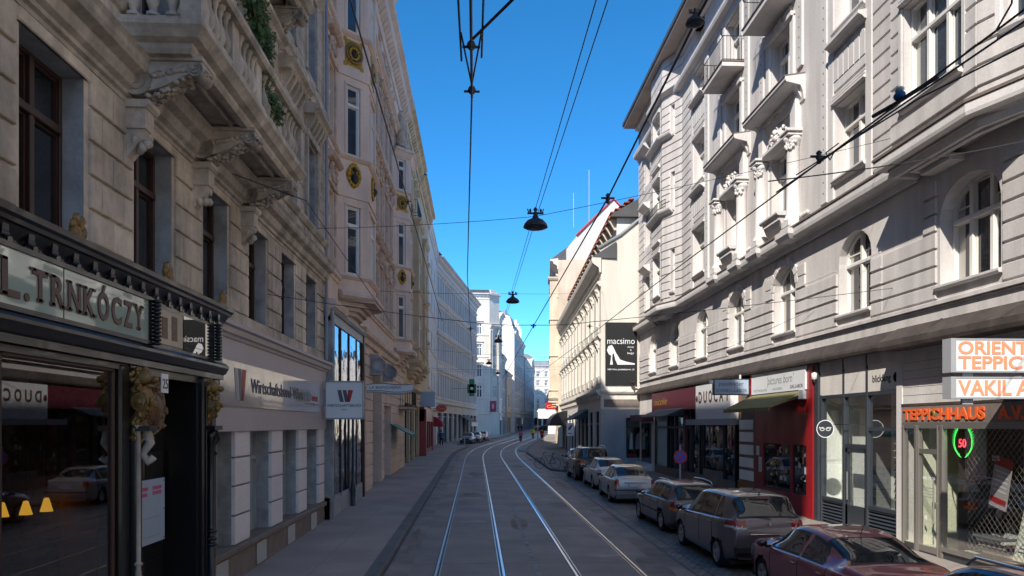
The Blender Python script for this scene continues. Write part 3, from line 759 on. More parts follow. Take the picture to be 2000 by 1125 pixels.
m.quad((2.2, -3.5, 0), (13.4, -3.5, 0), (13.4, -3.5, 4.1), (2.2, -3.5, 4.1)); m.quad((2.2, -3.5, 4.12), (13.4, -3.5, 4.12), (13.4, 0, 4.12), (2.2, 0, 4.12)); m.quad((2.2, -3.5, .1), (10.1, -3.5, .1), (10.1, 0, .1), (2.2, 0, .1))
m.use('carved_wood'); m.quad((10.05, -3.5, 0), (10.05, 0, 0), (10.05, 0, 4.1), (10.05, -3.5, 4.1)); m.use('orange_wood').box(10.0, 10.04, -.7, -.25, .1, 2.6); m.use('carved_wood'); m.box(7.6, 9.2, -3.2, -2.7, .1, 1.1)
part('shop_interior', m, sh)
for s, o, z in ((9.69, -.95, 2.18), (9.87, -.8, 2.2), (9.3, -1.0, 2.2)):
    m = MB(F, 'lamp_shade' if 'lamp_shade' in MATS else 'gold'); 
    if 'lamp_yellow' not in MATS: emit('lamp_yellow', (1, .5, .05), .4, (.6, .4, .05))
    m.use('lamp_yellow'); m.lathe((s, o, z), [(.075, 0), (.03, .16), (.02, .17)], 14); m.use('dark_iron'); m.tube([(s, o, z+.2), (s, o, 4.1)], .006, 5)
    single('pendant_lamp', m, {9.69: 'yellow cone lamp hanging on the left in the black shopfront window, beside the window post', 9.87: 'yellow cone lamp with its cord in view behind the right-hand shop window', 9.3: 'orange yellow cone lamp cut by the left edge of the black shop'}[s], 'lamp', group='yellow cone lamps in the black shopfront')
# doorway 10.1..13.4
m = MB(F, 'ebony')
m.bevbox(10.12, 10.3, -.1, .2, G-.1, 3.1, .03); m.bevbox(12.55, 12.95, -.1, .2, G-.1, 4.05, .03); m.bevbox(13.05, 13.4, -.25, .12, G-.1, 4.05, .03)
m.box(10.12, 13.0, -.1, .12, 3.95, 4.1)
m.box(11.55, 12.5, -.5, -.42, G-.1, 4.0); m.box(12.5, 12.58, -.5, .1, G-.1, 4.0)
for z0, z1 in ((.3, 1.2), (1.35, 2.9), (3.05, 3.9)): m.bev(11.7, 12.4, G+z0, z1, -.42, -.38, .02)
for s in (12.62, 12.88): m.bevbox(s-.02, s+.02, .2, .23, G+.2, 3.9, .008)
m.box(10.3, 11.5, -.55, -.5, G-.1, 1.35); m.bev(10.42, 10.85, G+.1, 1.25, -.5, -.47, .02); m.bev(10.95, 11.4, G+.1, 1.25, -.5, -.47, .02)
for s in (10.3, 10.88, 11.44): m.box(s, s+.07, -.55, -.49, 1.3, 3.1)
m.use('stone_blue'); m.box(10.3, 11.55, -.52, -.2, 3.06, 3.16)
for z in (1.45, 1.5, 1.58, 1.75): m.use('stone_grey_trim').lathe((10.16, .2, z-.3), [(.03, 0), (.055, .02), (.055, .04), (.03, .06)], 10)
m.lathe((10.16, .2, G), [(.04, 0), (.04, 1.2), (.03, 1.25), (.03, 3.0), (.05, 3.1)], 10)
m.use('ebony').lathe((12.75, .25, G), [(.08, 0), (.08, 1.1), (.05, 1.15), (.05, 2.9), (.08, 3.0)], 10)
for z in (1.3, 1.4, 1.52): m.lathe((12.75, .25, z), [(.06, 0), (.1, .02), (.1, .05), (.06, .07)], 10)
part('door_surround', m, sh)
m = MB(F, 'glass'); m.quad((10.35, -.53, 1.35), (11.5, -.53, 1.35), (11.5, -.53, 3.1), (10.35, -.53, 3.1)); part('door_glass', m, sh)
m = MB(F, 'gold')                                           # carved gilt lions and shield
def lion(s0, zt, o, wd):
    m.blob((s0, o+.12, zt-.1), (.10, .12, .10), 10, 8, .12); m.blob((s0+.02, o+.25, zt-.13), (.05, .07, .045), 8, 6, .15); m.blob((s0, o+.2, zt-.21), (.045, .06, .03), 8, 6, .1)
    for q in (-.07, .07): m.blob((s0+q, o+.07, zt+.0), (.028, .025, .04), 6, 5)
    for k in range(46):
        a = rnd.uniform(0, 6.28); r = rnd.uniform(.08, .15); m.blob((s0+r*math.cos(a), o+.04+rnd.uniform(-.03, .08), zt-.14+r*1.15*math.sin(a)), (.028, .04, .035), 6, 4, .35)
    pts = [(s0, o+.06+.13*math.sin(q*.42+.3)*(1-.05*q), zt-.26-.052*q) for q in range(14)]
    m.tube(pts, [.095-.003*k for k in range(14)], 8)
    for rr, w_ in ((.12, 1.0), (.085, 1.25), (.05, 1.5)): m.lathe((0, o+.11, zt-.42), [(rr, s0-wd*w_), (rr*.96, s0-wd*w_-.006), (rr*.96, s0+wd*w_+.006), (rr, s0+wd*w_)], 16, 's')
    for k in range(60):
        q = rnd.uniform(0, 13); m.blob((s0+rnd.uniform(-wd, wd), o+.08+.15*math.sin(q*.42+.3)*(1-.05*q)+rnd.uniform(-.02, .05), zt-.26-.052*q), (.03, .028, .045), 6, 4, .4)
lion(12.8, 4.0, .12, .09); part('lion_carving', m, sh); m = MB(F, 'gold'); lion(10.22, 4.0, .12, .09); part('lion_carving', m, sh)
m = MB(F, 'carved_wood')
m.poly_o([(10.5+.5*math.cos(a)*.95+.42, 3.5+.48*math.sin(a)*(1 if math.sin(a) > 0 else .75)) for a in [2*math.pi*k/20 for k in range(20)]], -.05, .06)
for k in range(120):
    a = rnd.uniform(0, 6.28); r = rnd.uniform(.1, .48); m.blob((10.92+r*math.cos(a), .06, 3.5+r*math.sin(a)*.85), (.045, .035, .04), 6, 4, .4)
m.lathe((10.92, .04, 3.5), [(.0, .1), (.2, .09), (.24, .0)], 14, 'o'); part('carved_shield', m, sh); m = MB(F, 'ebony')
m.use('ebony'); m.box(10.12, 10.36, .0, .36, 3.2, 3.27); m.box(12.6, 12.98, .0, .36, 3.2, 3.27)
m.use('stone_grey_trim'); m.tube([(10.24, .28, 3.2), (10.24, .32, 3.05), (10.24, .22, 2.9), (10.24, .3, 2.8), (10.24, .36, 2.86)], [.06, .06, .05, .06, .05], 8)
m.use('ebony'); m.tube([(12.8, .28, 3.2), (12.8, .32, 3.05), (12.8, .22, 2.9), (12.8, .3, 2.78)], [.06, .06, .05, .05], 8)
part('corbel', m, sh)
m = MB(F, 'sign_white'); m.box(10.62, 10.85, .3, .31, 3.72, 3.98); lettering(m, F, 10.66, .31, 3.78, '25', .19, 'ink_black', .002); part('number_plate', m, sh, 'small white house number plate')
for s in (3.6, 8.62, 11.1, 13.45):                            # gilt crests standing on the cornice
    m = MB(F, 'gold'); 
    for k in range(22):
        a = rnd.uniform(0, math.pi); r = rnd.uniform(0, .17); m.blob((s+r*math.cos(a), .22, 5.33+r*1.3*math.sin(a)), (.05, .035, .06), 6, 4, .3)
    m.poly_o([(s-.17, 5.3), (s+.17, 5.3), (s+.13, 5.46), (s, 5.6), (s-.13, 5.46)], .19, .23); part('gilt_crest', m, sh)
nb = MB(F, 'sign_blue_grey'); nb.bevbox(10.42, 11.42, .02, .035, 1.62, 2.52, .004); nb.use('cloth_pink')
for a, b, c, d in ((10.5, 10.84, 2.37, 2.42), (10.46, 10.82, 2.29, 2.34), (11.0, 11.3, 2.37, 2.42), (11.0, 11.3, 2.3, 2.35)): nb.box(a, b, .035, .038, c, d)
nb.use('ink_grey')
for a in (10.46, 11.38):
    for z in (1.66, 2.07, 2.48): nb.lathe((a, .035, z), [(.012, 0), (.012, .006)], 8, 'o')
for z in (1.72, 1.98): nb.use('ink_light').box(10.55, 11.25, .036, .037, z, z+.012)
single('notice_board', nb, 'pale blue plastic notice board with two magenta stamps in the black doorway', 'notice board')

# ---------------------------------------------------------------- office front with pale fascia
F = LF
of = thing('office_front', 'pale mauve office front with white stone piers and louvred plinth', 'shopfront', (-4.75, 19, gz(19)))
m = MB(F, 'fascia_mauve')
m.box(13.5, 24.05, -.3, .1, 3.16, 4.95); m.sweep([(13.4, .0), (24.05, .0), (24.05, -.2)], [(0, 4.92), (.13, 4.92), (.15, 4.98), (.2, 5.0), (.22, 5.1), (.28, 5.13), (.28, 5.2), (0, 5.26)])
fb = part('fascia', m, of)
m = MB(F, 'panel_grey'); m.box(14.1, 22.9, .1, .13, 3.64, 4.5); pnl = part('sign_panel', m, of)
m = MB(F, 'ink_grey')
def wlogo(m, F, s, o, z, h, w_, cols=('ink_grey', 'ink_grey', 'ink_red')):
    d = Vector((-F.n.y, F.n.x)).dot(F.u)
    for i, c in enumerate(cols):
        a = s+d*w_*i/3; m.use(c); e = w_*.03
        if i < 2: P = [(a, z+h), (a+d*w_*.25, z+h), (a+d*(w_*.25+w_*.17), z), (a+d*w_*.17, z)]
        else: P = [(a+d*e, z+h), (a+d*w_*.36, z+h), (a+d*w_*.16, z), (a+d*w_*-.02, z)]
        m.poly_o(P, o, o+.006)
wlogo(m, F, 14.9, .131, 3.76, .62, .75, ('ink_light', 'ink_grey', 'ink_red'))
lettering(m, F, 16.0, .13, 3.95, 'Wirtschaftsbund-Wien', .42, 'ink_grey', .006, width=4.7); lettering(m, F, 20.85, .13, 3.93, 'WKO', .36, 'ink_light', .006, width=.9)
m.use('ink_red'); m.box(21.0, 22.3, .131, .136, 3.86, 3.89); lettering(m, F, 21.85, .13, 3.96, 'wien', .3, 'ink_red', .004, width=.75)
part('lettering', m, pnl)
piers = [(13.5, 13.62), (14.95+.3, 16.22), (17.94, 18.92), (20.62, 21.58), (23.25, 24.05)]
m = MB(F, 'white_stone')
for a, b in piers[1:]:
    m = MB(F, 'white_stone')
    zz = [.92, 1.5, 2.08, 2.64, 3.18]
    for e, f in zip(zz, zz[1:]): m.bev(a, b, e+.018, f-.018, -.03, .05, .012)
    m.use('plinth_brown'); m.box(a+.01, b-.01, -.1, .03, .9, 3.17); m.use('stone_blue'); m.box(a, b, -.42, -.03, .9, 3.17)
    part('pier', m, of)
for a, b in zip([13.62]+[p[1] for p in piers[1:-1]], [p[0] for p in piers[1:]]):
    m = MB(F, 'frame_grey')
    for s in (a, b-.06): m.box(s, s+.06, -.42, -.3, .92, 3.16)
    m.box(a, b, -.42, -.31, 2.5, 2.6); m.box(a, b, -.42, -.31, .92, .99)
    fr = part('window', m, of); m = MB(F, 'glass_frost'); m.box(a+.05, b-.05, -.4, -.38, .95, 3.16)
    m.use('frame_grey'); m.box(a+.02, b-.02, -.379, -.375, 2.6, 3.14)
    m.use('ink_light')
    for k in range(9): m.box(a+.25, b-.3-rnd.random()*.3, -.379, -.377, 1.3+k*.1, 1.32+k*.1)
    part('pane', m, fr)
m = MB(F, 'plinth_brown'); m.box(13.5, 24.0, -.4, .06, -.3, .8); m.bevbox(13.5, 24.0, -.4, .14, .8, .92, .015)
for s in (14.35, 17.0, 19.7, 22.4):
    m.use('dark_iron'); m.box(s-.4, s+.4, .05, .065, .3, .76); m.use('frame_grey')
    for k in range(10): m.poly_s([(.066, .315+k*.045), (.085, .31+k*.045), (.07, .34+k*.045)], s-.38, s+.38)
part('plinth', m, of)
# double-faced flag sign
FS = Fr(-4.6, 23.6, (1, 0), (0, -1))
fs = thing('flag_sign', 'square white box sign with a grey and red W mark on a bracket', 'sign', (-4.6, 23.6, 4)); m = MB(FS, 'sign_white'); m.bevbox(.04, 1.17, -.11, .11, 3.47, 4.6, .015)
m.use('frame_grey')
for a, b, c, d in ((.03, 1.18, 4.57, 4.62), (.03, 1.18, 3.45, 3.5), (.03, .06, 3.47, 4.6), (1.15, 1.18, 3.47, 4.6)): m.box(a, b, -.12, .12, c, d)
part('sign_box', m, fs); m = MB(FS); wlogo(m, FS, .4, .113, 3.98, .36, .46, ('ink_grey', 'ink_grey', 'ink_red')); lettering(m, FS, .09, .111, 3.83, 'WIRTSCHAFTSBUND', .12, 'ink_grey', .003, bold=.001, width=1.02); lettering(m, FS, .5, .111, 3.73, 'WIEN', .06, 'ink_grey', .003, width=.17); part('lettering', m, fs)
m = MB(FS, 'frame_grey'); m.box(-.95, .04, -.06, .06, 3.85, 4.33); m.box(-1.0, -.9, -.12, .12, 3.75, 4.45); part('bracket', m, fs)
# ================================================================ left side, building 2 (pink, two bays)
F = LF
b2 = thing('pink_building', 'pink stucco building with bays carrying gilt plaques', 'building', (-4.75, 37, gz(37)))
S0, S1 = 24.1, 50.4
bays = [(26.6, .9, 27.55, 29.75), (44.4, .85, 45.3, 47.4)]      # wall start, projection, front start, front end
def inbay(c): return any(a-.6 < c < d+1.4 for a, _, _, d in bays)
fl = [(8.45, 10.95), (12.6, 15.1), (16.85, 18.9), (20.7, 22.5)]
c2 = [25.35]+[31.9+2.05*i for i in range(6)]+[48.9+.3]
H = [(c-.5, c+.5, z0, z1) for z0, z1 in fl for c in c2 if not inbay(c)]
arch = (35.2, 38.6, -.2, 6.45, 1.55, .45); Hg = [arch, (39.6, 42.8, -.2, 4.3, 0, .5)]
m = MB(F, 'plaster_pink'); m.wall(S0, S1, 7.0, 24.0, 0, H, .22); m.wall(31.6, S1, -.3, 7.0, 0, Hg, .35); m.wall(S0, 31.6, -.3, 7, -.2, [])
m.quad((S0, 0, -.3), (S0, -3, -.3), (S0, -3, 30), (S0, 0, 30)); m.quad((S1, 0, 0), (S1, -3, 0), (S1, -3, 24), (S1, 0, 24))
m.rust(31.7, S1, [.55+.48*i for i in range(14)], 0, .05, Hg, .05, .0); m.rust(S0, 26.3, [7.3+.42*i for i in range(28)], 0, .03, H, .035, .16)
m.rust(48.3, S1, [7.3+.42*i for i in range(38)], 0, .03, H, .035, .16)
part('wall', m, b2)
m = MB(F, 'plaster_pink'); gaps = [(S0, 26.5), (30.9, 44.2), (48.6, S1)]
def belt(z, pr, h=.25):
    for a, b in gaps: m.sweep([(a, 0), (b, 0)], [(0, z-h), (pr*.4, z-h), (pr*.5, z-h*.6), (pr*.9, z-h*.45), (pr, z-.08), (pr, z), (0, z+.06)])
belt(7.2, .4, .5); belt(8.35, .16); belt(12.3, .14); belt(16.6, .22)
for a, b in gaps: m.bev(a+.1, b-.1, 7.35, 8.0, 0, .05)
m.sweep([(S0, 0), (S1, 0)], [(0, 22.6), (.08, 22.6), (.12, 23.0), (.45, 23.3), (.5, 23.5), (.5, 23.7), (.72, 23.85), (.75, 24.05), (0, 24.2)])
m.sweep([(S0, 0), (S1, 0)], [(0, 20.2), (.15, 20.2), (.2, 20.4), (.35, 20.5), (.35, 20.6), (0, 20.7)])
for i in range(48): m.poly_s([(.1, 23.0), (.2, 23.0), (.45, 23.25), (.45, 23.3), (.1, 23.3)], S0+.2+i*.55, S0+.4+i*.55)
part('cornice', m, b2)
m = MB(F, 'plaster_pink_dark')                               # stucco ornament between and above the windows
for c in c2:
    if inbay(c): continue
    for (z0, z1) in fl[:3]:
        for q in (c-.72, c+.55): m.bev(q, q+.17, z0, z1+.1, 0, .07)
        m.bev(c-.8, c+.8, z1+.08, z1+.22, 0, .12); m.poly_o([(c-.75, z1+.22), (c+.75, z1+.22), (c+.45, z1+.62), (c, z1+.85), (c-.45, z1+.62)], 0, .1)
        m.sweep([(c-.82, 0), (c+.82, 0)], [(0, z1+.86), (.2, z1+.9), (.3, z1+.98), (.3, z1+1.04), (0, z1+1.1)])
        for k in range(20): m.blob((c+rnd.uniform(-.55, .55), .1, z1+.28+rnd.uniform(0, .5)), (.12, .08, .1), 6, 4, .3)
        m.sweep([(c-.7, 0), (c+.7, 0)], [(0, z0-.18), (.1, z0-.14), (.16, z0-.08), (.16, z0-.02), (0, z0)])
for k in range(240):
    s = rnd.uniform(31, 44); m.blob((s, .06, rnd.choice([11.9, 16.2, 19.6, 21.6])+rnd.uniform(-.25, .35)), (.2, .1, .16), 6, 4, .35)
for c in [33+2.05*i for i in range(6)]:
    m.bev(c-.16, c+.16, 8.4, 11.9, 0, .1); m.bev(c-.16, c+.16, 12.5, 16.2, 0, .1); m.bev(c-.14, c+.14, 16.8, 20.1, 0, .08)
    m.lathe((c, .1, 11.0), [(.1, 0), (.2, .2), (.22, .45), (.12, .6)], 8)
part('stucco_ornament', m, b2)
for z0, z1 in fl:
    for c in c2:
        if not inbay(c): put_window(b2, F, c, -.2, z0, w=1.0, h=round(z1-z0, 2), cols=2, tr=.7, mat='frame_white', bar=.05, curtain=.25, glass='glass_blue')
def relief(F, s, o, z, k, mat='gold_leaf'):
    m = MB(F, mat)
    if k % 2 == 0:
        P = [(.42, .36), (.42, .5), (.3, .5), (.3, .44), (-.3, .44), (-.3, .5), (-.42, .5), (-.42, .36), (-.36, .36), (-.36, -.36), (-.42, -.36), (-.42, -.5), (-.3, -.5), (-.3, -.44), (.3, -.44), (.3, -.5), (.42, -.5), (.42, -.36), (.36, -.36), (.36, .36)]
        m.poly_o([(s+a, z+b) for a, b in P], o, o+.03)
        m.use('gold'); m.lathe((s, o, z), [(.36, .03), (.38, .07), (.33, .1), (.28, .07), (.27, .03)], 20, 'o'); m.use('gold_leaf')
        for q in range(12):
            a = q*math.pi/6; m.blob((s+.19*math.cos(a), o+.05, z+.2*math.sin(a)), (.06, .04, .06), 6, 4)
        m.use('ink_black'); m.blob((s, o+.05, z-.03), (.09, .06, .12), 8, 6); m.blob((s, o+.05, z-.24), (.06, .04, .05), 6, 4)
    else:
        m.poly_o([(s+.3*math.cos(a)*(1+.1*math.cos(4*a)), z+.42*math.sin(a)*(1+.08*math.cos(4*a))) for a in [2*math.pi*q/32 for q in range(32)]], o, o+.03)
        for q in range(14):
            a = q*math.pi/7; m.blob((s+.24*math.cos(a), o+.05, z+.34*math.sin(a)), (.07, .05, .08), 6, 4, .2)
        for sx in (-1, 1): m.tube([(s+sx*.04, o+.06, z+.05), (s+sx*.2, o+.08, z+.22), (s+sx*.23, o+.08, z+.05), (s+sx*.12, o+.07, z-.05)], .025, 6)
        m.use('ink_black'); m.lathe((s, o+.05, z), [(.03, -.36), (.05, -.3), (.16, -.12), (.14, -.04), (.05, .05), (.08, .2), (.03, .28)], 10)
    return m
def octbay(b, F, a, pr, f0, f1, z0, ztop, levels, cap=True):
    q = f1+(f0-a); path = [(a, 0), (f0, pr), (f1, pr), (q, 0)]; m = MB(F, 'plaster_pink')
    fs_ = []
    L = math.hypot(f0-a, pr); ang = math.degrees(math.atan2(pr, f0-a))
    FA = Fr(*F.P(a, 0, 0)[:2], F.u*((f0-a)/L)+F.n*(pr/L), F.n*((f0-a)/L)-F.u*(pr/L))
    FB = F.sub(f0, pr, 0)
    p2 = F.P(f1, pr, 0); FC = Fr(p2[0], p2[1], F.u*((q-f1)/L)-F.n*(pr/L), F.n*((q-f1)/L)+F.u*(pr/L))
    ww = .56*L/1.3; wh = ww/2
    for FF, LL in ((FA, L), (FB, f1-f0), (FC, L)):
        hw = ww*.5 if LL < 1.5 else .6; cc = LL/2+(.02 if LL < 1.5 else 0)
        hs_ = [(cc-hw, cc+hw, u, v) for u, v in levels]
        mm = MB(FF, 'plaster_pink'); mm.wall(0, LL, z0, ztop, 0, hs_, .12)
        for u, v in levels:
            mm.bev(cc-hw-.1, cc-hw, u, v+.08, 0, .03); mm.bev(cc+hw, cc+hw+.1, u, v+.08, 0, .03); mm.bev(cc-hw-.1, cc+hw+.1, v, v+.09, 0, .05)
            put_window(b, FF, cc, -.11, u, w=round(2*hw, 3), h=round(v-u, 2), cols=1 if LL < 1.5 else 2, tr=.72, mat='frame_white', bar=.06, curtain=.2, glass='glass_blue')
        part('bay_wall', mm, b)
        if FF is not FB or True:
            for i, (u, v) in enumerate(levels[1:]):
                part('gilt_plaque', relief(FF, cc, .0, (levels[i][1]+u)/2+.22, i+1 if len(levels) == 3 else i), b)
    def sw(p): mm = MB(F, 'plaster_pink'); mm.sweep(path, p); part('bay_moulding', mm, b)
    sw([(0, z0-.1), (.2, z0-.12), (.3, z0-.02), (.3, z0+.08), (.2, z0+.16), (.05, z0+.2), (0, z0+.2)])
    for (u, v) in levels:
        sw([(0, u-.16), (.05, u-.14), (.14, u-.06), (.14, u), (0, u+.04)])
    for (u, v) in levels[:-1]: sw([(0, v+.28), (.05, v+.29), (.05, v+.34), (0, v+.36)])
    sw([(0, ztop-.4), (.06, ztop-.36), (.2, ztop-.1), (.3, ztop-.04), (.3, ztop+.08), (0, ztop+.12)])
    m.poly_z([(a-.1, -.1), (f0-.05, pr+.25), (f1+.05, pr+.25), (q+.1, -.1)], z0-.16, z0-.1)
    for k in range(4):
        e = .22*(k+1); m.poly_z([(a+e*.5, 0), (f0+e*.35, pr-e*.7), (f1-e*.35, pr-e*.7), (q-e*.5, 0)], z0-.16-.14*(k+1), z0-.16-.14*k)
    if cap: m.use('roof_grey'); m.add([(a, 0, ztop+.1), (f0, pr+.25, ztop+.1), (f1, pr+.25, ztop+.1), (q, 0, ztop+.1), ((f0+f1)/2-.3, 0, ztop+.95), ((f0+f1)/2+.3, 0, ztop+.95)], [(0, 1, 4), (1, 2, 5, 4), (2, 3, 5), (0, 1, 2, 3)])
    part('bay_soffit', m, b)
octbay(b2, F, *bays[0], 7.75, 22.8, [(8.5, 10.9), (12.65, 15.1), (16.95, 19.3)], cap=True)
octbay(b2, F, *bays[1], 7.55, 19.2, [(8.3, 10.8), (12.5, 15.0), (16.9, 18.7)])
m = MB(F, 'plaster_pink_dark')                               # sculptures on the far bay terrace
for s in (45.2, 46.4, 47.6): m.lathe((s, .35, 19.6), [(.12, 0), (.3, .2), (.22, .7), (.3, 1.2), (.16, 1.6), (.2, 1.8), (.1, 2.05)], 9)
part('statue', m, b2)
m = MB(F, 'plaster_pink'); m.box(24.1, 42.6, -.35, .0, 24, 26.6); m.sweep([(24.1, 0), (42.6, 0)], [(0, 26.2), (.3, 26.5), (.42, 26.6), (.42, 26.8), (0, 26.9)])
part('attic', m, b2)
m = MB(F, 'plaster_pink'); m.quad((24.1, -10, 0), (50.4, -10, 0), (50.4, -10, 28.6), (24.1, -10, 28.6)); part('back_wall', m, b2)
m = MB(F, 'roof_dark'); m.poly_s([(.6, 24.15), (-1.0, 27.4), (-10, 28.6), (-10, 24.0)], 42.6, S1); m.poly_s([(.3, 26.85), (-1, 27.6), (-10, 28.6), (-10, 24)], 24.1, 42.6); part('roof', m, b2)
# arched gateway infill, side door
m = MB(F, 'frame_brown'); m.box(35.3, 38.5, -.5, -.42, 0, 4.9); m.use('glass'); m.box(35.3, 38.5, -.5, -.45, 4.95, 6.4)
part('gate', m, b2)
m = MB(F, 'plaster_pink'); m.poly_o([(36.6, 5.9), (37.2, 5.9), (37.35, 6.75), (36.45, 6.75)], 0, .2); m.use('stone_blue')
for s in (34.6, 39.2): m.poly_s([(0, 5.5), (.5, 5.5), (.62, 5.9), (.55, 6.3), (0, 6.5)], s-.3, s+.3); m.lathe((0, .45, 5.95), [(.3, s-.34), (.3, s+.34)], 12, 's')
part('console', m, b2)
# tall display portal
tp = thing('tall_glass_portal', 'tall dark framed glass shop portal two storeys high with wavy reflections', 'shopfront', (-4.5, 28, gz(28)))
m = MB(F, 'stone_blue'); a, b = 24.25, 31.5
m.use('frame_grey'); m.box(a, b, -.2, .2, 6.55, 6.9); m.sweep([(a, 0), (a, .2), (b, .2), (b, 0)], [(0, 6.85), (.06, 6.85), (.12, 6.95), (.12, 7.02), (0, 7.04)])
m.use('stone_blue').bevbox(a, a+.22, -.2, .28, -.1, 6.9); m.use('frame_brown'); m.bevbox(b-.35, b, -.2, .24, -.1, 6.9)
m.use('frame_brown')
for s in (24.95, 26.2, 27.9, 29.6, 31.1): m.bevbox(s-.04, s+.04, .12, .2, .9, 6.6)
m.use('frame_grey'); m.box(a, b, .0, .2, 4.15, 4.55); m.box(a, b, 0, .18, .0, 1.0); 
for p, q in ((24.6, 26.1), (26.3, 27.6), (28.2, 29.5), (29.8, 31.0)): m.bev(p, q, .35, .9, .18, .2)
m.box(a, b, -.2, .22, 3.6, 3.75)
fr = part('frame', m, tp)
m = MB(F, 'glass_wavy')
for p, q in ((24.5, 24.9), (25.0, 26.15), (26.25, 27.85), (27.95, 29.55), (29.65, 31.05)): m.quad((p, .16, .98), (q, .16+rnd.uniform(-.02, .02), .98), (q, .16+rnd.uniform(-.02, .02), 6.6), (p, .16, 6.6))
part('shop_window', m, tp)
m = MB(F, 'frame_dark'); m.tube([(28.0, .3, .7), (28.0, .3, 4.2)], .045, 8); m.lathe((28.0, .3, gz(28)+.1), [(.09, 0), (.09, .5), (.11, .55), (.05, 1.0)], 8); part('drain_pipe', m, tp)
# swallowtail sign
FB_ = Fr(-4.65, 32.9, (1, 0), (0, -1))
sg = thing('banner_sign', 'wavy white hanging sign with dark lettering and striped edges', 'sign', (-4.6, 32.9, 4.8)); m = MB(FB_, 'sign_white')
n = 24; top = [(x*1.95/n, 5.0+.07*math.sin(x/n*5)+.22*max(0, x/n-.55)) for x in range(n+1)]; hh = [.34+.12*math.sin(math.pi*x/n) for x in range(n+1)]
def band(o, f0, f1, mat):
    m.use(mat)
    for i in range(n):
        (x0, z0), (x1, z1) = top[i], top[i+1]; m.poly_o([(x0, z0-hh[i]*f0), (x1, z1-hh[i+1]*f0), (x1, z1-hh[i+1]*f1), (x0, z0-hh[i]*f1)], -o, o)
band(.02, 0, 1, 'sign_white'); band(.024, 0, .07, 'ink_grey'); band(.024, .72, .78, 'ink_grey'); band(.024, .86, .91, 'ink_grey'); band(.024, .95, 1, 'ink_grey')
part('sign_board', m, sg); m = MB(FB_); lettering(m, FB_, .12, .022, 4.82, 'LA BIANCHERIA', .17, 'ink_grey', .003, width=1.35); part('lettering', m, sg)
# ---------------------------------------------------------------- generic street house
def house(name, label, F, s0, s1, z0, zt, floors, pitch, mat, win='frame_white', ww=1.0, base=None, basemat=None, trim=None, hoods=True, depth=.2, roof='roof_dark', roofh=3, glass='glass_blue', back=10, cornice=.7, side=True, rows=None, bases=True, curtain=.2, winobj=True, first=None):
    trim = trim or mat; b = thing(name, label, 'building', F.P((s0+s1)/2, 0, z0)); n = max(1, int((s1-s0-.6)/pitch)); off = (s1-s0-n*pitch)/2
    cs_ = [s0+off+pitch*(i+.5) for i in range(n)]; zb = base or z0+4.6; m = MB(F, mat); hl = [(c-ww/2, c+ww/2, u, v) for u, v in floors for c in cs_]
    m.wall(s0, s1, zb, zt, 0, hl, depth)
    m.quad((s0, -back, z0-1), (s1, -back, z0-1), (s1, -back, zt), (s0, -back, zt)); m.use(basemat or mat); g = [(s0+off*.5+k*(s1-s0-off)/max(1, round((s1-s0)/4.2)), 0) for k in range(round((s1-s0)/4.2))]; dw = (s1-s0-off)/max(1, round((s1-s0)/4.2))
    bh = [(a+.35, a+dw-.35, z0-.3, zb-1.2) for a, _ in g] if bases else []
    m.wall(s0, s1, z0-.6, zb, .02, bh, .4); m.use(mat)
    if side: m.quad((s0, 0, z0-1), (s0, -back, z0-1), (s0, -back, zt), (s0, 0, zt)); m.quad((s1, 0, z0-1), (s1, -back, z0-1), (s1, -back, zt), (s1, 0, zt))
    part('wall', m, b); m = MB(F, trim)
    for z, p in [(zb, .3)]+[(u-.1, .12) for u, v in floors]: m.sweep([(s0, 0), (s1, 0)], [(0, z-.22), (p*.6, z-.18), (p, z-.08), (p, z), (0, z+.05)])
    m.sweep([(s0, 0), (s1, 0)], [(0, zt-1.0), (.1, zt-1.0), (.14, zt-.6), (cornice*.6, zt-.35), (cornice*.65, zt-.15), (cornice, zt-.05), (cornice, zt+.1), (0, zt+.2)])
    k = s0+.2
    while k < s1-.3: m.poly_s([(.1, zt-.65), (.2, zt-.65), (cornice*.6, zt-.4), (.1, zt-.36)], k, k+.22); k += .62
    for u, v in floors:
        for c in cs_:
            m.bev(c-ww/2-.16, c-ww/2, u-.02, v+.1, 0, .06); m.bev(c+ww/2, c+ww/2+.16, u-.02, v+.1, 0, .06); m.bev(c-ww/2-.16, c+ww/2+.16, v, v+.16, 0, .07)
            if hoods: m.sweep([(c-ww/2-.24, 0), (c+ww/2+.24, 0)], [(0, v+.3), (.12, v+.32), (.26, v+.42), (.26, v+.5), (0, v+.56)])
    part('cornice', m, b)
    if roof: m = MB(F, roof); m.poly_s([(cornice, zt+.12), (-1.2, zt+roofh), (-back, zt+roofh+1), (-back, zt)], s0, s1); part('roof', m, b)
    for u, v in floors:
        for c in cs_: put_window(b, F, c, -depth+.02, u, w=ww, h=round(v-u, 2), cols=2, tr=.7, mat=win, bar=.06, curtain=rnd.choice([0, curtain, curtain]), glass=glass)
    for h in bh:
        m = MB(F, 'frame_dark'); m.box(h[0], h[0]+.08, -.3, -.2, z0-.3, h[3]); m.box(h[1]-.08, h[1], -.3, -.2, z0-.3, h[3]); m.box(h[0], h[1], -.3, -.2, h[3]-.5, h[3]-.42); m.box(h[0], h[1], -.3, -.18, z0-.3, z0+.5); m.use('glass'); m.box(h[0]+.08, h[1]-.08, -.27, -.25, z0, h[3]); part('shop_window', m, b)
    return b, cs_
fl3 = [(8.6, 10.9), (12.6, 14.9), (16.4, 18.6), (19.8, 21.4)]
b3, cs3 = house('tan_building', 'tan stucco building with bays beyond the pink one', F, 50.4, 64.0, gz(57), 24.3, fl3, 2.4, 'plaster_tan', base=6.0, trim='plaster_tan', glass='glass')
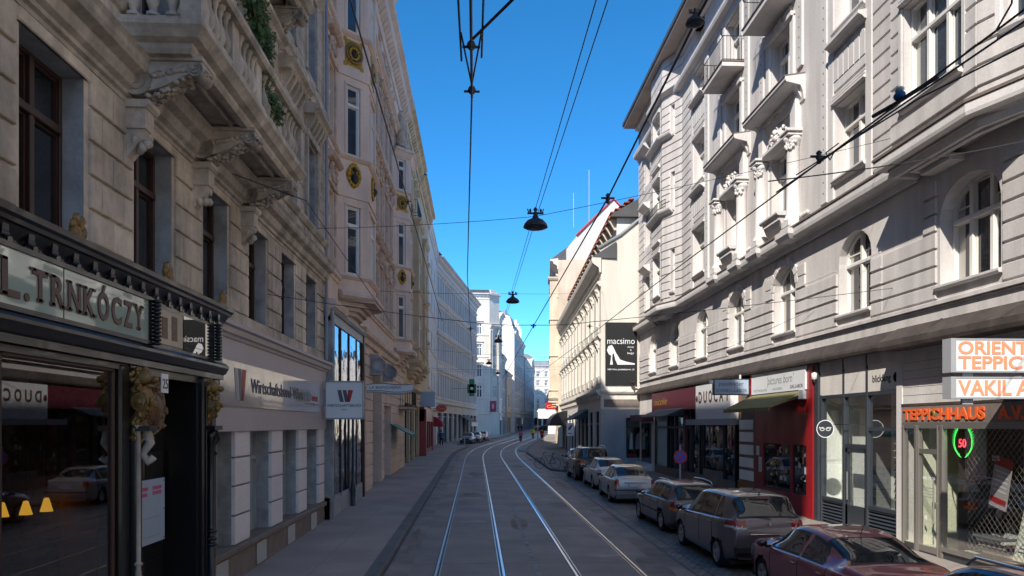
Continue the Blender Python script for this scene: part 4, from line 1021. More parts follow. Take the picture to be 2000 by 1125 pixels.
def simple_bay(b, F, s0, s1, pr, z0, z1, levels, mat):
    m = MB(F, mat); m.wall(s0, s1, z0, z1, pr, [(s0+.5, s1-.5, u, v) for u, v in levels], .15)
    for s in (s0, s1): m.quad((s, 0, z0), (s, pr, z0), (s, pr, z1), (s, 0, z1))
    m.add([(s0, 0, z0), (s1, 0, z0), (s1, pr, z0), (s0, pr, z0)], [(0, 1, 2, 3)]); m.add([(s0, 0, z1), (s1, 0, z1), (s1, pr, z1), (s0, pr, z1)], [(0, 1, 2, 3)])
    for u, v in levels: m.sweep([(s0, 0), (s0, pr), (s1, pr), (s1, 0)], [(0, u-.2), (.12, u-.12), (.12, u-.04), (0, u)])
    for z in (z0, z1): m.sweep([(s0, 0), (s0, pr), (s1, pr), (s1, 0)], [(0, z-.3), (.1, z-.25), (.22, z-.05), (.22, z+.1), (0, z+.15)])
    m.rust(s0, s1, [z0+.3+.4*i for i in range(int((z1-z0)/.4))], pr, pr+.025, [(s0+.5, s1-.5, u, v) for u, v in levels], .04, .1)
    for k in range(3): m.poly_z([(s0+.15*k, 0), (s0+.15*k, pr-.2*k), (s1-.15*k, pr-.2*k), (s1-.15*k, 0)], z0-.3-.25*(k+1), z0-.3-.25*k)
    part('bay_wall', m, b)
    for u, v in levels: put_window(b, F, (s0+s1)/2, pr-.14, u, w=round(s1-s0-1, 2), h=round(v-u, 2), cols=2, tr=.7, mat='frame_white', bar=.06, curtain=.2, glass='glass')
simple_bay(b3, F, 53.0, 56.2, .8, 7.6, 17.4, [(8.6, 10.9), (12.6, 14.9)], 'plaster_tan'); simple_bay(b3, F, 59.0, 62.0, .8, 7.6, 17.4, [(8.6, 10.9), (12.6, 14.9)], 'plaster_tan')
def iron_balcony(b, F, s0, s1, z, pr=.8, h=.95, mat='dark_iron', slabm=None, pitch=.13, arc=False, slabh=.14, rail='frame_black'):
    if slabm:
        m = MB(F, slabm); m.box(s0, s1, 0, pr, z-slabh, z-.02); m.use('r1_cornice_top'); m.box(s0-.03, s1+.03, 0, pr+.04, z-.02, z+.02); part('balcony_slab', m, b)
    m = MB(F, rail)
    P = [(s0+.04, .02), (s0+.04, pr-.05), (s1-.04, pr-.05), (s1-.04, .02)]
    for zz in (z+.08, z+h): m.tube([(a, o, zz) for a, o in P], .018, 5)
    for (a, o), (c, q) in zip(P, P[1:]):
        n = int(math.hypot(c-a, q-o)/pitch)
        for i in range(n+1):
            f = i/n; m.tube([(a+(c-a)*f, o+(q-o)*f, z), (a+(c-a)*f, o+(q-o)*f, z+h)], .009, 4, caps=False)
    return part('balcony_railing', m, b)
iron_balcony(b3, F, 52.6, 56.6, 17.7, .8); iron_balcony(b3, F, 46.8, 50.2, 4.4, .9, slabm='plaster_tan')
m = MB(F, 'awning_green'); m.poly_s([(.02, 3.35), (1.15, 2.75), (1.15, 2.7), (.02, 3.3)], 42.6, 46.2); m.poly_s([(1.15, 2.75), (1.17, 2.75), (1.17, 2.55), (1.15, 2.55)], 42.6, 46.2)
m.use('frame_white')
for s in (42.9, 43.6, 44.3, 45.0, 45.7): m.poly_s([(.02, 3.36), (1.16, 2.755), (1.16, 2.765), (.02, 3.37)], s, s+.12)
single('green_awning', m, 'small green striped awning over the left pavement', 'awning')
m = MB(F, 'sign_blue_grey'); m.use('frame_grey')
bs = Fr(-4.6, 61.5, (1, 0), (0, -1)); m = MB(bs, 'sign_blue_grey'); m.bevbox(.15, 1.33, -.1, .1, 4.75, 5.95, .02); m.use('frame_dark').tube([(-.1, 0, 5.35), (.15, 0, 5.35)], .03, 6)
m.use('frame_white')
single('box_sign', m, 'plain pale blue square box sign high above the left pavement', 'sign')
# dark narrow shop windows in front of b3 ground floor + red shop
rs = thing('red_shopfront', 'deep red shopfront standing out from the left wall', 'shopfront', F.P(70, 0, gz(70)))
m = MB(F, 'shop_red'); m.box(64.2, 64.8, -.1, .6, 0, 4.6); m.box(64.2, 76.6, -.1, .45, 3.6, 4.8); m.box(76.0, 76.6, -.1, .5, 0, 4.1); m.box(64.8, 76, -.1, .4, 0, 1.2)
for s in (67.3, 70.2, 73.1): m.box(s, s+.35, -.1, .4, .9, 3.6)
pass; part('frame', m, rs)
m = MB(F, 'glass'); m.box(64.8, 76.0, .1, .15, 1.1, 3.6); part('shop_window', m, rs)
m = MB(F, 'awning_red'); n = 10
for i in range(n):
    a0, a1 = math.pi/2*i/n, math.pi/2*(i+1)/n; m.add([(80, 1.3*math.sin(a0), 3.1+1.1*math.cos(a0)), (84, 1.3*math.sin(a0), 3.1+1.1*math.cos(a0)), (84, 1.3*math.sin(a1), 3.1+1.1*math.cos(a1)), (80, 1.3*math.sin(a1), 3.1+1.1*math.cos(a1))], [(0, 1, 2, 3)])
for s in (80, 84): m.add([(s, 0, 3.1)]+[(s, 1.3*math.sin(math.pi/2*i/n), 3.1+1.1*math.cos(math.pi/2*i/n)) for i in range(n+1)], [range(n+2)])
single('barrel_awning', m, 'rounded dark red barrel awning over the left pavement', 'awning')
m = MB(Fr(-4.75, 84.8, (1, 0), (0, -1)), 'sign_red'); q = m.F; m.poly_o([(.9+.62*math.cos(a), 5.1+.42*math.sin(a)) for a in [2*math.pi*k/28 for k in range(28)]], -.08, .08); m.use('letter_salmon'); m.poly_o([(.9+.56*math.cos(a), 5.1+.36*math.sin(a)) for a in [2*math.pi*k/28 for k in range(28)]], .08, .084); m.use('sign_red'); m.poly_o([(.9+.52*math.cos(a), 5.1+.32*math.sin(a)) for a in [2*math.pi*k/28 for k in range(28)]], .084, .088)
lettering(m, q, .5, .09, 5.02, 'Casa', .28, 'letter_salmon', .004, width=.8); m.use('dark_iron').tube([(-.1, 0, 5.1), (.3, 0, 5.1)], .03)
single('oval_sign', m, 'red oval sign with pale script jutting over the left pavement', 'sign')
# lower neighbour behind the camera
house('plain_corner_building', 'plain grey building behind the viewer on the left', LF, -45, -1.2, gz(-20), 21.8, [(6.0+3.7*i, 8.0+3.7*i) for i in range(4)], 2.8, 'plaster_greywhite', base=4.9, roof='roof_dark', roofh=.2, cornice=.3, glass='glass')
# white plain house and long grey-white building
house('narrow_white_building', 'narrow plain bluish white building between tan house and long pale block', F, 64.0, 77.0, gz(70), 23.9, [(9.0, 10.8), (12.8, 14.6), (16.6, 18.4)], 3.1, 'plaster_tan', ww=.9, base=5.2, hoods=True, glass='glass')
house('plain_white_building', 'plain white building with small windows beside the long pale block', F, 77.0, 92.0, gz(84), 23.6, [(7.2, 8.9), (11.3, 13.0), (15.4, 17.1), (19, 20.6)], 5.2, 'plaster_white', ww=1.1, base=5.0, hoods=False, cornice=.35)
d4 = Vector((.13, 1)).normalized(); F4 = Fr(-4.75, 92, (d4.x, d4.y), (d4.y, -d4.x))
b4, cs4 = house('long_pale_building', 'long pale grey building with rows of tall windows on the left bend', F4, 0, 37.5, gz(92), 23.4, [(6.7, 9.5), (11.2, 13.9), (15.0, 17.6), (18.8, 21.2)], 1.75, 'plaster_greywhite', ww=.95, base=6.0, trim='plaster_white', glass='glass_blue', basemat='plaster_cream', cornice=.8, roofh=2)
m = MB(F4, 'plaster_white')
for i in range(60): m.lathe((.4+i*.62, .14, 14.35), [(.2, 0), (.2, .1), (.12, .12)], 8, 'o')
for i in range(24): m.bev(.6+i*1.55, .6+i*1.55+1.1, 10.1, 10.7, 0, .1)
part('frieze', m, b4)
m = MB(Fr(-.6, 104, (1, 0), (0, -1)), 'green_sign'); m.box(-.6, .6, -.1, .1, 7.6, 8.8); m.box(-.35, .35, -.1, .1, 7.2, 9.5); m.use('sign_white'); m.lathe((0, .1, 8.2), [(.22, 0), (.22, .01), (.12, .01)], 14, 'o'); m.use('dark_iron'); m.tube([(-2.8, 0, 8.2), (-.3, 0, 8.2)], .03)
single('green_cross_sign', m, 'green cross shaped sign hanging over the road bend', 'sign')
m = MB(F4, 'awning_grey'); m.poly_s([(.02, 4.6), (1.5, 3.7), (1.5, 3.6), (.02, 4.5)], 20, 27); m.use('frame_white'); m.poly_s([(1.5, 3.7), (1.52, 3.7), (1.52, 3.1), (1.5, 3.1)], 20, 27); single('shop_awning', m, 'pale shop awning along the long pale building', 'awning')
# white building facing us at the bend
d5 = Vector((.62, .78)).normalized(); n5 = Vector((d5.y, -d5.x)); F5 = Fr(-1.3, 141.4, (1, .05), (.05, -1))
b5, _ = house('white_corner_building', 'tall white sunlit corner building with pilasters at the far bend', F5, 0, 3.75, gz(130), 27.4, [(8.4, 10.6), (12.2, 14.4), (16, 18.2), (20, 22)], 3.0, 'plaster_cream', ww=.95, base=5.4, trim='plaster_white', bases=False, roofh=1)
F5b = Fr(2.45, 141.6, (.72, .7), (.7, -.72)); 
m = MB(F5b, 'plaster_cream'); m.wall(0, 2.6, 0, 27.4, 0, [(.8, 1.8, u, v) for u, v in ((8.4, 10.6), (12.2, 14.4), (16, 18.2))], .2)
for s in (0, .45, 2.15): m.lathe((s+.15, .02, 5.6), [(.28, 0), (.24, .3), (.24, 15), (.32, 15.3)], 10)
m.sweep([(0, 0), (2.6, 0)], [(0, 21.0), (.3, 21.3), (.5, 21.6), (.5, 21.9), (0, 22)]); m.sweep([(0, 0), (2.6, 0)], [(0, 27), (.4, 27.3), (.4, 27.6), (0, 27.8)]); m.box(.6, 2.0, -1.5, -.2, 27.4, 28.3); part('corner_tower', m, b5)
for u, v in ((8.4, 10.6), (12.2, 14.4), (16, 18.2)): put_window(b5, F5b, 1.3, -.18, u, w=1.0, h=2.2, cols=2, tr=.7, mat='frame_white', bar=.06, curtain=.2, glass='glass')
F5c = Fr(4.35, 143.4, (.11, .994), (.994, -.11))
house('white_side_building', 'shaded side wing of the white corner building', F5c, 0, 6, gz(140), 24.2, [(8.4, 10.6), (12.2, 14.4), (16, 18.2), (20, 22)], 2.6, 'plaster_greywhite', ww=.95, base=5.4, trim='plaster_white', bases=True, roofh=1)
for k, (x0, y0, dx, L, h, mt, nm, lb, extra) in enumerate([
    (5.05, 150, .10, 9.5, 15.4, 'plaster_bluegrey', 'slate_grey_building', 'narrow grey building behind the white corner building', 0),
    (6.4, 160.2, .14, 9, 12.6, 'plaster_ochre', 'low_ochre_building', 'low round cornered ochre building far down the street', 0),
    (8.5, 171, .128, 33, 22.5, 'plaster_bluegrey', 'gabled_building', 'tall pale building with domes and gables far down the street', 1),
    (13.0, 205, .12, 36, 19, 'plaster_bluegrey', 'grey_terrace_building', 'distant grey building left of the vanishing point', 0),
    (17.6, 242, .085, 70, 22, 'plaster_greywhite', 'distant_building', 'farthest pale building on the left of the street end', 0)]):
    d = Vector((dx, 1)).normalized(); FF = Fr(x0, y0, (d.x, d.y), (d.y, -d.x)); g = gz(y0)
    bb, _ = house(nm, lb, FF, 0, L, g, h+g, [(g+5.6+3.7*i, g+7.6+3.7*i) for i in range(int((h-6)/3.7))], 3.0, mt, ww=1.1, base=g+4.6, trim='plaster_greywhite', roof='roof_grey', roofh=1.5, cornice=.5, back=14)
    if extra:
        m = MB(FF, 'plaster_white'); m.poly_s([(.02, 0), (.02, 24), (-1, 27.5), (-3, 28.2), (-5.5, 27.0), (-7.5, 22), (-7.5, 0)], -.3, -.02); part('gable_wall', m, bb)
        m = MB(FF, 'roof_grey')
        for s, o, r, hh in ((2.5, -2.4, 2.3, 5.2), (9, -1.5, 1.8, 3.5)): m.lathe((s, o, g+h), [(r, 0), (r*1.0, hh*.35), (r*.8, hh*.6), (r*.45, hh*.8), (r*.2, hh*.88), (r*.2, hh)], 14)
        m.use('plaster_white')
        for s in (5.5, 12.5, 17, 22): m.poly_o([(s-1.1, g+h), (s+1.1, g+h), (s+.6, g+h+1.6), (s, g+h+3.4), (s-.6, g+h+1.6)], -.4, .1)
        part('dome', m, bb)
# ================================================================ right side, building 1 (big pale one)
F = RF
r1 = thing('grand_pale_building', 'huge sunlit pale grey building with bays balconies and arched windows', 'building', (10.6, 30, gz(30)))
gw = [(15.05, 17.1)]+[(e, e+1.85) for e in (20.15, 25.0, 29.9, 34.7, 39.7, 44.65)]+[(46.9, 48.1)]
W1 = [(a, b, 6.45, 8.72, .75 if b-a > 1.5 else .55, .42) for a, b in gw[:1]]+[(a, b, 6.45, 8.72, .75 if b-a > 1.5 else .5, .34) for a, b in gw[1:-1]]
E0, E1 = -40, 49.3
m = MB(F, 'r1_plaster')
m.wall(E0, E1, 4.9, 9.7, 0, W1, .34)
m.rust(E0, 19.55, [6.16, 6.53, 6.93, 7.33, 7.73], 0, .05, W1, .055, .1); m.rust(E0, 17.7, [7.73, 8.13, 8.53, 8.93], 0, .05, W1, .055, .1)
for e in range(1, 7):
    a, b = gw[e]
m.rust(19.5, E1, [6.16, 6.53, 6.93, 7.33, 7.73], 0, .06, W1, .055, .05)
for h in W1[2:4]:
    for x0, x1 in ((h[0]-.75, h[0]-.05), (h[1]+.05, h[1]+.75)): m.rust(x0, x1, [7.73, 8.13, 8.53], 0, .05, [], .035)
for z in (6.53, 6.93, 7.33, 7.73):                          # thin second fillet in each joint
    segs = [(19.55, E1)]
    for h in W1:
        segs = [s for x, y in segs for s in (((x, h[0]-.06), (h[1]+.06, y)) if h[0] > x and h[1] < y else ((x, y),))]
    for x, y in segs: m.box(x, y, .05, .075, z+.045, z+.075)
m.bev(E0, E1, 6.02, 6.13, 0, .09); m.box(E0, E1, 0, .05, 5.98, 6.0)
part('wall', m, r1)
for h in W1:                                                 # keystones and sills
    m = MB(F, 'r1_trim')
    c, n = (h[0]+h[1])/2, 9; rx = (h[1]-h[0])/2
    for k in (range(n) if h in W1[2:4] else ()):
        a0, a1 = math.pi*(k+.08)/n, math.pi*(k+.92)/n; zc = h[3]-h[4]
        P = [(c-(rx+d)*math.cos(a), zc+(h[4]+d)*math.sin(a)) for d, a in ((.02, a0), (.24+.05*(k % 2), a0), (.24+.05*(k % 2), a1), (.02, a1))]
        m.poly_o(P, 0, .06)
    m.sweep([(h[0]-.08, 0), (h[1]+.08, 0)], [(0, 6.36), (.1, 6.36), (.12, 6.4), (.12, 6.45), (0, 6.47)])
    part('window_trim', m, r1)
for (a, b, c, d, rs_, dp) in W1: put_window(r1, F, (a+b)/2, -dp+.03, c, w=round(b-a, 2), h=round(d-c, 2), rise=rs_, cols=3 if b-a > 2 else 2, tr=.62, mat='frame_white', bar=.075, curtain=.17, glass='glass', deep=.09)
m = MB(F, 'canopy_metal'); m.poly_s([(0, 5.66), (.08, 5.68), (.56, 5.34), (.58, 5.2), (.56, 5.12), (0, 5.12)], E0, 18.75); m.poly_s([(0, 5.66), (.05, 5.67), (.25, 5.36), (.27, 5.28), (.25, 5.2), (0, 5.2)], 18.75, E1+.1)
for s in [10, 14.2, 16.9]: m.poly_s([(0, 5.68), (.08, 5.7), (.575, 5.355), (.575, 5.33), (0, 5.64)], s, s+.03)
part('canopy', m, r1)
# upper wall
UP = .05
plain = [21.2, 35.85]; mid = [26.15, 31.05]; far = [46.9]
H = []
for c in plain: H += [(c-.92, c+.92, 10.45, 12.62), (c-.92, c+.92, 14.75, 16.95), (c-.92, c+.92, 18.6, 20.2), (c-.8, c+.8, 21.1, 22.3)]
for c in mid: H += [(c-.85, c+.85, 10.45, 12.75), (c-.85, c+.85, 14.75, 16.8), (c-.85, c+.85, 17.62, 20.05), (c-.8, c+.8, 21.1, 22.3)]
for c in far: H += [(c-.6, c+.6, 10.4, 12.5), (c-.6, c+.6, 14.3, 16.3), (c-.6, c+.6, 18.1, 19.9), (c-.5, c+.5, 21.1, 22.2)]
m = MB(F, 'r1_plaster'); m.wall(18.0, 49.3, 9.6, 22.9, UP, H, .42); zr = [9.95+.42*i for i in range(31)]
m.wall(E0, 13.0, 9.6, 22.9, UP, [(c-.9, c+.9, z, z+2.2) for c in (2, 7, -3, -8) for z in (10.4, 14.6, 18.5)], .3)
m.rust(18.05, 19.91, zr, UP, UP+.045, H, .05, .1); m.rust(37.2, 49.3, zr, UP, UP+.045, H, .05, .2)
m.quad((E1, 0, 0), (E1, -12, 0), (E1, -12, 22.9), (E1, UP, 22.9))
part('upper_wall', m, r1)
def pil(c, z0, z1, wd=.42):
    m = MB(F, 'r1_trim'); m.bev(c-wd/2, c+wd/2, z0, z1, UP, UP+.07, .02); m.use('canopy_metal'); z = z0+.3
    while z < z1-.2: m.box(c-.022, c+.022, UP+.07, UP+.076, z, z+.045); z += .33
    part('pilaster', m, r1)
for c in (22.75, 24.5, 27.85, 29.4, 32.75, 34.55): pil(c, 9.95 if c in (22.75, 34.55) else 14.9, 20.3)
for c in plain:
    m = MB(F, 'r1_trim')
    for e in (c-1.10, c+1.10): m.bev(e-.17, e+.17, 9.9, 20.3, UP, UP+.062, .015)
    for z0, z1 in ((12.62, 14.2), (16.95, 18.1)):
        for k in range(3): m.bev(c-.98, c+.98, z0+.04+k*.11, z0+.13+k*.11, UP, UP+.13-.03*k, .02)
        m.bev(c-.93, c+.93, z0+.42, z0+.7, UP, UP+.05, .02)
        for k in range(6):
            s = c-.9+k*.31; m.poly_o([(s, z0+.72)]+[(s+.13-.13*math.cos(q*math.pi/6), z0+1.32+.12*math.sin(q*math.pi/6)) for q in range(7)]+[(s+.26, z0+.72)], UP, UP+.06)
        m.sweep([(c-1.02, UP), (c+1.02, UP)], [(0, z0+1.6), (.12, z0+1.62), (.2, z0+1.7), (.3, z0+1.74), (.3, z0+1.82), (0, z0+1.88)])
        m.sweep([(c-.95, UP), (c+.95, UP)], [(0, z0-2.3), (.1, z0-2.28), (.14, z0-2.22), (.14, z0-2.17), (0, z0-2.15)])
    part('window_surround', m, r1)
for c in mid:
    m = MB(F, 'r1_trim')
    for s in (c-1.42, c+1.42):                                # columns
        m.bevbox(s-.3, s+.3, UP-.05, .5, 9.75, 9.98); m.lathe((s, .22, 9.98), [(.29, 0), (.3, .06), (.25, .1), (.25, .14), (.215, .2), (.2, 2.3), (.21, 2.34), (.205, 2.42), (.26, 2.55), (.3, 2.62), (.3, 2.7)], 18)
        m.bevbox(s-.31, s+.31, UP-.05, .52, 12.68, 12.76); m.bevbox(s-.36, s+.36, UP-.05, .56, 12.8, 12.9)
        for k in range(34): a = rnd.uniform(0, 3.14); m.blob((s+.25*math.cos(a), .22+.23*math.sin(a), 12.5+rnd.uniform(-.22, .16)), (.045, .045, .06), 6, 4, .4)
        m.bevbox(s-.22, s+.22, UP-.05, .24, 12.9, 14.0)
    for k in range(210):                                       # carved group over the window
        a = rnd.uniform(0, math.pi); r = rnd.uniform(.35, .95); m.blob((c+r*1.05*math.cos(a), .14+rnd.uniform(-.06, .16)*(1.2-r), 12.85+r*.75*math.sin(a)), (rnd.uniform(.03, .08), .06, rnd.uniform(.03, .08)), 6, 4, .45)
    m.blob((c, .26, 13.4), (.09, .1, .11), 8, 6, .15); m.blob((c, .22, 13.2), (.13, .1, .12), 8, 6, .3)
    m.sweep([(c-1.0, UP), (c+1.0, UP)], [(0, 12.75), (.1, 12.75), (.3, 12.86), (.3, 12.95), (0, 13.0)])
    for s0, s1 in ((c-1.5, c-1.05), (c+1.05, c+1.5)): m.bev(s0, s1, 10.1, 12.5, UP, UP+.05)
    m.sweep([(c-1.98, UP), (c+1.98, UP)], [(0, 13.75), (.05, 13.75), (.08, 14.0), (.16, 14.2), (.62, 14.3), (.66, 14.36), (.66, 14.46), (0, 14.56)])
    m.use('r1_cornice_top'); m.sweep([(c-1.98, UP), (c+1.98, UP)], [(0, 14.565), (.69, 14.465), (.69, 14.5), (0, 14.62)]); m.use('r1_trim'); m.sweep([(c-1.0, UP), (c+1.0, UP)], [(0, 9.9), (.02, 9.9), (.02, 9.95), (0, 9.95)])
    for s in (c-1.72, c+1.72): m.poly_s([(UP, 13.8), (.12, 13.85), (.25, 14.1), (.4, 14.24), (.4, 14.3), (UP, 14.3)], s-.1, s+.1)
    for k in range(20): m.box(c-1.6+k*.16, c-1.53+k*.16, .15, .25, 14.02, 14.12)
    m.poly_s([(UP, 9.75), (.16, 9.78), (.3, 10.0), (.42, 10.3), (.45, 10.42), (UP, 10.45)], c-.72, c+.72); m.sweep([(c-.8, UP), (c+.8, UP)], [(0, 10.34), (.42, 10.34), (.48, 10.4), (.48, 10.46), (0, 10.5)])
    for k in range(18): m.box(c-.7+k*.08, c-.67+k*.08, .3, .44, 10.2, 10.33)
    for s0, s1 in ((c-2.4, c-1.75), (c+1.75, c+2.4)):
        for k in range(7): m.blob((s0+.05+k*.09, .14, 10.02), (.06, .06, .08), 6, 4, .2)
    for e in (c-1.05, c+1.05):
        m.bev(e-.15, e+.15, 14.7, 16.9, UP, UP+.08, .02); m.bev(e-.15, e+.15, 17.62, 20.2, UP, UP+.08, .02)
    m.bev(c-1.2, c+1.2, 16.85, 17.0, UP, UP+.16); m.bev(c-1.2, c+1.2, 20.1, 20.3, UP, UP+.1)
    for k in range(5): m.bev(c-.95+k*.4, c-.65+k*.4, 17.0, 17.3, UP, UP+.06)
    part('window_surround', m, r1)
m = MB(F, 'r1_trim')
# belt cornice following both bays
BAY = .68; NB0, NB1, NBW = 14.75, 17.9, 13.1
FB0, FB1 = 40.4, 43.0
pathF = [(17.9, UP), (38.8, UP), (FB0, BAY), (FB1, BAY), (44.6, UP), (49.4, UP)]
m.use('r1_trim'); belt_p = [(0, 9.1), (.05, 9.1), (.07, 9.28), (.12, 9.34), (.38, 9.36), (.4, 9.46), (.4, 9.62)]
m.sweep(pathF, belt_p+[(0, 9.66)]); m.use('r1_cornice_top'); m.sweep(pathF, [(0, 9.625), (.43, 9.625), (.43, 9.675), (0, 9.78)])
m.use('r1_trim'); nearp = [(12.9, UP), (NB0, BAY), (NB1, BAY), (NB1+.01, UP)]
for zz in (0,):
    m.sweep(nearp, [(-.1, 9.16), (.0, 9.16), (.04, 9.3), (.08, 9.36), (.28, 9.38), (.3, 9.45), (.3, 9.62), (-.1, 9.66)]); m.use('r1_cornice_top'); m.sweep(nearp, [(-.1, 9.63), (.33, 9.63), (.33, 9.69), (-.1, 9.82)]); m.use('r1_trim')
for c in mid:
    for s in (c-1.42, c+1.42): m.sweep([(s-.42, UP+.05), (s-.42, .5), (s+.42, .5), (s+.42, UP+.05)], [(-.06, 9.28), (.02, 9.3), (.12, 9.44), (.12, 9.62), (-.06, 9.66)]); m.box(s-.42, s+.42, UP, .48, 9.3, 9.76)
m.sweep([(12, UP), (49.4, UP)], [(0, 20.28), (.08, 20.28), (.12, 20.42), (.34, 20.5), (.38, 20.62), (.38, 20.74), (0, 20.82)])
part('cornice', m, r1)
for pts in ([(12.95, 0), (NB0, BAY+.1), (NB1, BAY+.1), (NB1, 0)], [(38.9, 0), (FB0, BAY+.1), (FB1, BAY+.1), (44.5, 0)]):
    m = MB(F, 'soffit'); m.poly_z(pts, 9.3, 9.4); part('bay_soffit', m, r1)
m = MB(F, 'r1_trim'); m.sweep([(13.6, .1), (15.1, .42), (17.3, .42), (17.35, .05)], [(0, 9.14), (.12, 9.14), (.16, 9.3), (0, 9.3)]); m.box(16.2, 17.3, 0, .35, 9.05, 9.2); part('bay_console', m, r1)
m = MB(F, 'r1_trim'); m.box(41, 42.4, 0, .6, 9.1, 9.3); m.sweep([(39.5, .1), (40.6, .5), (42.8, .5), (43.6, .1)], [(0, 9.1), (.14, 9.12), (.2, 9.3), (0, 9.3)])
part('bay_console', m, r1)
def faceframe(F, a, b):
    pa, pb = F.P(a[0], a[1], 0), F.P(b[0], b[1], 0); u = Vector((pb[0]-pa[0], pb[1]-pa[1])); L = u.length; u.normalize(); n = Vector((-u.y, u.x))
    if n.dot(F.n) < 0: n = -n
    return Fr(pa[0], pa[1], u, n), L
def bayface(a, b, wins, label=None, rz=True, cols=3):
    FF, L = faceframe(F, a, b); hs_ = [(c-w_/2, c+w_/2, z0, z1) for c, w_, z0, z1 in wins]
    m = MB(FF, 'r1_plaster'); m.wall(0, L, 9.7, 22.6, 0, hs_, .3)
    if rz: m.rust(.0, L, zr, 0, .045, hs_, .05, .06 if L < 2.5 else .1)
    part('bay_wall', m, r1)
    for c, w_, z0, z1 in wins: put_window(r1, FF, c, -.26, z0, w=w_, h=round(z1-z0, 2), cols=3 if w_ > 1.7 else (2 if w_ > .8 else 1), tr=.66, mat='frame_white', bar=.07, curtain=.12 if w_ > .8 else 0, glass='glass_blue', deep=.09)
    m = MB(FF, 'r1_trim')
    for c, w_, z0, z1 in wins:
        m.sweep([(c-w_/2-.03, 0), (c+w_/2+.03, 0)], [(0, z0-.14), (.1, z0-.12), (.14, z0-.06), (.14, z0), (0, z0+.02)])
        if w_ > .8:
            for k in range(3): m.bev(c-w_/2-.05, c+w_/2+.05, z1+.03+k*.1, z1+.11+k*.1, 0, .14-.03*k, .02)
            m.poly_s([(0, z1+.5), (.05, z1+.52), (.16, z1+.62), (.16, z1+.7), (0, z1+.74)], c-w_/2-.08, c+w_/2+.08)
            m.bev(c-w_/2-.16, c-w_/2-.03, z0, z1, 0, .05); m.bev(c+w_/2+.03, c+w_/2+.16, z0, z1, 0, .05)
    part('window_trim', m, r1)
lv = [(10.62, 12.95), (14.9, 17.0), (18.8, 20.5)]
bayface((NB0, BAY), (NB1, BAY), [(1.57, 2.15, z0, z1) for z0, z1 in lv]); bayface((12.9, UP), (NB0, BAY), [(.95, .95, z0+.25, z1) for z0, z1 in lv])
bayface((NB1, UP), (NB1, BAY), [], rz=False)
bayface((38.8, UP), (FB0, BAY), [(.85, .34, z0-.35, z1-.5) for z0, z1 in lv]); bayface((FB0, BAY), (FB1, BAY), [(1.3, 1.5, z0-.3, z1-.4) for z0, z1 in lv]); bayface((FB1, BAY), (44.6, UP), [])
m = MB(F, 'r1_trim')
for z in (14.35, 18.3): m.sweep([(39.5, BAY*.45), (FB0, BAY), (FB1, BAY), (43.6, BAY*.6)], [(0, z), (.15, z+.02), (.3, z+.12), (.34, z+.2), (.34, z+.26), (0, z+.32)])
m.sweep([(38.8, UP), (FB0, BAY), (FB1, BAY), (44.6, UP)], [(0, 20.6), (.1, 20.6), (.3, 20.75), (.3, 20.95), (0, 21.0)]); part('bay_ledge', m, r1)
m = MB(F, 'frame_black'); pt = [(39.6, .75), (FB0, .98), (FB1, .98), (43.5, .78)]
for zz in (14.7, 15.05): m.tube([(a, o, zz) for a, o in pt], .02, 5)
for (a, o), (b, q) in zip(pt, pt[1:]):
    for k in range(int((b-a)/.13)): f = k*.13/(b-a); m.tube([(a+(b-a)*f, o+(q-o)*f, 14.65), (a+(b-a)*f, o+(q-o)*f, 15.05)], .011, 4)
part('bay_railing', m, r1)
def r1win(c, w_, z0, z1, **k): put_window(r1, F, c, UP-.38, z0, w=w_, h=round(z1-z0, 2), **k)
for c in plain+mid+far:
    for (a, b, z0, z1) in H:
        if abs((a+b)/2-c) < .01: r1win(c, round(b-a, 2), z0, z1, cols=2, tr=.68, mat='frame_white', bar=.075, curtain=rnd.choice([.14, .2]), glass='glass_blue', deep=.09)
m = MB(F, 'r1_trim')
for c in far:
    for z in (12.6, 16.4, 20.0): m.sweep([(c-.8, UP), (c+.8, UP)], [(0, z), (.15, z+.05), (.4, z+.25), (.45, z+.3), (.45, z+.38), (0, z+.45)])
for c in (46.9, 44.9): pass
part('window_hood', m, r1)
for c in mid: iron_balcony(r1, F, c-1.3, c+1.3, 17.6, .95, 1.0, slabm='r1_trim', slabh=.2)
# eaves and roof
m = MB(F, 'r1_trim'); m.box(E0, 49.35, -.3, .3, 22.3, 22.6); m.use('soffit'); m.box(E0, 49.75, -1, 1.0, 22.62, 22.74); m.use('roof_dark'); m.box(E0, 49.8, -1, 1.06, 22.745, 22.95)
m.poly_s([(1.0, 22.95), (-3, 26.5), (-12, 27), (-12, 22.9)], E0, 49.6); part('eaves', m, r1)
m = MB(F, 'canopy_metal'); m.tube([(18.25, .16, 9.9), (18.25, .16, 22.4)], .035, 8); part('downpipe', m, r1)
# ---------------------------------------------------------------- shops in its ground floor
# backing volume so that recesses are closed
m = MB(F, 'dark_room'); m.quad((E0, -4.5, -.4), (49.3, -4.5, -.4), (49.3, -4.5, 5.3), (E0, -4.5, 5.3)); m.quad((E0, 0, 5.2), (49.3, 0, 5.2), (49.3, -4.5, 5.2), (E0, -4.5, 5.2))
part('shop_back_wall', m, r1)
m = MB(F, 'r1_trim'); m.box(45.1, 49.3, -.3, .02, -.2, 5.2); m.box(18.6, 18.85, -.6, .04, -.2, 5.2); m.box(E0, 14, -.3, 0, -.2, 5.2); m.use('plinth_brown')
m.box(28.8, 30.3, -.3, .0, -.2, 5.2); m.box(30.9, 45.1, -.3, .03, -.2, .95); part('shop_pier', m, r1)
G = lambda t: gz(t)+.12
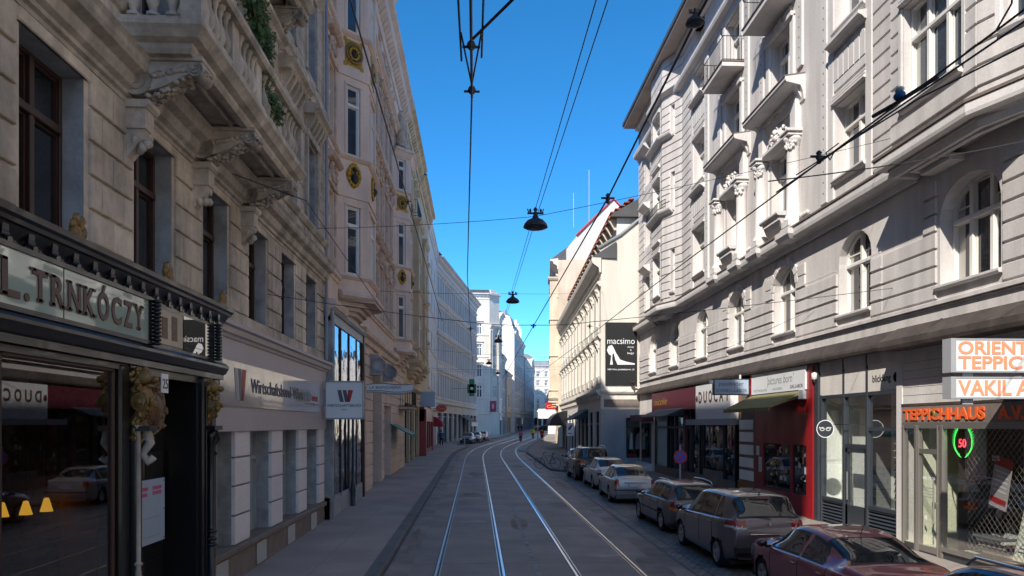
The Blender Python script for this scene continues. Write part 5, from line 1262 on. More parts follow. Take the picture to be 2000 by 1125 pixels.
# carpet shop ----------------------------------------------------
cs_ = thing('carpet_shop', 'carpet shop with orange fascia letters and a diamond grille behind glass', 'shopfront', F.P(15, 0, G(15)))
m = MB(F, 'frame_steel')
for s, q in ((18.55, .09), (18.0, .11), (17.9, .05), (17.12, .05), (16.98, .12), (10, .1)): m.bevbox(s-q/2, s+q/2, -.08, .06, G(17), 3.28, .012)
m.box(9.5, 18.6, -.06, .05, 3.2, 3.34); m.box(17.1, 17.95, -.03, .04, 2.6, 2.72); m.box(17.1, 17.95, -.03, .04, .3, .44); m.box(9.5, 16.95, -.1, .08, .42, .52); m.use('frame_dark'); m.box(9.5, 18.6, -.05, .03, -.1, .42)
m.use('plinth_brown'); m.box(9.5, 18.6, -.3, .0, 3.7, 5.15)
m.use('canopy_metal'); m.box(9.5, 18.6, -.1, .06, 3.74, 3.8)
part('frame', m, cs_)
m = MB(F, 'r1_trim'); m.box(9.4, 18.6, -.3, .02, 3.8, 5.15)
for z in (4.0, 4.2, 4.4, 4.6, 4.8): m.use('canopy_metal').box(9.4, 18.6, .02, .024, z, z+.006)
m.use('plinth_brown'); m.box(9.5, 18.6, -.1, .05, 3.34, 3.76); fa = part('fascia', m, cs_)
m = MB(F); lettering(m, F, 18.5, .052, 3.41, 'TEPPICHHAUS', .36, 'letter_orange', .012, bold=.012, width=3.05); lettering(m, F, 15.05, .052, 3.41, 'A.V.', .36, 'letter_orange', .012, bold=.012, width=.75); lettering(m, F, 14.1, .052, 3.41, 'VAKIL', .36, 'letter_orange', .012, bold=.012)
m.use('gold_leaf'); m.lathe((17.28, .06, 3.55), [(.0, .02), (.09, .015), (.11, 0)], 14, 'o'); m.use('ink_black'); m.lathe((17.28, .08, 3.55), [(0, .012), (.04, .01), (.05, 0)], 10, 'o'); part('lettering', m, fa)
m = MB(F, 'shop_glass')
for a, b, c, d in ((9.6, 16.92, .5, 3.2), (17.15, 17.88, .44, 2.6), (17.15, 17.88, 2.72, 3.2), (18.05, 18.5, .45, 3.2)): m.quad((a, 0, c), (b, 0, c), (b, 0, d), (a, 0, d))
part('shop_window', m, cs_)
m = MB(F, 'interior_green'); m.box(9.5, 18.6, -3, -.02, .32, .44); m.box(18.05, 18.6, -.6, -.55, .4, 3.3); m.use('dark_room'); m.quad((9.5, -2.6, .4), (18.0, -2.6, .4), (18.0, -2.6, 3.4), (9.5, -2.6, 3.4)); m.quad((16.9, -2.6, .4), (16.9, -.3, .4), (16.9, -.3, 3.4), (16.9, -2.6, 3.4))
m.use('interior_green'); m.quad((17.95, -1.2, .4), (17.95, -.1, .4), (17.95, -.1, 3.3), (17.95, -1.2, 3.3)); m.box(17.5, 17.95, -1.25, -1.2, .4, 3.3); part('shop_interior', m, cs_)
m = MB(F, 'frame_steel')                                     # diamond grille
z0, z1, sA, sB, st = .55, 3.2, 9.6, 16.6, .165
k = sA-(z1-z0)
while k < sB:
    for dirn in (1, -1):
        p = [k, z0, k+(z1-z0), z1] if dirn == 1 else [k, z1, k+(z1-z0), z0]
        a, za, b, zb = p
        if a < sA: za += (sA-a)*(1 if dirn == 1 else -1); a = sA
        if b > sB: zb -= (b-sB)*(1 if dirn == 1 else -1); b = sB
        if b > a+.02: m.tube([(a, -.32, za), (b, -.32, zb)], .0055, 4, caps=False)
    k += st
part('grille', m, cs_, 'diamond mesh grille')
m = MB(F, 'frame_steel'); m.tube([(17.2, .09, 1.0), (17.2, .09, 2.0)], .016, 6); m.bevbox(17.08, 17.3, .04, .08, 1.35, 1.5); m.use('ink_light')
for k in range(4): m.box(17.35, 17.75, .003, .006, 1.58+.07*k, 1.6+.07*k)
lettering(m, F, 17.78, .003, 2.0, '406 72 26', .1, 'sign_white', .001, width=.5); m.use('sign_white').box(17.6, 17.7, .003, .005, 1.05, 1.15); part('door_handle', m, cs_)
emit('neon_green', (.05, 1, .12), .75); emit('neon_red', (1, .06, .1), .8)
nw = thing('neon_wreath', 'green neon laurel wreath around a red number in the carpet shop window', 'neon sign', F.P(16.5, -.15, 2.9)); m = MB(F, 'neon_green')
for sg_ in (-1, 1):
    pts = [(16.45+sg_*.3*math.sin(a), -.12, 2.9-.34*math.cos(a)) for a in [.2+2.3*k/12 for k in range(13)]]
    m.tube(pts, .007, 5)
    for p in pts[1:]:
        for q in (-1, 1): m.tube([p, (p[0]+sg_*.05+q*.03, p[1], p[2]+.07)], .006, 4)
part('wreath', m, nw); m = MB(F); lettering(m, F, 16.6, -.12, 2.79, '50', .26, 'neon_red', .004, bold=.006, width=.27); part('digits', m, nw)
FS1 = faceframe(F, (15.0, -.22), (15.75, -.22))[0]
ps = MB(F, 'ink_light'); c0 = (15.35, 2.0)
def rot(P, a, c): return [(c[0]+x*math.cos(a)-y*math.sin(a), c[1]+x*math.sin(a)+y*math.cos(a)) for x, y in P]
ps.use('fascia_mauve'); ps.poly_o(rot([(-.27, -.45), (.27, -.45), (.27, .42), (-.27, .42)], .22, c0), -.2, -.19); ps.use('sign_red'); ps.poly_o(rot([(-.27, .42), (.27, .42), (.27, .62), (-.27, .62)], .22, c0), -.2, -.19)
ps.use('sign_white')
for k in range(5): ps.poly_o(rot([(-.2, .3-.1*k), (.2-.05*(k % 2), .3-.1*k), (.2-.05*(k % 2), .33-.1*k), (-.2, .33-.1*k)], .22, c0), -.189, -.187)
ps.use('sign_red'); ps.poly_o(rot([(-.24, -.36), (.24, -.36), (.24, -.24), (-.24, -.24)], .22, c0), -.189, -.187)
lettering(ps, F, 15.6, -.19, 2.54, '25%', .15, 'sign_white', .002, width=.25)
single('sale_poster', ps, 'tilted grey and red sale poster hanging in the carpet shop window', 'poster')
af = thing('a_frame_board', 'leaning a-frame board with printed text standing in the carpet shop', 'sign board', F.P(15.0, -.7, .5)); m = MB(F, 'interior_green')
m.poly_s([(-.45, .5), (-.42, .5), (-.72, 1.75), (-.75, 1.75)], 14.75, 15.3); m.poly_s([(-1.05, .5), (-1.02, .5), (-.74, 1.75), (-.77, 1.75)], 14.75, 15.3); part('board', m, af)
m = MB(F, 'shop_white'); m.poly_s([(-.448, .6), (-.438, .6), (-.70, 1.68), (-.71, 1.68)], 14.8, 15.25); m.use('ink_grey')
for k in range(12): u = k/12; m.poly_s([(-.43-.27*u-.02, .68+1.0*u*.93), (-.425-.27*u-.02, .68+1.0*u*.93), (-.43-.27*(u+.02)-.02, .7+1.0*u*.93), (-.44-.27*u-.02, .7+u*.93)], 14.85, 15.2-.05*(k % 3))
part('print', m, af)
for i, (s, o, n, lb) in enumerate([(15.9, -.75, 7, 'untidy stack of folded carpets lying in the shop window under the grille'), (14.4, -.8, 8, 'thick pile of folded patterned carpets at the right edge of the shop window')]):
    m = MB(F, 'carved_wood'); z = .45
    for k in range(n):
        m.use(['carved_wood', 'stone_grey', 'awning_grey', 'plaster_ochre', 'wine_red', 'plaster_tan', 'cloth_dark', 'plaster_cream'][(k*3+i) % 8]); a = rnd.uniform(-.1, .1); w_ = .48+rnd.uniform(-.08, .08); h_ = .05+rnd.uniform(0, .03)
        m.bevbox(s-w_+a, s+w_+a, o-.4, o+.35+rnd.uniform(-.06, .1), z, z+h_-.006, .015); z += h_
    m.use('sign_white'); m.poly_o([(s-.3, z), (s+.2, z+.01), (s+.25, z+.03), (s-.3, z+.02)], o-.2, o+.2)
    single('carpet_stack', m, lb, 'carpet', group='folded carpets in the shop window')
# projecting light boxes
FX = Fr(10.6, 13.7, (-1, 0), (0, -1))
for i, (z0, z1, lines, lb) in enumerate([(4.24, 4.86, ['ORIENT', 'TEPPICHE'], 'upper white box sign with salmon letters ORIENT TEPPICH'), (3.76, 4.16, ['VAKIL A.'], 'lower white box sign with salmon letters VAKIL A')]):
    t = thing('box_sign', lb, 'sign', FX.P(1.2, 0, z0), group='white box signs of the carpet shop'); m = MB(FX, 'sign_white'); m.bevbox(.03, 1.9, -.1, .1, z0+.02, z1-.02, .01); m.use('frame_grey'); m.box(1.88, 1.98, -.13, .13, z0, z1); m.box(.03, 1.9, -.11, .11, z1-.03, z1); m.box(.03, 1.9, -.11, .11, z0, z0+.03); part('sign_box', m, t); m = MB(FX)
    hh = (z1-z0-.08)/len(lines)
    for k, ln in enumerate(lines): lettering(m, FX, 1.83, .101, z1-.04-hh*(k+1)+.03, ln, hh*1.2, 'letter_salmon', .004, bold=.008, width={'ORIENT': 1.32, 'TEPPICHE': 1.7, 'VAKIL A.': 1.42}[ln])
    part('lettering', m, t); m = MB(FX, 'frame_grey'); m.box(1.5, 1.7, -.03, .03, z0-.1, z0); m.tube([(0, 0, z0+.2), (.2, 0, z0+.2)], .05); part('bracket', m, t)
# optician --------------------------------------------------------
op = thing('optician_shop', 'dark grey framed optician shop with white fascia and spectacles on shelves', 'shopfront', F.P(21, 0, G(21)))
m = MB(F, 'plaster_greywhite'); m.box(18.85, 23.25, -.15, -.02, 4.15, 5.2); fa = part('fascia', m, op)
m = MB(F); lettering(m, F, 20.12, -.02, 4.42, 'blickfang', .27, 'ink_black', .004, width=.9); m.lathe((18.98, -.02, 4.5), [(.12, 0), (.12, .006), (.1, .006), (.1, 0)], 24, 'o'); m.box(18.9, 19.05, -.02, -.014, 4.49, 4.51); part('lettering', m, fa)
m = MB(F, 'frame_dark'); g = G(21)
for s in (18.9, 20.42, 21.75, 23.2): m.bevbox(s-.055, s+.055, -.16, .0, g, 5.2 if s in (20.42, 21.75) else 4.2, .01)
m.bevbox(23.25, 23.55, -.15, .06, g, 5.2); m.box(18.85, 23.3, -.16, -.01, 4.08, 4.18)
m.box(18.9, 20.42, -.15, -.03, 3.12, 3.22); m.box(20.42, 21.75, -.15, -.03, 2.62, 2.74)
for a, b in ((18.95, 20.36), (21.8, 23.15)):
    m.box(a, b, -.15, -.02, 1.0, 1.1); m.box(a, b, -.15, -.1, g, 1.0)
    for k in range(7): m.poly_s([(-.1, g+.12+k*.095), (-.03, g+.1+k*.095), (-.09, g+.16+k*.095)], a, b)
for a, b, c, d in ((20.47, 20.6, g+.1, 2.62), (21.57, 21.7, g+.1, 2.62), (20.47, 21.7, 2.5, 2.62), (20.47, 21.7, g+.08, 1.0)): m.box(a, b, -.12, -.04, c, d)
part('frame', m, op); m = MB(F, 'frame_steel'); m.tube([(21.5, .0, 1.15), (21.5, .0, 1.95)], .018, 8); part('door_handle', m, op)
m = MB(F, 'shop_glass')
for a, b, c, d in ((18.95, 20.36, 1.1, 3.12), (18.95, 20.36, 3.22, 4.08), (20.6, 21.57, 1.0, 2.5), (20.47, 21.7, 2.74, 4.08), (21.8, 23.15, 1.1, 4.08)): m.quad((a, -.08, c), (b, -.08, c), (b, -.08, d), (a, -.08, d))
part('shop_window', m, op)
m = MB(F, 'shop_white'); m.box(18.8, 23.5, -3.2, -.17, .3, .42); m.quad((18.8, -.8, .4), (20.4, -.8, .4), (20.4, -.8, 4.2), (18.8, -.8, 4.2)); m.quad((21.7, -.7, .4), (23.5, -.7, .4), (23.5, -.7, 4.2), (21.7, -.7, 4.2)); m.quad((20.4, -1.4, .4), (21.7, -1.4, .4), (21.7, -1.4, 4.2), (20.4, -1.4, 4.2))
m.quad((23.3, -1.1, .4), (23.3, -.17, .4), (23.3, -.17, 4.2), (23.3, -1.1, 4.2)); m.use('ink_grey'); m.quad((18.8, -.2, 4.2), (23.5, -.2, 4.2), (23.5, -3, 4.2), (18.8, -3, 4.2)); m.use('awning_grey')
m.box(20.35, 20.42, -1.4, -.8, .4, 4.2); m.box(21.7, 21.78, -1.4, -.7, .4, 4.2); part('shop_interior', m, op)
m = MB(F, 'frame_white')
for z in [1.25+.19*k for k in range(10)]: m.box(18.95, 20.35, -.8, -.7, z, z+.015)
sh_ = part('shelf', m, op)
m = MB(F, 'ink_black')
for k in range(10):
    for j in range(5):
        if rnd.random() < .85:
            s = 19.08+j*.28; z = 1.265+.19*k; m.use(rnd.choice(['ink_black', 'ink_black', 'letter_brown', 'ink_grey']))
            for q in (0, .075): m.lathe((s+q, -.72, z+.03), [(.035, 0), (.035, .006), (.02, .006)], 8, 'o')
            m.box(s+.02, s+.055, -.72, -.714, z+.03, z+.04)
g_ = part('spectacles', m, sh_); g_['kind'] = 'stuff'
def ring(m, c, z, r, o, t=.012):
    n = 40
    for k in range(n):
        a0, a1 = 2*math.pi*k/n, 2*math.pi*(k+1)/n
        m.poly_o([(c+r*math.cos(a0), z+r*math.sin(a0)), (c+r*math.cos(a1), z+r*math.sin(a1)), (c+(r-t*2)*math.cos(a1), z+(r-t*2)*math.sin(a1)), (c+(r-t*2)*math.cos(a0), z+(r-t*2)*math.sin(a0))], o, o+.004)
FO = Fr(9.95, 21.5, (1, 0), (0, -1)); t = thing('round_sign', 'round grey projecting sign with white ring and white spectacles', 'sign', (9.95, 21.5, 3.17)); m = MB(FO, 'frame_dark'); m.poly_o([(.25*math.cos(a), 3.17+.25*math.sin(a)) for a in [2*math.pi*k/36 for k in range(36)]], -.02, .02)
m.tube([(.25, 0, 3.3), (.7, 0, 3.3)], .012); part('sign_disc', m, t); m = MB(FO, 'sign_white'); ring(m, 0, 3.17, .255, .021, .011)
for q in (-1, 1):
    c0 = q*.085; P = [(c0+.07*math.cos(a), 3.165+.055*math.sin(a)) for a in [2*math.pi*k/16 for k in range(17)]]
    for (a, z), (b, y) in zip(P, P[1:]): m.poly_o([(a, z), (b, y), (c0+(b-c0)*.72, 3.165+(y-3.165)*.72), (c0+(a-c0)*.72, 3.165+(z-3.165)*.72)], .021, .025)
    m.poly_o([(q*.015, 3.19), (q*.17, 3.225), (q*.175, 3.19), (q*.015, 3.17)], .021, .025)
part('emblem', m, t)
m = MB(F, 'frame_white'); m.lathe((23.4, .1, 4.82), [(.06, -.12), (.09, -.1), (.09, .06), (.02, .1)], 12); m.use('black_plastic').lathe((23.4, .1, 4.66), [(.02, -.05), (.055, 0), (.055, .04)], 10)
m.use('frame_white').box(23.36, 23.44, .0, .1, 4.78, 4.84); part('security_camera', m, op)
# photo shop ------------------------------------------------------
ph = thing('photo_shop', 'deep red photo shop with a long white sign above an olive awning', 'shopfront', F.P(26, 0, G(26)))
m = MB(F, 'shop_red'); g = G(26)
m.box(23.55, 24.0, -.2, .1, g, 5.15); m.box(24.0, 28.7, -.2, .04, g, 1.0); m.box(24.0, 28.7, -.2, .04, 2.62, 5.0); m.box(25.2, 25.42, -.2, .04, 1, 2.62); m.box(27.8, 28.7, -.2, .04, 1, 2.62); m.box(24.0, 24.1, -.2, .04, 1, 2.62); m.box(24, 28.7, .04, .06, .95, 1.02)
part('front', m, ph)
for a, b, c in ((24.1, 25.2, 8), (25.42, 27.8, 7)):
    m = MB(F, 'glass'); m.quad((a, 0, 1.0), (b, 0, 1.0), (b, 0, 2.62), (a, 0, 2.62)); m.use('glass_curtain'); 
    for k in range(26):
        s, z = rnd.uniform(a+.15, b-.2), rnd.uniform(1.1, 2.4); m.use(rnd.choice(['glass_curtain', 'glass_curtain', 'carved_wood', 'sign_white', 'wine_red'])); q = rnd.uniform(.08, .22); m.box(s-q/2, s+q/2, .001, .003, z, z+q*rnd.uniform(.5, 1.2))
    part('shop_window', m, ph)
m = MB(F, 'sign_white'); m.box(23.95, 28.75, .04, .16, 4.42, 5.18); m.use('sign_red'); m.box(28.7, 28.8, .03, .17, 4.4, 5.2); sb = part('sign_board', m, ph)
m = MB(F); lettering(m, F, 27.1, .161, 4.72, "'pictures born'", .4, 'ink_light', .003, width=2.3, slant=.25); lettering(m, F, 28.45, .161, 4.5, 'FOTOGRAFIE', .13, 'ink_light', .003, width=1.3); lettering(m, F, 26.6, .161, 4.5, 'RAHMEN', .13, 'ink_light', .003, width=.8); lettering(m, F, 25.1, .161, 4.5, 'DAS LABOR', .16, 'ink_grey', .003, width=1.0); part('lettering', m, sb)
m = MB(F, 'awning_olive'); m.poly_s([(.05, 4.36), (.1, 4.38), (1.15, 3.86), (1.14, 3.82), (.05, 4.3)], 24.4, 28.95); m.poly_s([(1.13, 3.86), (1.16, 3.86), (1.16, 3.74), (1.13, 3.74)], 24.4, 28.95); m.use('frame_grey'); m.box(24.1, 28.95, .0, .14, 4.28, 4.4); m.bevbox(24.0, 24.4, .0, .2, 4.1, 4.42); m.tube([(24.5, .1, 4.2), (24.5, 1.1, 3.85)], .018); m.tube([(28.8, .1, 4.2), (28.8, 1.1, 3.85)], .018)
single('olive_awning', m, 'olive fabric awning pulled out over the red photo shop', 'awning')
m = MB(F, 'orange_wood'); m.box(28.75, 30.7, -.1, .0, g-.1, 1.05); m.use('shop_white')
for z in (1.12, 1.62, 2.12, 2.62, 3.1): m.bev(28.9, 30.45, z, z+.38, -.1, .03)
m.use('orange_wood'); m.box(28.75, 30.7, -.12, -.06, 1.0, 4.9); single('menu_cabinet', m, 'narrow wooden panel with five white boards beside the red photo shop', 'display case')
m = MB(F, 'sign_white'); m.box(27.95, 28.25, .045, .055, 1.55, 2.1); m.box(28.2, 28.5, .045, .055, 2.15, 2.5); m.use('ink_light')
for k in range(6): m.box(28.0, 28.2, .056, .058, 1.6+.07*k, 1.62+.07*k)
part('notice', m, ph)
FY = Fr(10.6, 28.9, (-1, 0), (0, -1))
t = thing('hanging_sign', 'white two-line box sign jutting out between the photo shop and Duocat', 'sign', FY.P(.8, 0, 4.45)); m = MB(FY, 'frame_dark'); m.box(.2, 1.58, -.1, .1, 4.42, 5.04); m.use('sign_blue_grey'); m.box(.24, 1.54, .1, .106, 4.46, 5.0); part('sign_box', m, t)
m = MB(FY); lettering(m, FY, 1.38, .107, 4.78, 'passbilder', .22, 'ink_grey', .003, width=.95); lettering(m, FY, 1.5, .107, 4.53, 'SCHNELL-LABOR', .18, 'ink_grey', .003, width=1.2); part('lettering', m, t); m = MB(FY, 'frame_white'); m.box(.5, .56, -.02, .02, 5.0, 5.2); m.bevbox(1.6, 1.75, .0, .14, 4.85, 4.98); part('bracket', m, t)
# Duocat ----------------------------------------------------------
du = thing('shoe_shop', 'shop with tall white Duocat sign and big dark windows', 'shopfront', F.P(33, 0, G(33)))
m = MB(F, 'sign_white'); m.box(30.9, 35.8, -.1, .25, 3.55, 5.1); sb = part('sign_board', m, du); m = MB(F); 
s = 35.3
for ch in 'DUOCAT': lettering(m, F, s, .25, 4.3, ch, .72, 'letter_brown', .006, bold=.018, width=.5); s -= .76
m.use('wine_red'); m.lathe((35.6, .25, 4.5), [(.15, 0), (.15, .01)], 12, 'o'); part('lettering', m, sb)
m = MB(F, 'frame_grey'); m.box(30.9, 37.4, -.1, .3, 3.28, 3.55); m.use('frame_black')
for s in (30.95, 32.4, 35.5, 35.9, 37.3): m.bevbox(s-.06, s+.06, -.1, .05, .5, 3.3)
m.use('plinth_brown'); m.box(30.9, 38.3, -.1, .06, .1, .95); m.box(32.5, 35.5, -.1, .02, .9, 1.25); part('frame', m, du)
m = MB(F, 'glass'); m.box(30.9, 37.3, -.06, -.04, .9, 3.3); m.use('glass_curtain')
for k in range(24): s, z = rnd.uniform(31.2, 37), rnd.uniform(1.0, 2.6); m.use(rnd.choice(['glass_curtain', 'orange_wood', 'wine_red', 'awning_grey'])); m.box(s, s+.2, -.038, -.036, z, z+.2)
part('shop_window', m, du)
# wine red shop ---------------------------------------------------
wr = thing('wine_red_shop', 'wine red shopfront with gold script letters and a small grey awning', 'shopfront', F.P(41, 0, G(41)))
m = MB(F, 'wine_red'); m.box(35.85, 45.0, -.1, .22, 4.05, 5.1); m.box(38.2, 38.6, -.1, .1, .9, 4.1); fa = part('fascia', m, wr); m = MB(F); lettering(m, F, 44.4, .22, 4.4, 'nicole', .6, 'gold_leaf', .006, width=3.0, slant=.2); part('lettering', m, fa)
m = MB(F, 'frame_black')
for s in (37.4, 40.3, 41.2, 42.0, 44.9): m.bevbox(s-.07, s+.07, -.1, .06, .9, 4.1)
m.box(37.4, 45, -.1, .05, 3.1, 3.2); part('frame', m, wr)
m = MB(F, 'glass_frost'); m.box(42.1, 44.8, -.05, -.03, .95, 3.9); m.use('glass'); m.box(37.4, 42.1, -.05, -.03, .95, 3.9); part('shop_window', m, wr)
m = MB(F, 'awning_grey'); m.poly_s([(.2, 4.15), (1.2, 3.75), (1.2, 3.7), (.2, 4.1)], 38.0, 44.0); m.use('frame_black'); m.poly_s([(.2, 4.12), (1.2, 3.72), (.2, 3.72)], 37.95, 38.0); single('grey_awning', m, 'small grey folding awning over the wine red shop', 'awning')
m = MB(F, 'white_stone'); m.box(45.5, 49.0, 0, .5, g, g+.35); m.box(45.8, 49, 0, .35, g+.35, g+.6); m.use('wine_red'); m.box(45.4, 49.1, .0, .7, 3.5, 3.9); m.use('glass'); m.box(46, 48.6, .02, .06, .9, 3.4); single('side_entrance', m, 'recessed stone entrance with a brown hood beside the cream firewall', 'entrance')

# ================================================================ right side, cream building with firewall
gR = gz(50); r2 = thing('cream_building', 'cream building with bare sunlit firewall carrying a black shoe advertisement', 'building', (9, 50, gR))
Y0 = 49.6; FW = Fr(8.1, Y0, (1, 0), (0, -1))
win = (1.65, 3.35, 1.15, 3.75)
m = MB(FW, 'plaster_cream'); m.wall(0, 4.6, -.3, 14.4, 0, [win], .25)
m.add([(0, 0, 14.4), (4.6, 0, 14.4), (6.5, 0, 18.9), (4.6, 0, 18.3), (1.3, 0, 15.6), (.0, 0, 14.7)], [(0, 1, 2, 3, 4, 5)]); m.add([(4.6, 0, 5), (9, 0, 5), (9, 0, 21), (6.5, 0, 18.9), (4.6, 0, 14.4)], [(0, 1, 2, 3, 4)])
part('firewall', m, r2)
m = MB(FW, 'roof_grey'); m.tube([(-.2, .0, 14.75), (1.3, .0, 15.65), (4.6, .0, 18.4), (6.6, 0, 19.4)], .13, 6); part('firewall_coping', m, r2)
m = MB(FW, 'frame_black'); 
for a, b, c, d in ((win[0], win[0]+.08, 1.15, 3.75), (win[1]-.08, win[1], 1.15, 3.75), (win[0], win[1], 3.67, 3.75), (win[0], win[1], 1.15, 1.23)): m.box(a, b, -.25, .03, c, d)
m.use('glass'); m.quad((win[0], -.22, 1.15), (win[1], -.22, 1.15), (win[1], -.22, 3.75), (win[0], -.22, 3.75)); m.use('awning_grey'); m.box(win[0]+.1, win[1]-.1, -.21, -.2, 3.1, 3.65); m.use('cloth_red'); m.box(win[0]+.15, win[0]+.75, -.21, -.19, 1.25, 1.4); m.use('ink_light'); m.poly_o([(2.3, 1.7), (2.7, 1.7), (2.65, 2.6), (2.5, 2.8), (2.35, 2.6)], -.21, -.195); m.use('plaster_cream'); m.poly_o([(1.9, 1.7), (2.15, 1.7), (2.1, 2.7), (2.0, 2.8), (1.95, 2.6)], -.21, -.2)
part('display_window', m, r2)
m = MB(FW, 'plaster_cream')
prof = [(0, 5.3), (.1, 5.3), (.18, 5.42), (.18, 5.52), (0, 5.58)]
m.sweep([(0, .0), (4.6, .0)], prof); m.use('plinth_brown').box(.2, 3.4, .0, .04, 4.45, 4.95); m.use('plaster_bluegrey'); m.wall(.0, 3.5, -.2, 4.3, .02, [win], .05); part('wall_trim', m, r2)
m = MB(FW, 'frame_brown'); m.box(1.98, 2.02, 0, .5, 5.7, 6.1); m.bevbox(1.85, 2.15, .4, .6, 6.0, 6.1); part('wall_lamp', m, r2)
bb_ = thing('shoe_billboard', 'black billboard with a white high heel shoe on the cream firewall', 'billboard', FW.P(1.2, .1, 7)); m = MB(FW, 'ink_black'); m.bevbox(.28, 2.34, 0, .08, 5.85, 9.95, .01); part('panel', m, bb_)
m = MB(FW, 'sign_white'); x0, z0, k = .38, 7.2, 1.82
P = [(.0, .62), (.05, .8), (.17, .86), (.22, .78), (.34, .48), (.48, .22), (.7, .13), (1.0, .06), (1.0, .0), (.38, .0), (.3, .22), (.245, .5), (.2, .45), (.19, .25), (.22, 0), (.11, .0), (.14, .25), (.15, .4), (.07, .45)]
m.poly_o([(x0+a*k, z0+b*k*.82) for a, b in P], .081, .086)
lettering(m, FW, .4, .081, 8.55, 'macsimo', .58, 'sign_white', .003, width=1.8); lettering(m, FW, 1.72, .081, 8.3, 'shoes', .17, 'sign_white', .003, width=.42); lettering(m, FW, 1.9, .081, 8.1, '&', .16, 'sign_white', .003); lettering(m, FW, 1.72, .081, 7.9, 'bags', .19, 'sign_white', .003, width=.42)
lettering(m, FW, .42, .081, 6.85, '1080 Wien, Josefst\u00e4dterstr. 33', .13, 'sign_white', .003, width=1.75, bold=.002); part('shoe_picture', m, bb_)
d2 = Vector((.036, 1)).normalized(); F2 = Fr(8.1, Y0, (d2.x, d2.y), (-d2.y, d2.x))
L2 = 34.0; flr = [(6.5, 8.3), (9.9, 11.7)]; n = 11; ph_ = L2/n; cs2 = [ph_*(i+.5) for i in range(n)]
H = [(c-.5, c+.5, u, v) for u, v in flr for c in cs2]; m = MB(F2, 'plaster_cream'); m.wall(0, L2, 5.3, 14.2, 0, H, .22)
gh = [(a, a+2.2, .3, 4.2, 0, .25) for a in (.9, 4.6, 7.6, 10.6, 13.6, 17, 20, 23, 26.5, 30)]; m.use('plaster_greywhite'); m.wall(0, L2, -.4, 5.3, .01, gh, .25); part('wall', m, r2)
m = MB(F2, 'plaster_cream'); m.sweep([(0, 0), (L2, 0)], [(0, 5.2), (.1, 5.2), (.3, 5.42), (.3, 5.55), (0, 5.6)]); m.sweep([(0, 0), (L2, 0)], [(0, 8.9), (.08, 8.9), (.2, 9.1), (.2, 9.2), (0, 9.25)]); m.sweep([(0, 0), (L2, 0)], [(0, 12.3), (.08, 12.3), (.25, 12.5), (.25, 12.6), (0, 12.7)])
m.sweep([(-.1, 0), (L2, 0)], [(0, 13.2), (.1, 13.2), (.15, 13.5), (.55, 13.8), (.6, 14.0), (.6, 14.15), (0, 14.2)])
for c in cs2:
    for u, v in flr:
        m.bev(c-.66, c-.5, u, v+.05, 0, .08); m.bev(c+.5, c+.66, u, v+.05, 0, .08); m.sweep([(c-.74, 0), (c+.74, 0)], [(0, v+.05), (.1, v+.05), (.12, v+.3), (.3, v+.42), (.34, v+.5), (0, v+.62)])
        for s in (c-.64, c+.48): m.poly_s([(0, v-.1), (.12, v-.05), (.3, v+.4), (0, v+.4)], s, s+.16)
        m.bev(c-.62, c+.62, u-.5, u-.08, 0, .06)
for i in range(56): m.poly_s([(.1, 5.0), (.14, 5.0), (.26, 5.2), (.1, 5.22)], .2+i*.6, .4+i*.6)
part('cornice', m, r2)
for u, v in flr:
    for c in cs2: put_window(r2, F2, c, -.2, u, w=1.0, h=round(v-u, 2), cols=2, tr=.68, mat='frame_white', bar=.06, curtain=.2, glass='glass')
for h in gh:
    m = MB(F2, 'frame_black'); 
    for s in (h[0], h[0]+.7, h[0]+1.4, h[1]-.08): m.box(s, s+.08, -.22, -.1, .3, 4.2)
    m.box(h[0], h[1], -.22, -.1, 3.3, 3.4); m.use('glass'); m.box(h[0], h[1], -.2, -.18, .3, 4.2); part('shop_window', m, r2)
m = MB(F2, 'roof_dark'); m.poly_s([(.62, 14.16), (-1.0, 15.2), (-1.0, 14.1)], -.1, L2); m.use('plaster_white'); m.box(.4, L2, -3, -1.1, 15.0, 16.9); m.use('roof_red'); 
for i in range(5):
    for j in range(34): m.box(.1+j, 1.06+j, -2.2+.3*i, -1.85+.3*i, 18.0-.22*i, 18.07-.22*i)
m.use('roof_dark'); m.poly_s([(-.62, 16.85), (-.7, 17.0), (-2.6, 18.1), (-6, 18.1), (-6, 16.8)], .0, L2)
m.use('plaster_ochre')
for i in range(20): m.poly_s([(-1.1, 16.1), (-.95, 16.1), (-.6, 16.7), (-.6, 16.82), (-1.1, 16.82)], .6+i*1.7, 1.0+i*1.7)
m.use('roof_red')
for i in range(20): m.poly_s([(-1.05, 16.84), (-.55, 16.84), (-.6, 17.0), (-1.05, 17.02)], .45+i*1.7, 1.25+i*1.7)
part('roof', m, r2)
m = MB(F2, 'awning_grey'); m.poly_s([(.02, 4.5), (1.3, 3.7), (1.3, 3.65), (.02, 4.4)], 7.5, 14); m.use('frame_black'); m.poly_s([(.02, 4.4), (1.3, 3.7), (.02, 3.7)], 7.45, 7.5); single('canvas_awning', m, 'grey canvas awning on the cream building with black side', 'awning')
m = MB(F2, 'frame_black'); n = 8
for i in range(n):
    a0, a1 = math.pi/2*i/n, math.pi/2*(i+1)/n; m.add([(s, 1.8*math.sin(a), 3.2+1.5*math.cos(a)) for a in (a0, a1) for s in (26, 33)], [(0, 1, 3, 2)])
m.add([(26, 0, 3.2)]+[(26, 1.8*math.sin(math.pi/2*i/n), 3.2+1.5*math.cos(math.pi/2*i/n)) for i in range(n+1)], [range(n+2)]); single('dark_canopy', m, 'dark rounded canopy at the far end of the cream building', 'awning')
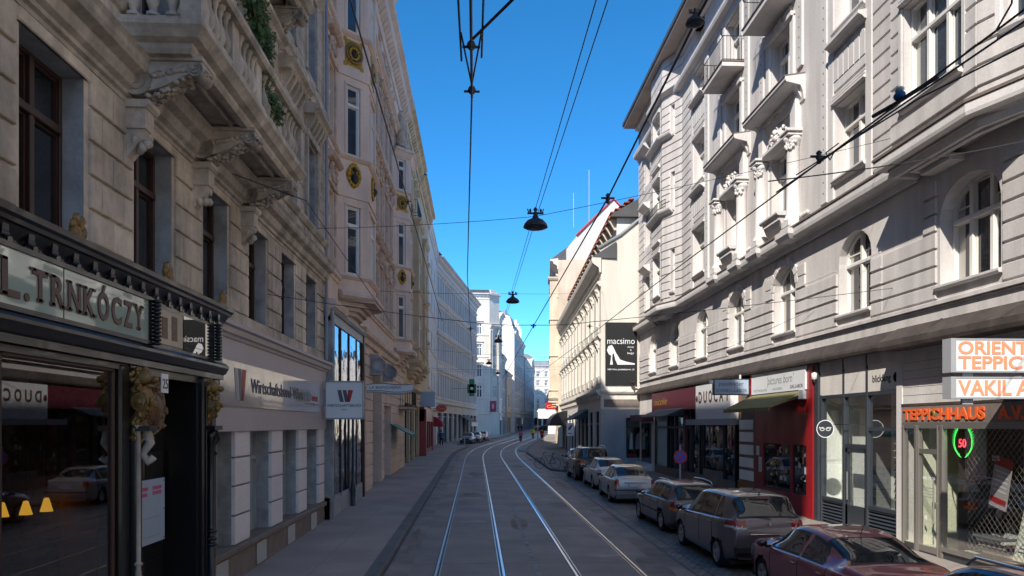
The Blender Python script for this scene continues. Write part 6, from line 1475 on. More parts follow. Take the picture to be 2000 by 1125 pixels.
# houses beyond on the right
d3 = Vector((.09, 1)).normalized(); F3 = Fr(9.0, 84.0, (d3.x, d3.y), (-d3.y, d3.x)); g = gz(84)
r3, _ = house('ochre_building', 'ochre building with a red edged gable behind the cream one', F3, 0, 22, g, 21.4, [(6.5, 8.7), (10.3, 12.5), (14, 16.2), (17.6, 19.6)], 2.6, 'plaster_ochre', ww=1.0, base=5.6, trim='plaster_cream', roof=None, cornice=.9, glass='glass')
m = MB(Fr(9.0, 84.0, (1, 0), (0, -1)), 'plaster_cream'); m.poly_o([(.9, 10), (10, 10), (10, 24.0), (6.1, 28.1), (2.1, 24.1), (.9, 22.6)], -.3, 0); part('gable_wall', m, r3)
m = MB(Fr(9.0, 84.0, (1, 0), (0, -1)), 'red_trim'); m.tube([(2.0, .05, 24.1), (6.1, .05, 28.2), (10.2, .05, 24.0)], .14, 6); part('gable_trim', m, r3)
m = MB(F3, 'roof_red'); m.poly_s([(-2.6, 23.9), (-6.3, 27.6), (-9.5, 24), (-9.5, 21), (-2.6, 21)], .6, 22); m.use('roof_dark'); m.poly_s([(.9, 21.5), (-2.5, 24.0), (-2.5, 21.5)], .4, 22); part('roof', m, r3)
simple_bay(r3, F3, .4, 3.4, .9, 6.3, 19.5, [(7.2, 9.4), (11, 13.2), (15, 17.2)], 'plaster_ochre')
d6 = Vector((.22, 1)).normalized(); F6 = Fr(11.2, 106, (d6.x, d6.y), (-d6.y, d6.x)); g = gz(106)
house('second_ochre_building', 'tall ochre building further round the right bend', F6, 0, 24, g, 21.0, [(6.6, 8.6), (10.3, 12.3), (14, 16), (17.4, 19.2)], 2.8, 'plaster_ochre', ww=1.0, base=5.8, trim='plaster_cream', cornice=.8, roof='roof_dark', roofh=2)
d7 = Vector((.12, 1)).normalized(); F7 = Fr(14.8, 152, (d7.x, d7.y), (-d7.y, d7.x)); g = gz(152)
r7, _ = house('white_firewall_building', 'white building showing a blank firewall near the vanishing point', F7, 0, 26, g, 16.2, [(6.6, 8.6), (10.3, 12.3), (14, 15.6)], 2.8, 'plaster_white', ww=1.0, base=5.8, cornice=.6, roof='roof_dark', roofh=1.2)
m = MB(Fr(14.8, 152, (1, 0), (0, -1)), 'plaster_white'); m.poly_o([(-.6, -1), (9, -1), (9, 20), (3, 17.6), (-.3, 16.6)], -.2, 0); part('firewall', m, r7)
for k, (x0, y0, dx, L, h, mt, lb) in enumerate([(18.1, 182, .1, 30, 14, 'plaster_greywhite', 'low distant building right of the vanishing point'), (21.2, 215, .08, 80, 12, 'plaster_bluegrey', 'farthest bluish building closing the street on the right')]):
    d = Vector((dx, 1)).normalized(); FF = Fr(x0, y0, (d.x, d.y), (-d.y, d.x)); g = gz(y0)
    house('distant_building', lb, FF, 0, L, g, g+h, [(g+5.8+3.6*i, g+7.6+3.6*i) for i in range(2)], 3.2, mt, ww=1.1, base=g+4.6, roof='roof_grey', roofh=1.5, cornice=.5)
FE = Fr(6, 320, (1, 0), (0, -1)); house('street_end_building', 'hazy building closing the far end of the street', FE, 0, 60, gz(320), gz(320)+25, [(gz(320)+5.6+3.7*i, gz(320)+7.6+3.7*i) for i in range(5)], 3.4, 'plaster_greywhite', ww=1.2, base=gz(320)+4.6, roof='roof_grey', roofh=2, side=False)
# ================================================================ cars
def smooth(x): x = max(0, min(1, x)); return x*x*(3-2*x)
def build_car(name, label, cat, paint_, prof, belt, L, hw, hr, wb, rear_ax, r, zl, wins, rearwin, screen, tail, plate=None, extras=(), lamp=None, group=None, rim='rim', sill=None, hero=True, taper=.12, third=None, tr_rails=None):
    """local frame: x right, y forward (origin at the middle of the rear axle line on the ground), z up"""
    root = thing(name, label, cat, (0, 0, 0), group)
    P = catmull(prof, 6); pts = [P[0]]; step = .035 if hero else .07
    for a, b in zip(P, P[1:]):
        d = math.hypot(b[0]-a[0], b[1]-a[1]); n = max(1, int(d/step))
        for k in range(1, n+1): pts.append((a[0]+(b[0]-a[0])*k/n, a[1]+(b[1]-a[1])*k/n))
    y0, y1 = pts[0][0], pts[-1][0]
    def plan(y):
        e = min(y-y0, y1-y); w0 = hw
        f = 1-taper*(1-smooth(e/.75))-.05*(1-smooth(e/.14))
        return w0*f
    def section(y, top):
        W = plan(y); bt = min(lin(belt, y), top-.02); e = min(y-y0, y1-y); low = zl+.10*(1-smooth(e/.5)); g = smooth((top-bt-.04)/.22)
        HR = W*.90*(1-g)+(hr-(hw-W)*.8)*g; zi = bt
        c = [(0, low), (W*.8, low), (W*.93, low+.02), (W*.975, low+.09), (W*.985, low+.2), (W, (low+bt)/2), (W*1.0, bt-.16), (W*.985, bt-.06), (W*.955, bt), (W*.93*(1-g)+(W*.925)*g, bt+.015*g)]
        zt = top
        for f in (.25, .5, .75): c.append(((W*.925)*(1-f)+HR*f+(.018*g*math.sin(math.pi*f)), bt+(zt-.10*g-bt)*f))
        c += [(HR, zt-.085*g-.012*(1-g)), (HR-.035, zt-.045*g-.008*(1-g)), (HR-.10, zt-.018), (HR*.6, zt-.004), (HR*.3, zt), (0, zt)]
        return c
    M = []; sub = 2 if hero else 1
    for y, z in pts:
        c = section(y, z); o = []
        for i in range(len(c)-1):
            for k in range(sub): o.append((c[i][0]+(c[i+1][0]-c[i][0])*k/sub, c[i][1]+(c[i+1][1]-c[i][1])*k/sub))
        o.append(c[-1]); M.append(o)
    K = len(M[0]); NB = 9*sub; NG = 13*sub
    ax = [(rear_ax, r), (rear_ax+wb, r)]; Ra = r+.055
    ys = [p[0] for p in pts]
    V = {}
    def vert(i, k):
        x, z = M[i][k]; y = ys[i]
        if x > hw*.55:
            for ay, az in ax:
                d = math.hypot(y-ay, z-az)
                if abs(d-Ra) < step*1.0 and d > 1e-3: y = ay+(y-ay)*Ra/d; z = az+(z-az)*Ra/d
        return (x, y, z)
    groups = {}
    def put(key, mat, quad):
        g = groups.setdefault(key, {}); g.setdefault(mat, []).append(quad)
    for i in range(len(M)-1):
        for k in range(K-1):
            q = [vert(i, k), vert(i+1, k), vert(i+1, k+1), vert(i, k+1)]
            cx, cy, cz = (sum(v[j] for v in q)/4 for j in range(3))
            if cx > hw*.5 and any(math.hypot(cy-ay, cz-az) < Ra for ay, az in ax): continue
            key, mat = 'body', paint_
            if NB <= k < NG:
                for wi, (a, b, sa, sb) in enumerate(wins):
                    h = (cz-lin(belt, cy)); la, lb = a+sa*h, b+sb*h; tz = M[i][NG][1]
                    if la < cy < lb and .015 < h and cz < tz-.008:
                        if la+.03 < cy < lb-.03 and .045 < h and cz < tz-.03: key, mat = ('side_window', wi), 'car_glass'
                        else: mat = 'black_plastic'
            zt = pts[i][1]
            for nm, (a, b, wlim) in (('rear_window', rearwin), ('windscreen', screen)):
                if k >= NG-1 and a < ys[i] < b and cx < wlim:
                    if a+.02 < ys[i] < b-.02 and cx < wlim-.04: key, mat = nm, 'car_glass'
                    else: mat = 'black_plastic'
            if tail and key == 'body' and mat == paint_:
                ya, za, zb, xa = tail
                if cy < ya and za < cz < zb and cx > xa: key, mat = 'tail_light', ('tail_red' if cz > za+(zb-za)*.3 else 'lamp_orange' if lamp == 'orange' else 'tail_white' if lamp == 'white' else 'tail_red')
            if key == 'body' and mat == paint_:
                if cz < zl+.09 and sill: mat = sill
                yf, zf = y1-.45, lin(belt, y1-.3)
                if cy > yf and zf-.22 < cz < zf-.03 and cx > hw*.52: key, mat = 'headlight', 'tail_white'
                elif cy > y1-.12 and zf-.3 < cz < zf-.12 and cx < hw*.45: mat = 'black_plastic'
            put((key, 0) if isinstance(key, str) else key, mat, (q, k))
    def emit_part(key, nm, sides, off=0):
        for sd_ in sides:
            m = MB(WORLD, paint_); m.smooth = True
            idx = {}
            for mat, qs in groups[key].items():
                m.use(mat)
                for q, k in qs:
                    for sx in ((1, -1) if sd_ == 0 else (sd_,)):
                        ids = []
                        for v in q:
                            kk = (round(v[0]*sx, 4), round(v[1], 4), round(v[2], 4))
                            if kk not in idx: idx[kk] = len(m.v); m.v.append((v[0]*sx, v[1], v[2]))
                            ids.append(idx[kk])
                        ids = list(dict.fromkeys(ids))
                        if len(ids) < 3: continue
                        m.f.append(ids if sx > 0 else ids[::-1]); m.fm.append(m.mi); m.fs.append(True)
            if nm == 'body':
                m.smooth = False
                for i_ in (0, len(M)-1):
                    y = ys[i_]; loop = [(x, y, z) for x, z in M[i_]]; full = loop+[(-x, y_, z) for x, y_, z in reversed(loop[1:-1])]; m.use(paint_); m.add(full, [range(len(full))])
                m.use('black_plastic'); m.box(-hw*.86, hw*.86, y0+.12, y1-.12, zl-.02, zl+.06); m.box(-hw*.55, hw*.55, y0+.1, y1-.1, zl, min(.75, belt[0][1]-.1))
                for ay, az in ax:
                    for sx in (-1, 1):
                        n = 16; m.add([(sx*x, ay+Ra*1.0*math.cos(math.pi*1.16*k/n-.25), az+Ra*math.sin(math.pi*1.16*k/n-.25)) for x in (hw*.5, hw*.965) for k in range(n+1)], [(k, k+1, n+2+k, n+1+k) for k in range(n)])
                        m.add([(sx*hw*.5, ay, az)]+[(sx*hw*.5, ay+Ra*1.02*math.cos(math.pi*1.3*k/n-.4), az+Ra*1.02*math.sin(math.pi*1.3*k/n-.4)) for k in range(n+1)], [range(n+2)])
                # shut lines
                for yy in extras:
                    prev = []
                    for k in range(4*sub, 9*sub):
                        i_ = min(range(len(ys)), key=lambda j: abs(ys[j]-yy)); prev.append(M[i_][k])
                    for sx in (-1, 1): m.tube([(sx*(x+.001), yy, z) for x, z in prev], .0055, 4, caps=False)
            part(nm, m, root, local=True)
    for key in list(groups):
        nm = key[0]
        if nm in ('body', 'windscreen', 'rear_window'): emit_part(key, nm, (0,))
        else: emit_part(key, nm, (1, -1))
    tw = .20; tm = MB(WORLD, 'tyre'); tm.lathe((0, 0, 0), [(r*.66, -tw/2), (r*.9, -tw/2-.006), (r*.985, -tw/2+.03), (r, -tw*.2), (r, tw*.2), (r*.985, tw/2-.03), (r*.9, tw/2+.006), (r*.66, tw/2)], 32, 's', caps=False); tme = tm.mesh('wheel')
    rm = MB(WORLD, rim); R_ = r*.68
    rm.lathe((0, 0, 0), [(R_*.9, -tw/2+.03), (R_*.93, -tw/2+.0), (R_, -tw/2-.004), (R_, tw/2)], 32, 's', caps=False)
    for sgn in (1,):
        for k in range(5):
            a = 2*math.pi*k/5
            for da in (-.17, .17) if hero else (0,):
                c, s_ = math.cos(a+da), math.sin(a+da); c2_, s2_ = math.cos(a+da*.5), math.sin(a+da*.5); tx, ty = -s_*.026, c*.026
                rm.add([(-tw/2+.015, c2_*.05+tx, s2_*.05+ty), (-tw/2+.015, c2_*.05-tx, s2_*.05-ty), (-tw/2+.01, c*R_*.95-tx, s_*R_*.95-ty), (-tw/2+.01, c*R_*.95+tx, s_*R_*.95+ty),
                        (-tw/2+.05, c2_*.05+tx, s2_*.05+ty), (-tw/2+.05, c2_*.05-tx, s2_*.05-ty), (-tw/2+.05, c*R_*.95-tx, s_*R_*.95-ty), (-tw/2+.05, c*R_*.95+tx, s_*R_*.95+ty)], [(0, 1, 2, 3), (0, 4, 5, 1), (1, 5, 6, 2), (3, 2, 6, 7), (0, 3, 7, 4)])
    rm.lathe((0, 0, 0), [(.0, -tw/2+.005), (.05, -tw/2+.01), (.065, -tw/2+.03), (.065, tw/2)], 12, 's'); rm.use('black_plastic'); rm.lathe((0, 0, 0), [(.0, -tw/2+.07), (R_*.97, -tw/2+.07)], 20, 's', caps=False); rme = rm.mesh('rim')
    for ay, az in ax:
        for sx in (-1, 1):
            w_ = place('wheel', tme, root, (sx*(hw-.125), ay, r), 0 if sx < 0 else math.pi); place('rim', rme, w_, (0, 0, 0))
    for sx in (-1, 1):                                        # mirrors and handles
        my = screen[0]+.02 if False else wins[-1][1]-.18; bz = lin(belt, my); W = plan(my)
        m = MB(WORLD, paint_); m.blob((sx*(W+.11), my, bz+.09), (.11, .075, .075), 10, 8); m.use('black_plastic'); m.box(min(sx*(W-.06), sx*(W+.04)), max(sx*(W-.06), sx*(W+.04)), my-.03, my+.03, bz, bz+.05); m.use('car_glass'); m.blob((sx*(W+.11), my-.035, bz+.09), (.09, .048, .06), 10, 6); part('mirror', m, root, local=True)
        for yy in extras[:-1]:
            m = MB(WORLD, 'chrome' if hero == 2 else paint_); z = lin(belt, yy)-.11; m.bevbox(min(sx*(plan(yy)*.985), sx*(plan(yy)+.03)), max(sx*(plan(yy)*.985), sx*(plan(yy)+.03)), yy+.07, yy+.26, z-.014, z+.014, .006); part('door_handle', m, root, local=True)
    if plate:
        px_, pz = plate; yr = y0-.012
        m = MB(WORLD, 'sign_white'); m.bevbox(-.26, .26, yr-.012, yr, pz, pz+.11, .004); m.use('cloth_blue'); m.box(-.255, -.225, yr-.0135, yr-.012, pz+.01, pz+.1)
        lettering(m, Fr(0, 0, (1, 0), (0, -1)), -.18, -(yr-.0125), pz+.025, px_, .085, 'ink_black', .001, width=.4); part('number_plate', m, root, local=True)
    return root, plan, (y0, y1)
CARS = {}
# maroon coupe-like saloon (nearest)
c, plan, _ = build_car('parked_car', 'maroon saloon with coupe roofline, nearest of the parked row on the right', 'car', 'paint_maroon',
    [(-.98, .62), (-.95, .93), (-.82, 1.045), (-.5, 1.09), (-.35, 1.11), (.1, 1.27), (.62, 1.40), (1.15, 1.445), (1.75, 1.42), (2.25, 1.24), (2.72, 1.03), (3.2, .97), (3.55, .83), (3.7, .6)],
    [(-1, .93), (-.4, .99), (1.0, .96), (2.6, .90), (3.7, .78)], 4.6, .905, .60, 2.71, 0, .325, .2,
    [(.15, 1.02, .75, -.12), (1.08, 2.55, .05, -1.25)], (-.36, .5, .60), (2.0, 2.62, .66), (-.72, .72, .93, .55), ('W\u00b758293 M', .78), (-.02, 1.02, 2.28), rim='rim')
m = MB(WORLD, 'black_plastic'); m.tube([(0, .66, 1.41), (0, .5, 1.62)], [.008, .002], 5); part('antenna', m, c, local=True)
m = MB(WORLD, 'tail_white'); m.bevbox(-.16, .16, -.24, -.22, 1.135, 1.15, .003); part('brake_light', m, c, local=True)
CARS['maroon'] = c
# taupe people carrier
c, plan, _ = build_car('parked_car', 'grey brown people carrier with tall rounded tail and boomerang lamps', 'car', 'paint_taupe',
    [(-.80, .5), (-.84, .78), (-.80, 1.02), (-.70, 1.2), (-.42, 1.54), (-.2, 1.615), (.5, 1.645), (1.2, 1.63), (1.8, 1.55), (2.5, 1.22), (2.85, 1.04), (3.35, .94), (3.62, .72), (3.66, .5)],
    [(-.84, 1.12), (.0, 1.08), (1.2, 1.02), (2.8, .94), (3.6, .8)], 4.4, .90, .66, 2.77, 0, .325, .19,
    [(-.22, .22, .5, -.1), (.3, 1.2, .02, -.02), (1.26, 2.7, .03, -1.15)], (-.735, -.36, .66), (1.95, 2.72, .68), (-.42, .93, 1.12, .50), ('W\u00b740717 T', .62), (.26, 1.22, 2.35), lamp='white')
m = MB(WORLD, 'chrome'); m.poly_o([(.0, 1.0), (.03, 1.05), (.0, 1.1), (-.03, 1.05)], -.86, -.845); part('badge', m, c, local=True)
m = MB(WORLD, 'black_plastic'); m.tube([(0, -.22, 1.61), (0, -.26, 1.67)], [.02, .008], 6); m.tube([(.05, -.78, 1.14), (-.3, -.72, 1.2)], .01, 5); m.bevbox(-.75, .75, -.87, -.6, .4, .58, .03); part('rear_wiper', m, c, local=True)
m = MB(WORLD, 'tail_red'); m.bevbox(-.16, .16, -.44, -.38, 1.545, 1.57, .006); part('brake_light', m, c, local=True)
m = MB(WORLD, 'chrome'); m.bevbox(-.42, .42, -.865, -.83, .80, .835, .008); part('trim_strip', m, c, local=True)
CARS['taupe'] = c
# estate
c, plan, _ = build_car('parked_car', 'dark grey estate car with silver roof rails', 'car', 'paint_grey',
    [(-.90, .45), (-.93, .66), (-.88, .92), (-.82, .98), (-.52, 1.33), (-.35, 1.40), (.4, 1.435), (1.1, 1.42), (1.6, 1.36), (2.2, 1.05), (2.45, .97), (3.1, .88), (3.42, .7), (3.45, .45)],
    [(-.93, .93), (.5, .93), (2.3, .88), (3.4, .72)], 4.4, .87, .60, 2.65, 0, .31, .18,
    [(-.5, .25, .5, -.05), (.3, 1.1, .0, -.05), (1.15, 2.25, .0, -1.1)], (-.83, -.50, .60), (1.62, 2.3, .64), (-.66, .68, .92, .56), ('W\u00b762184 K', .70), (.25, 1.1, 2.0), lamp='orange')
m = MB(WORLD, 'chrome')
for sx in (-1, 1): m.tube([(sx*.56, -.4, 1.37), (sx*.56, -.3, 1.45), (sx*.56, .4, 1.485), (sx*.56, 1.2, 1.46), (sx*.56, 1.35, 1.38)], .014, 6)
part('roof_rail', m, c, local=True); m = MB(WORLD, 'black_plastic'); m.tube([(0, 1.2, 1.42), (0, .95, 1.78)], [.006, .002], 5); part('antenna', m, c, local=True); m = MB(WORLD, 'black_plastic'); m.box(-.878, .878, -.1, 2.3, .52, .56); part('trim_strip', m, c, local=True)
CARS['grey'] = c
# silver saloon (hatch with notch)
sal = dict(prof=[(-1.0, .4), (-1.02, .62), (-.98, .92), (-.9, 1.0), (-.55, 1.06), (-.2, 1.3), (.15, 1.40), (.8, 1.43), (1.35, 1.40), (1.75, 1.25), (2.2, 1.0), (2.9, .9), (3.3, .74), (3.36, .45)],
    belt=[(-1.0, .92), (.5, .92), (2.2, .87), (3.3, .72)], wins=[(-.35, .08, .9, 0), (.13, .88, .02, -.05), (.94, 2.05, .0, -1.05)], rw=(-.56, -.02, .58), sc=(1.5, 2.15, .62))
def saloon(label, pc, plate, lamp='orange', **k):
    return build_car('parked_car', label, 'car', pc, sal['prof'], sal['belt'], 4.4, .865, .58, 2.51, 0, .31, .18, sal['wins'], sal['rw'], sal['sc'], (-.86, .68, .93, .60), (plate, .66), (.1, .9, 1.85), lamp=lamp, **k)
c, _, _ = saloon('silver saloon with dark bumper strip and pale number plate', 'paint_silver', 'W\u00b777301 X'); CARS['silver'] = c
m = MB(WORLD, 'black_plastic'); m.bevbox(-.8, .8, -1.045, -.98, .52, .56, .01); m.tube([(0, .35, 1.41), (0, .2, 1.62)], [.006, .002], 5); part('bumper_strip', m, c, local=True)
m = MB(WORLD, 'chrome'); m.bevbox(-.42, .42, -1.035, -1.0, .80, .83, .006); part('trim_strip', m, c, local=True)
c, _, _ = saloon('white saloon parked between the black off-roader and the silver saloon', 'paint_white', 'W\u00b731905 B'); CARS['white'] = c
m = MB(WORLD, 'black_plastic'); m.tube([(0, .35, 1.41), (0, .2, 1.62)], [.006, .002], 5); part('antenna', m, c, local=True)
# off-roader
c, _, _ = build_car('parked_car', 'black off-roader with roof rails at the far end of the parked row', 'car', 'paint_black',
    [(-.92, .5), (-.95, .8), (-.9, 1.12), (-.8, 1.25), (-.58, 1.66), (-.4, 1.74), (.5, 1.78), (1.2, 1.75), (1.7, 1.6), (2.2, 1.28), (2.5, 1.2), (3.2, 1.1), (3.55, .9), (3.6, .5)],
    [(-.95, 1.14), (1, 1.12), (2.5, 1.08), (3.6, .9)], 4.6, .93, .68, 2.7, 0, .37, .26,
    [(-.5, .2, .3, -.05), (.28, 1.15, 0, -.05), (1.2, 2.35, 0, -1.0)], (-.84, -.55, .68), (1.7, 2.35, .7), (-.7, .9, 1.14, .55), ('W\u00b790266 S', .82), (.24, 1.15, 2.1), lamp='orange', hero=1)
m = MB(WORLD, 'chrome')
for sx in (-1, 1): m.tube([(sx*.62, -.4, 1.74), (sx*.62, -.3, 1.83), (sx*.62, 1.2, 1.83), (sx*.62, 1.35, 1.73)], .02, 6)
part('roof_rail', m, c, local=True); m = MB(WORLD, 'black_plastic'); m.lathe((0, -.98, .95), [(.0, -.14), (.3, -.13), (.33, -.02), (.33, .1)], 20, 'o') if False else None
CARS['black'] = c
def set_car(c, w_, t, g='cars parked along the right kerb', rz=0):
    c.location = (w_, t, gz(t)+.006); c.rotation_euler = (math.atan(.0095)*math.cos(rz), 0, rz); c['group'] = g
set_car(CARS['maroon'], 6.25, 11.6, rz=R(-1)); set_car(CARS['taupe'], 6.22, 16.9, rz=R(1)); set_car(CARS['grey'], 6.24, 22.3, rz=R(2)); set_car(CARS['silver'], 6.08, 30.1, rz=R(-1)); set_car(CARS['white'], 6.25, 35.6, rz=R(1)); set_car(CARS['black'], 6.1, 40.4, rz=R(1))
bpy.context.view_layer.update(); index_kids()
def dup_car(key, label, w_, t, rz, pc=None, g='cars parked on the left bend'):
    c = copy_tree(CARS[key]); c['label'] = label; c['group'] = g
    if pc:
        for o in COL.objects:
            if o.parent == c and o.data:
                o.data = o.data.copy()
                for i, mm in enumerate(o.data.materials):
                    if mm and mm.name.startswith('paint_'): o.data.materials[i] = MATS[pc]
    c.location = (w_, t, gz(t)+.006); c.rotation_euler = (0, 0, rz); return c
dup_car('black', 'dark blue car roof just in view at the lower right corner', 5.95, 6.75, 0, 'paint_blue', 'cars parked along the right kerb')
dup_car('white', 'small pale car half hidden ahead of the black off-roader', 6.3, 46.3, R(-3), 'paint_white', 'cars parked along the right kerb')
dup_car('silver', 'dark blue car facing us, nearest of the left row on the bend', -.95, 99.0, math.pi-.1, 'paint_steelblue'); dup_car('silver', 'dark car with bright windscreen, middle of the left row on the bend', .05, 104.5, math.pi-.12, 'paint_grey'); dup_car('white', 'maroon car, last of the left row on the bend', 1.0, 110.5, math.pi-.13, 'paint_maroon')
dup_car('silver', 'tiny dark car crossing far down the street', 17.8, 190, R(70), 'paint_black', 'distant cars'); 
# ================================================================ overhead wires and lamps
def cable(name, pts, r, label, sag=0, n=10, fit=(), group='overhead wires'):
    m = MB(WORLD, 'wire'); P = []
    for a, b in zip(pts, pts[1:]):
        for k in range(n+1 if b is pts[-1] else n): f = k/n; P.append((a[0]+(b[0]-a[0])*f, a[1]+(b[1]-a[1])*f, a[2]+(b[2]-a[2])*f-sag*4*f*(1-f)))
    m.tube(P, r, 5)
    for f in fit:
        m.lathe(f, [(.01, -.06), (.024, -.045), (.016, -.03), (.028, -.01), (.016, .01), (.026, .03), (.01, .05)], 8); m.tube([(f[0]-.07, f[1], f[2]), (f[0]+.07, f[1], f[2])], .011, 6)
    return single(name, m, label, 'wire', group)
def along(off, z, ts): return [(cw(t)+off, t, z+.0095*max(0, t-19)*.6) for t in ts]
ts_ = [3, 5.4, 12, 19, 27, 36, 46, 56, 64, 72, 80, 90, 100, 115]
cable('contact_wire', [(-.03, -1, 5.6), (-.03, 5.3, 5.56)]+along(-1.46, 5.62, ts_[2:]), .007, 'tram contact wire hanging over the left track', n=4, fit=[(cw(19)-1.46, 19, 5.66)])
cable('contact_wire', [(2.82, -1, 5.42), (2.82, 4, 5.42)]+along(1.5, 5.5, ts_[2:]), .007, 'tram contact wire hanging over the right track', n=4, fit=[(cw(19)+1.5, 19, 5.74), (2.82, 6.2, 5.49)])
cable('feeder_wire', [(1.42, -2, 5.95), (1.4, 4.8, 5.86), (1.38, 8, 5.66), (1.42, 19, 5.74), (1.45, 34, 5.8), (1.5, 52, 6.0)], .009, 'thick feeder wire running between the two tracks', n=6, fit=[(1.42, 19, 5.74), (1.38, 8.0, 5.66)])
cable('span_wire', [(-4.72, 17.7, 6.25), (cw(19)-1.46, 19, 5.82), (1.42, 19, 5.76), (cw(19)+1.5, 19, 5.84), (10.55, 19.0, 6.75)], .008, 'span wire carrying the tram wires across the street', sag=.03, n=6)
cable('span_wire', [(-4.7, 22.2, 8.9), (1.45, 19, 8.45), (10.5, 18.4, 10.4)], .007, 'thin span wire holding the nearest street lamp', sag=.06, n=12)
cable('span_wire', [(-4.7, 34, 9.2), (1.5, 34, 9.1), (8.4, 50, 12.0)], .007, 'thin span wire holding the middle street lamp', sag=.06, n=10)
cable('span_wire', [(-4.6, 48, 8.2), (8.2, 52, 7.9)], .007, 'thin span wire behind the middle street lamp', sag=.25)
cable('span_wire', [(-4.6, 66, 8.2), (8.5, 68, 8.6)], .008, 'thin span wire over the start of the bend', sag=.3)
cable('span_wire', [(-4.6, 80, 9.0), (8.9, 84, 9.4)], .008, 'thin span wire over the middle of the bend', sag=.3)
cable('side_wire', [(-1.44, 2, 8.2), (-1.46, 9, 8.22), (-1.5, 17, 8.2), (-1.4, 32, 7.6)], .012, 'long dark cable running above the left kerb', n=5, fit=[(-1.5, 17, 8.2)])
cable('side_wire', [(-4.7, 14.3, 7.97), (-3.5, 16, 7.9), (-3.55, 34, 7.5)], .011, 'cable slanting down from the stone balcony building', n=5)
for dx, lb in ((-.07, 'left wire of the pair feeding the street lamps'), (.07, 'right wire of the pair feeding the street lamps')):
    cable('lamp_wire', [(1.5+dx*1.4, 2, 8.3), (1.5+dx, 9, 8.35), (1.47+dx*.6, 19, 8.5), (1.58+dx*.6, 34, 9.1), (1.6+dx*.6, 50, 9.3), (1.9+dx, 70, 9.6)], .008, lb, n=5)
cable('feeder_wire', [(2.82, 3.5, 5.5), (5.5, 3.6, 5.4), (10.3, 8.5, 7.5)], .012, 'cable leading from the right contact wire to the pale building', n=5)
for a, b, lb in (((10.5, 23.4, 6.9), (8.0, 47.5, 4.9), 'thin cable from the arched windows to the cream building'), ((2.9, 7.5, 5.7), (10.5, 12.0, 8.3), 'thin cable from the right contact wire up to the bay')):
    cable('side_wire', [a, b], .007, lb, sag=.1)
cable('feeder_wire', [(2.86, 7.2, 5.5), (2.98, 5.2, 5.52), (3.05, 3.4, 5.5)], .007, 'upper of the parallel wires joining the right contact wire by the bay window'); cable('feeder_wire', [(2.80, 6.6, 5.47), (2.9, 4.9, 5.42), (3.3, 3.4, 5.42)], .006, 'lower of the parallel wires joining the right contact wire by the bay window')
cable('feeder_wire', [(3.0, 4.3, 5.56), (3.02, 4.2, 5.66), (2.96, 4.1, 5.78), (3.08, 3.95, 5.95)], .006, 'curly wire end rising from the clamp at the top right'); cable('feeder_wire', [(2.84, 5.9, 5.49), (2.9, 6.25, 5.54), (2.96, 6.3, 5.5), (2.86, 6.0, 5.47)], .005, 'small wire loop on the right contact wire by the plain window')
# contact wire fittings above the camera
t = thing('wire_crossing', 'dark tram wire tensioner with parallel rods and a swept side arm overhead', 'wire fitting', (0, 5.2, 5.5)); m = MB(WORLD, 'wire')
z = 5.6; xx = lambda s: -.03
m.tube([(-.03, 3.6, z+.08), (-.03, 5.45, z)], .009, 6)
for q, y1 in ((-.075, 4.9), (.075, 4.85)): m.tube([(q-.03, 3.6, z+.05), (q*.85-.03, y1, z)], .007, 5); m.tube([(q*.8-.03, 4.55, z), (-.03, 5.25, z)], .006, 5)
for y in (5.35, 4.72, 4.05, 3.95): m.lathe((-.03, y, z+.01), [(.01, -.03), (.022, -.02), (.03, 0), (.022, .02), (.01, .03)], 8); m.tube([(-.085, y, z), (.025, y, z)], .008, 6)
for q in (-.08, .08): m.blob((q-.03, 3.98, z+.05), (.022, .05, .03), 8, 6)
m.tube([(-.12, 3.98, z+.05), (.06, 3.98, z+.05)], .01, 5)
m.tube([(-.02, 4.62, z), (.22, 4.18, z+.02), (.30, 4.12, z+.03), (.52, 3.92, z+.08), (.66, 3.78, z+.12)], .009, 6)
m.tube([(.02, 4.0, z+.04), (.06, 4.06, z+.02), (.16, 4.16, z+.02), (.24, 4.16, z+.03), (.36, 4.06, z+.05)], .008, 6); m.tube([(0, 4.1, z+.02), (.2, 4.2, z+.02)], .008, 5)
m.lathe((.46, 3.84, z+.1), [(.035, -.01), (.05, 0), (.035, .01)], 12); m.blob((.56, 3.85, z+.12), (.06, .05, .03), 8, 6)
part('fitting', m, t)
# suspended lamps
def lamp(x, y, z, lb, r=.305):
    t = thing('street_lamp', lb, 'street lamp', (x, y, z), 'lamps hung over the middle of the street')
    if r < .1: t.scale = (.2, .2, .2); r = .305
    m = MB(WORLD, 'dark_iron')
    m.lathe((0, 0, 0), [(r, 0), (r*.98, .03), (r*.9, .09), (r*.66, .17), (r*.3, .225), (.08, .24), (.06, .3), (.03, .34)], 28); part('lamp_shade', m, t, local=True)
    m = MB(WORLD, 'frame_dark'); m.lathe((0, 0, 0), [(r*.95, .012), (r*.8, -.03), (r*.4, -.05), (0.001, -.055)], 24); part('lamp_glass', m, t, local=True)
    m = MB(WORLD, 'dark_iron'); m.box(-.2, .2, -.03, .03, .33, .37); m.tube([(-.16, 0, .35), (-.2, 0, .46)], .015); m.tube([(.16, 0, .35), (.2, 0, .46)], .015); m.lathe((0, 0, .3), [(.05, 0), (.07, .05), (.03, .1), (.06, .14), (.02, .2)], 8)
    for q in (-.13, .13): m.blob((q, 0, .42), (.03, .03, .05), 6, 5)
    part('bracket', m, t, local=True)
lamp(1.47, 19, 8.18, 'nearest dark dome street lamp hanging over the tracks'); lamp(1.62, 34, 8.72, 'second dark dome street lamp hanging over the tracks'); 
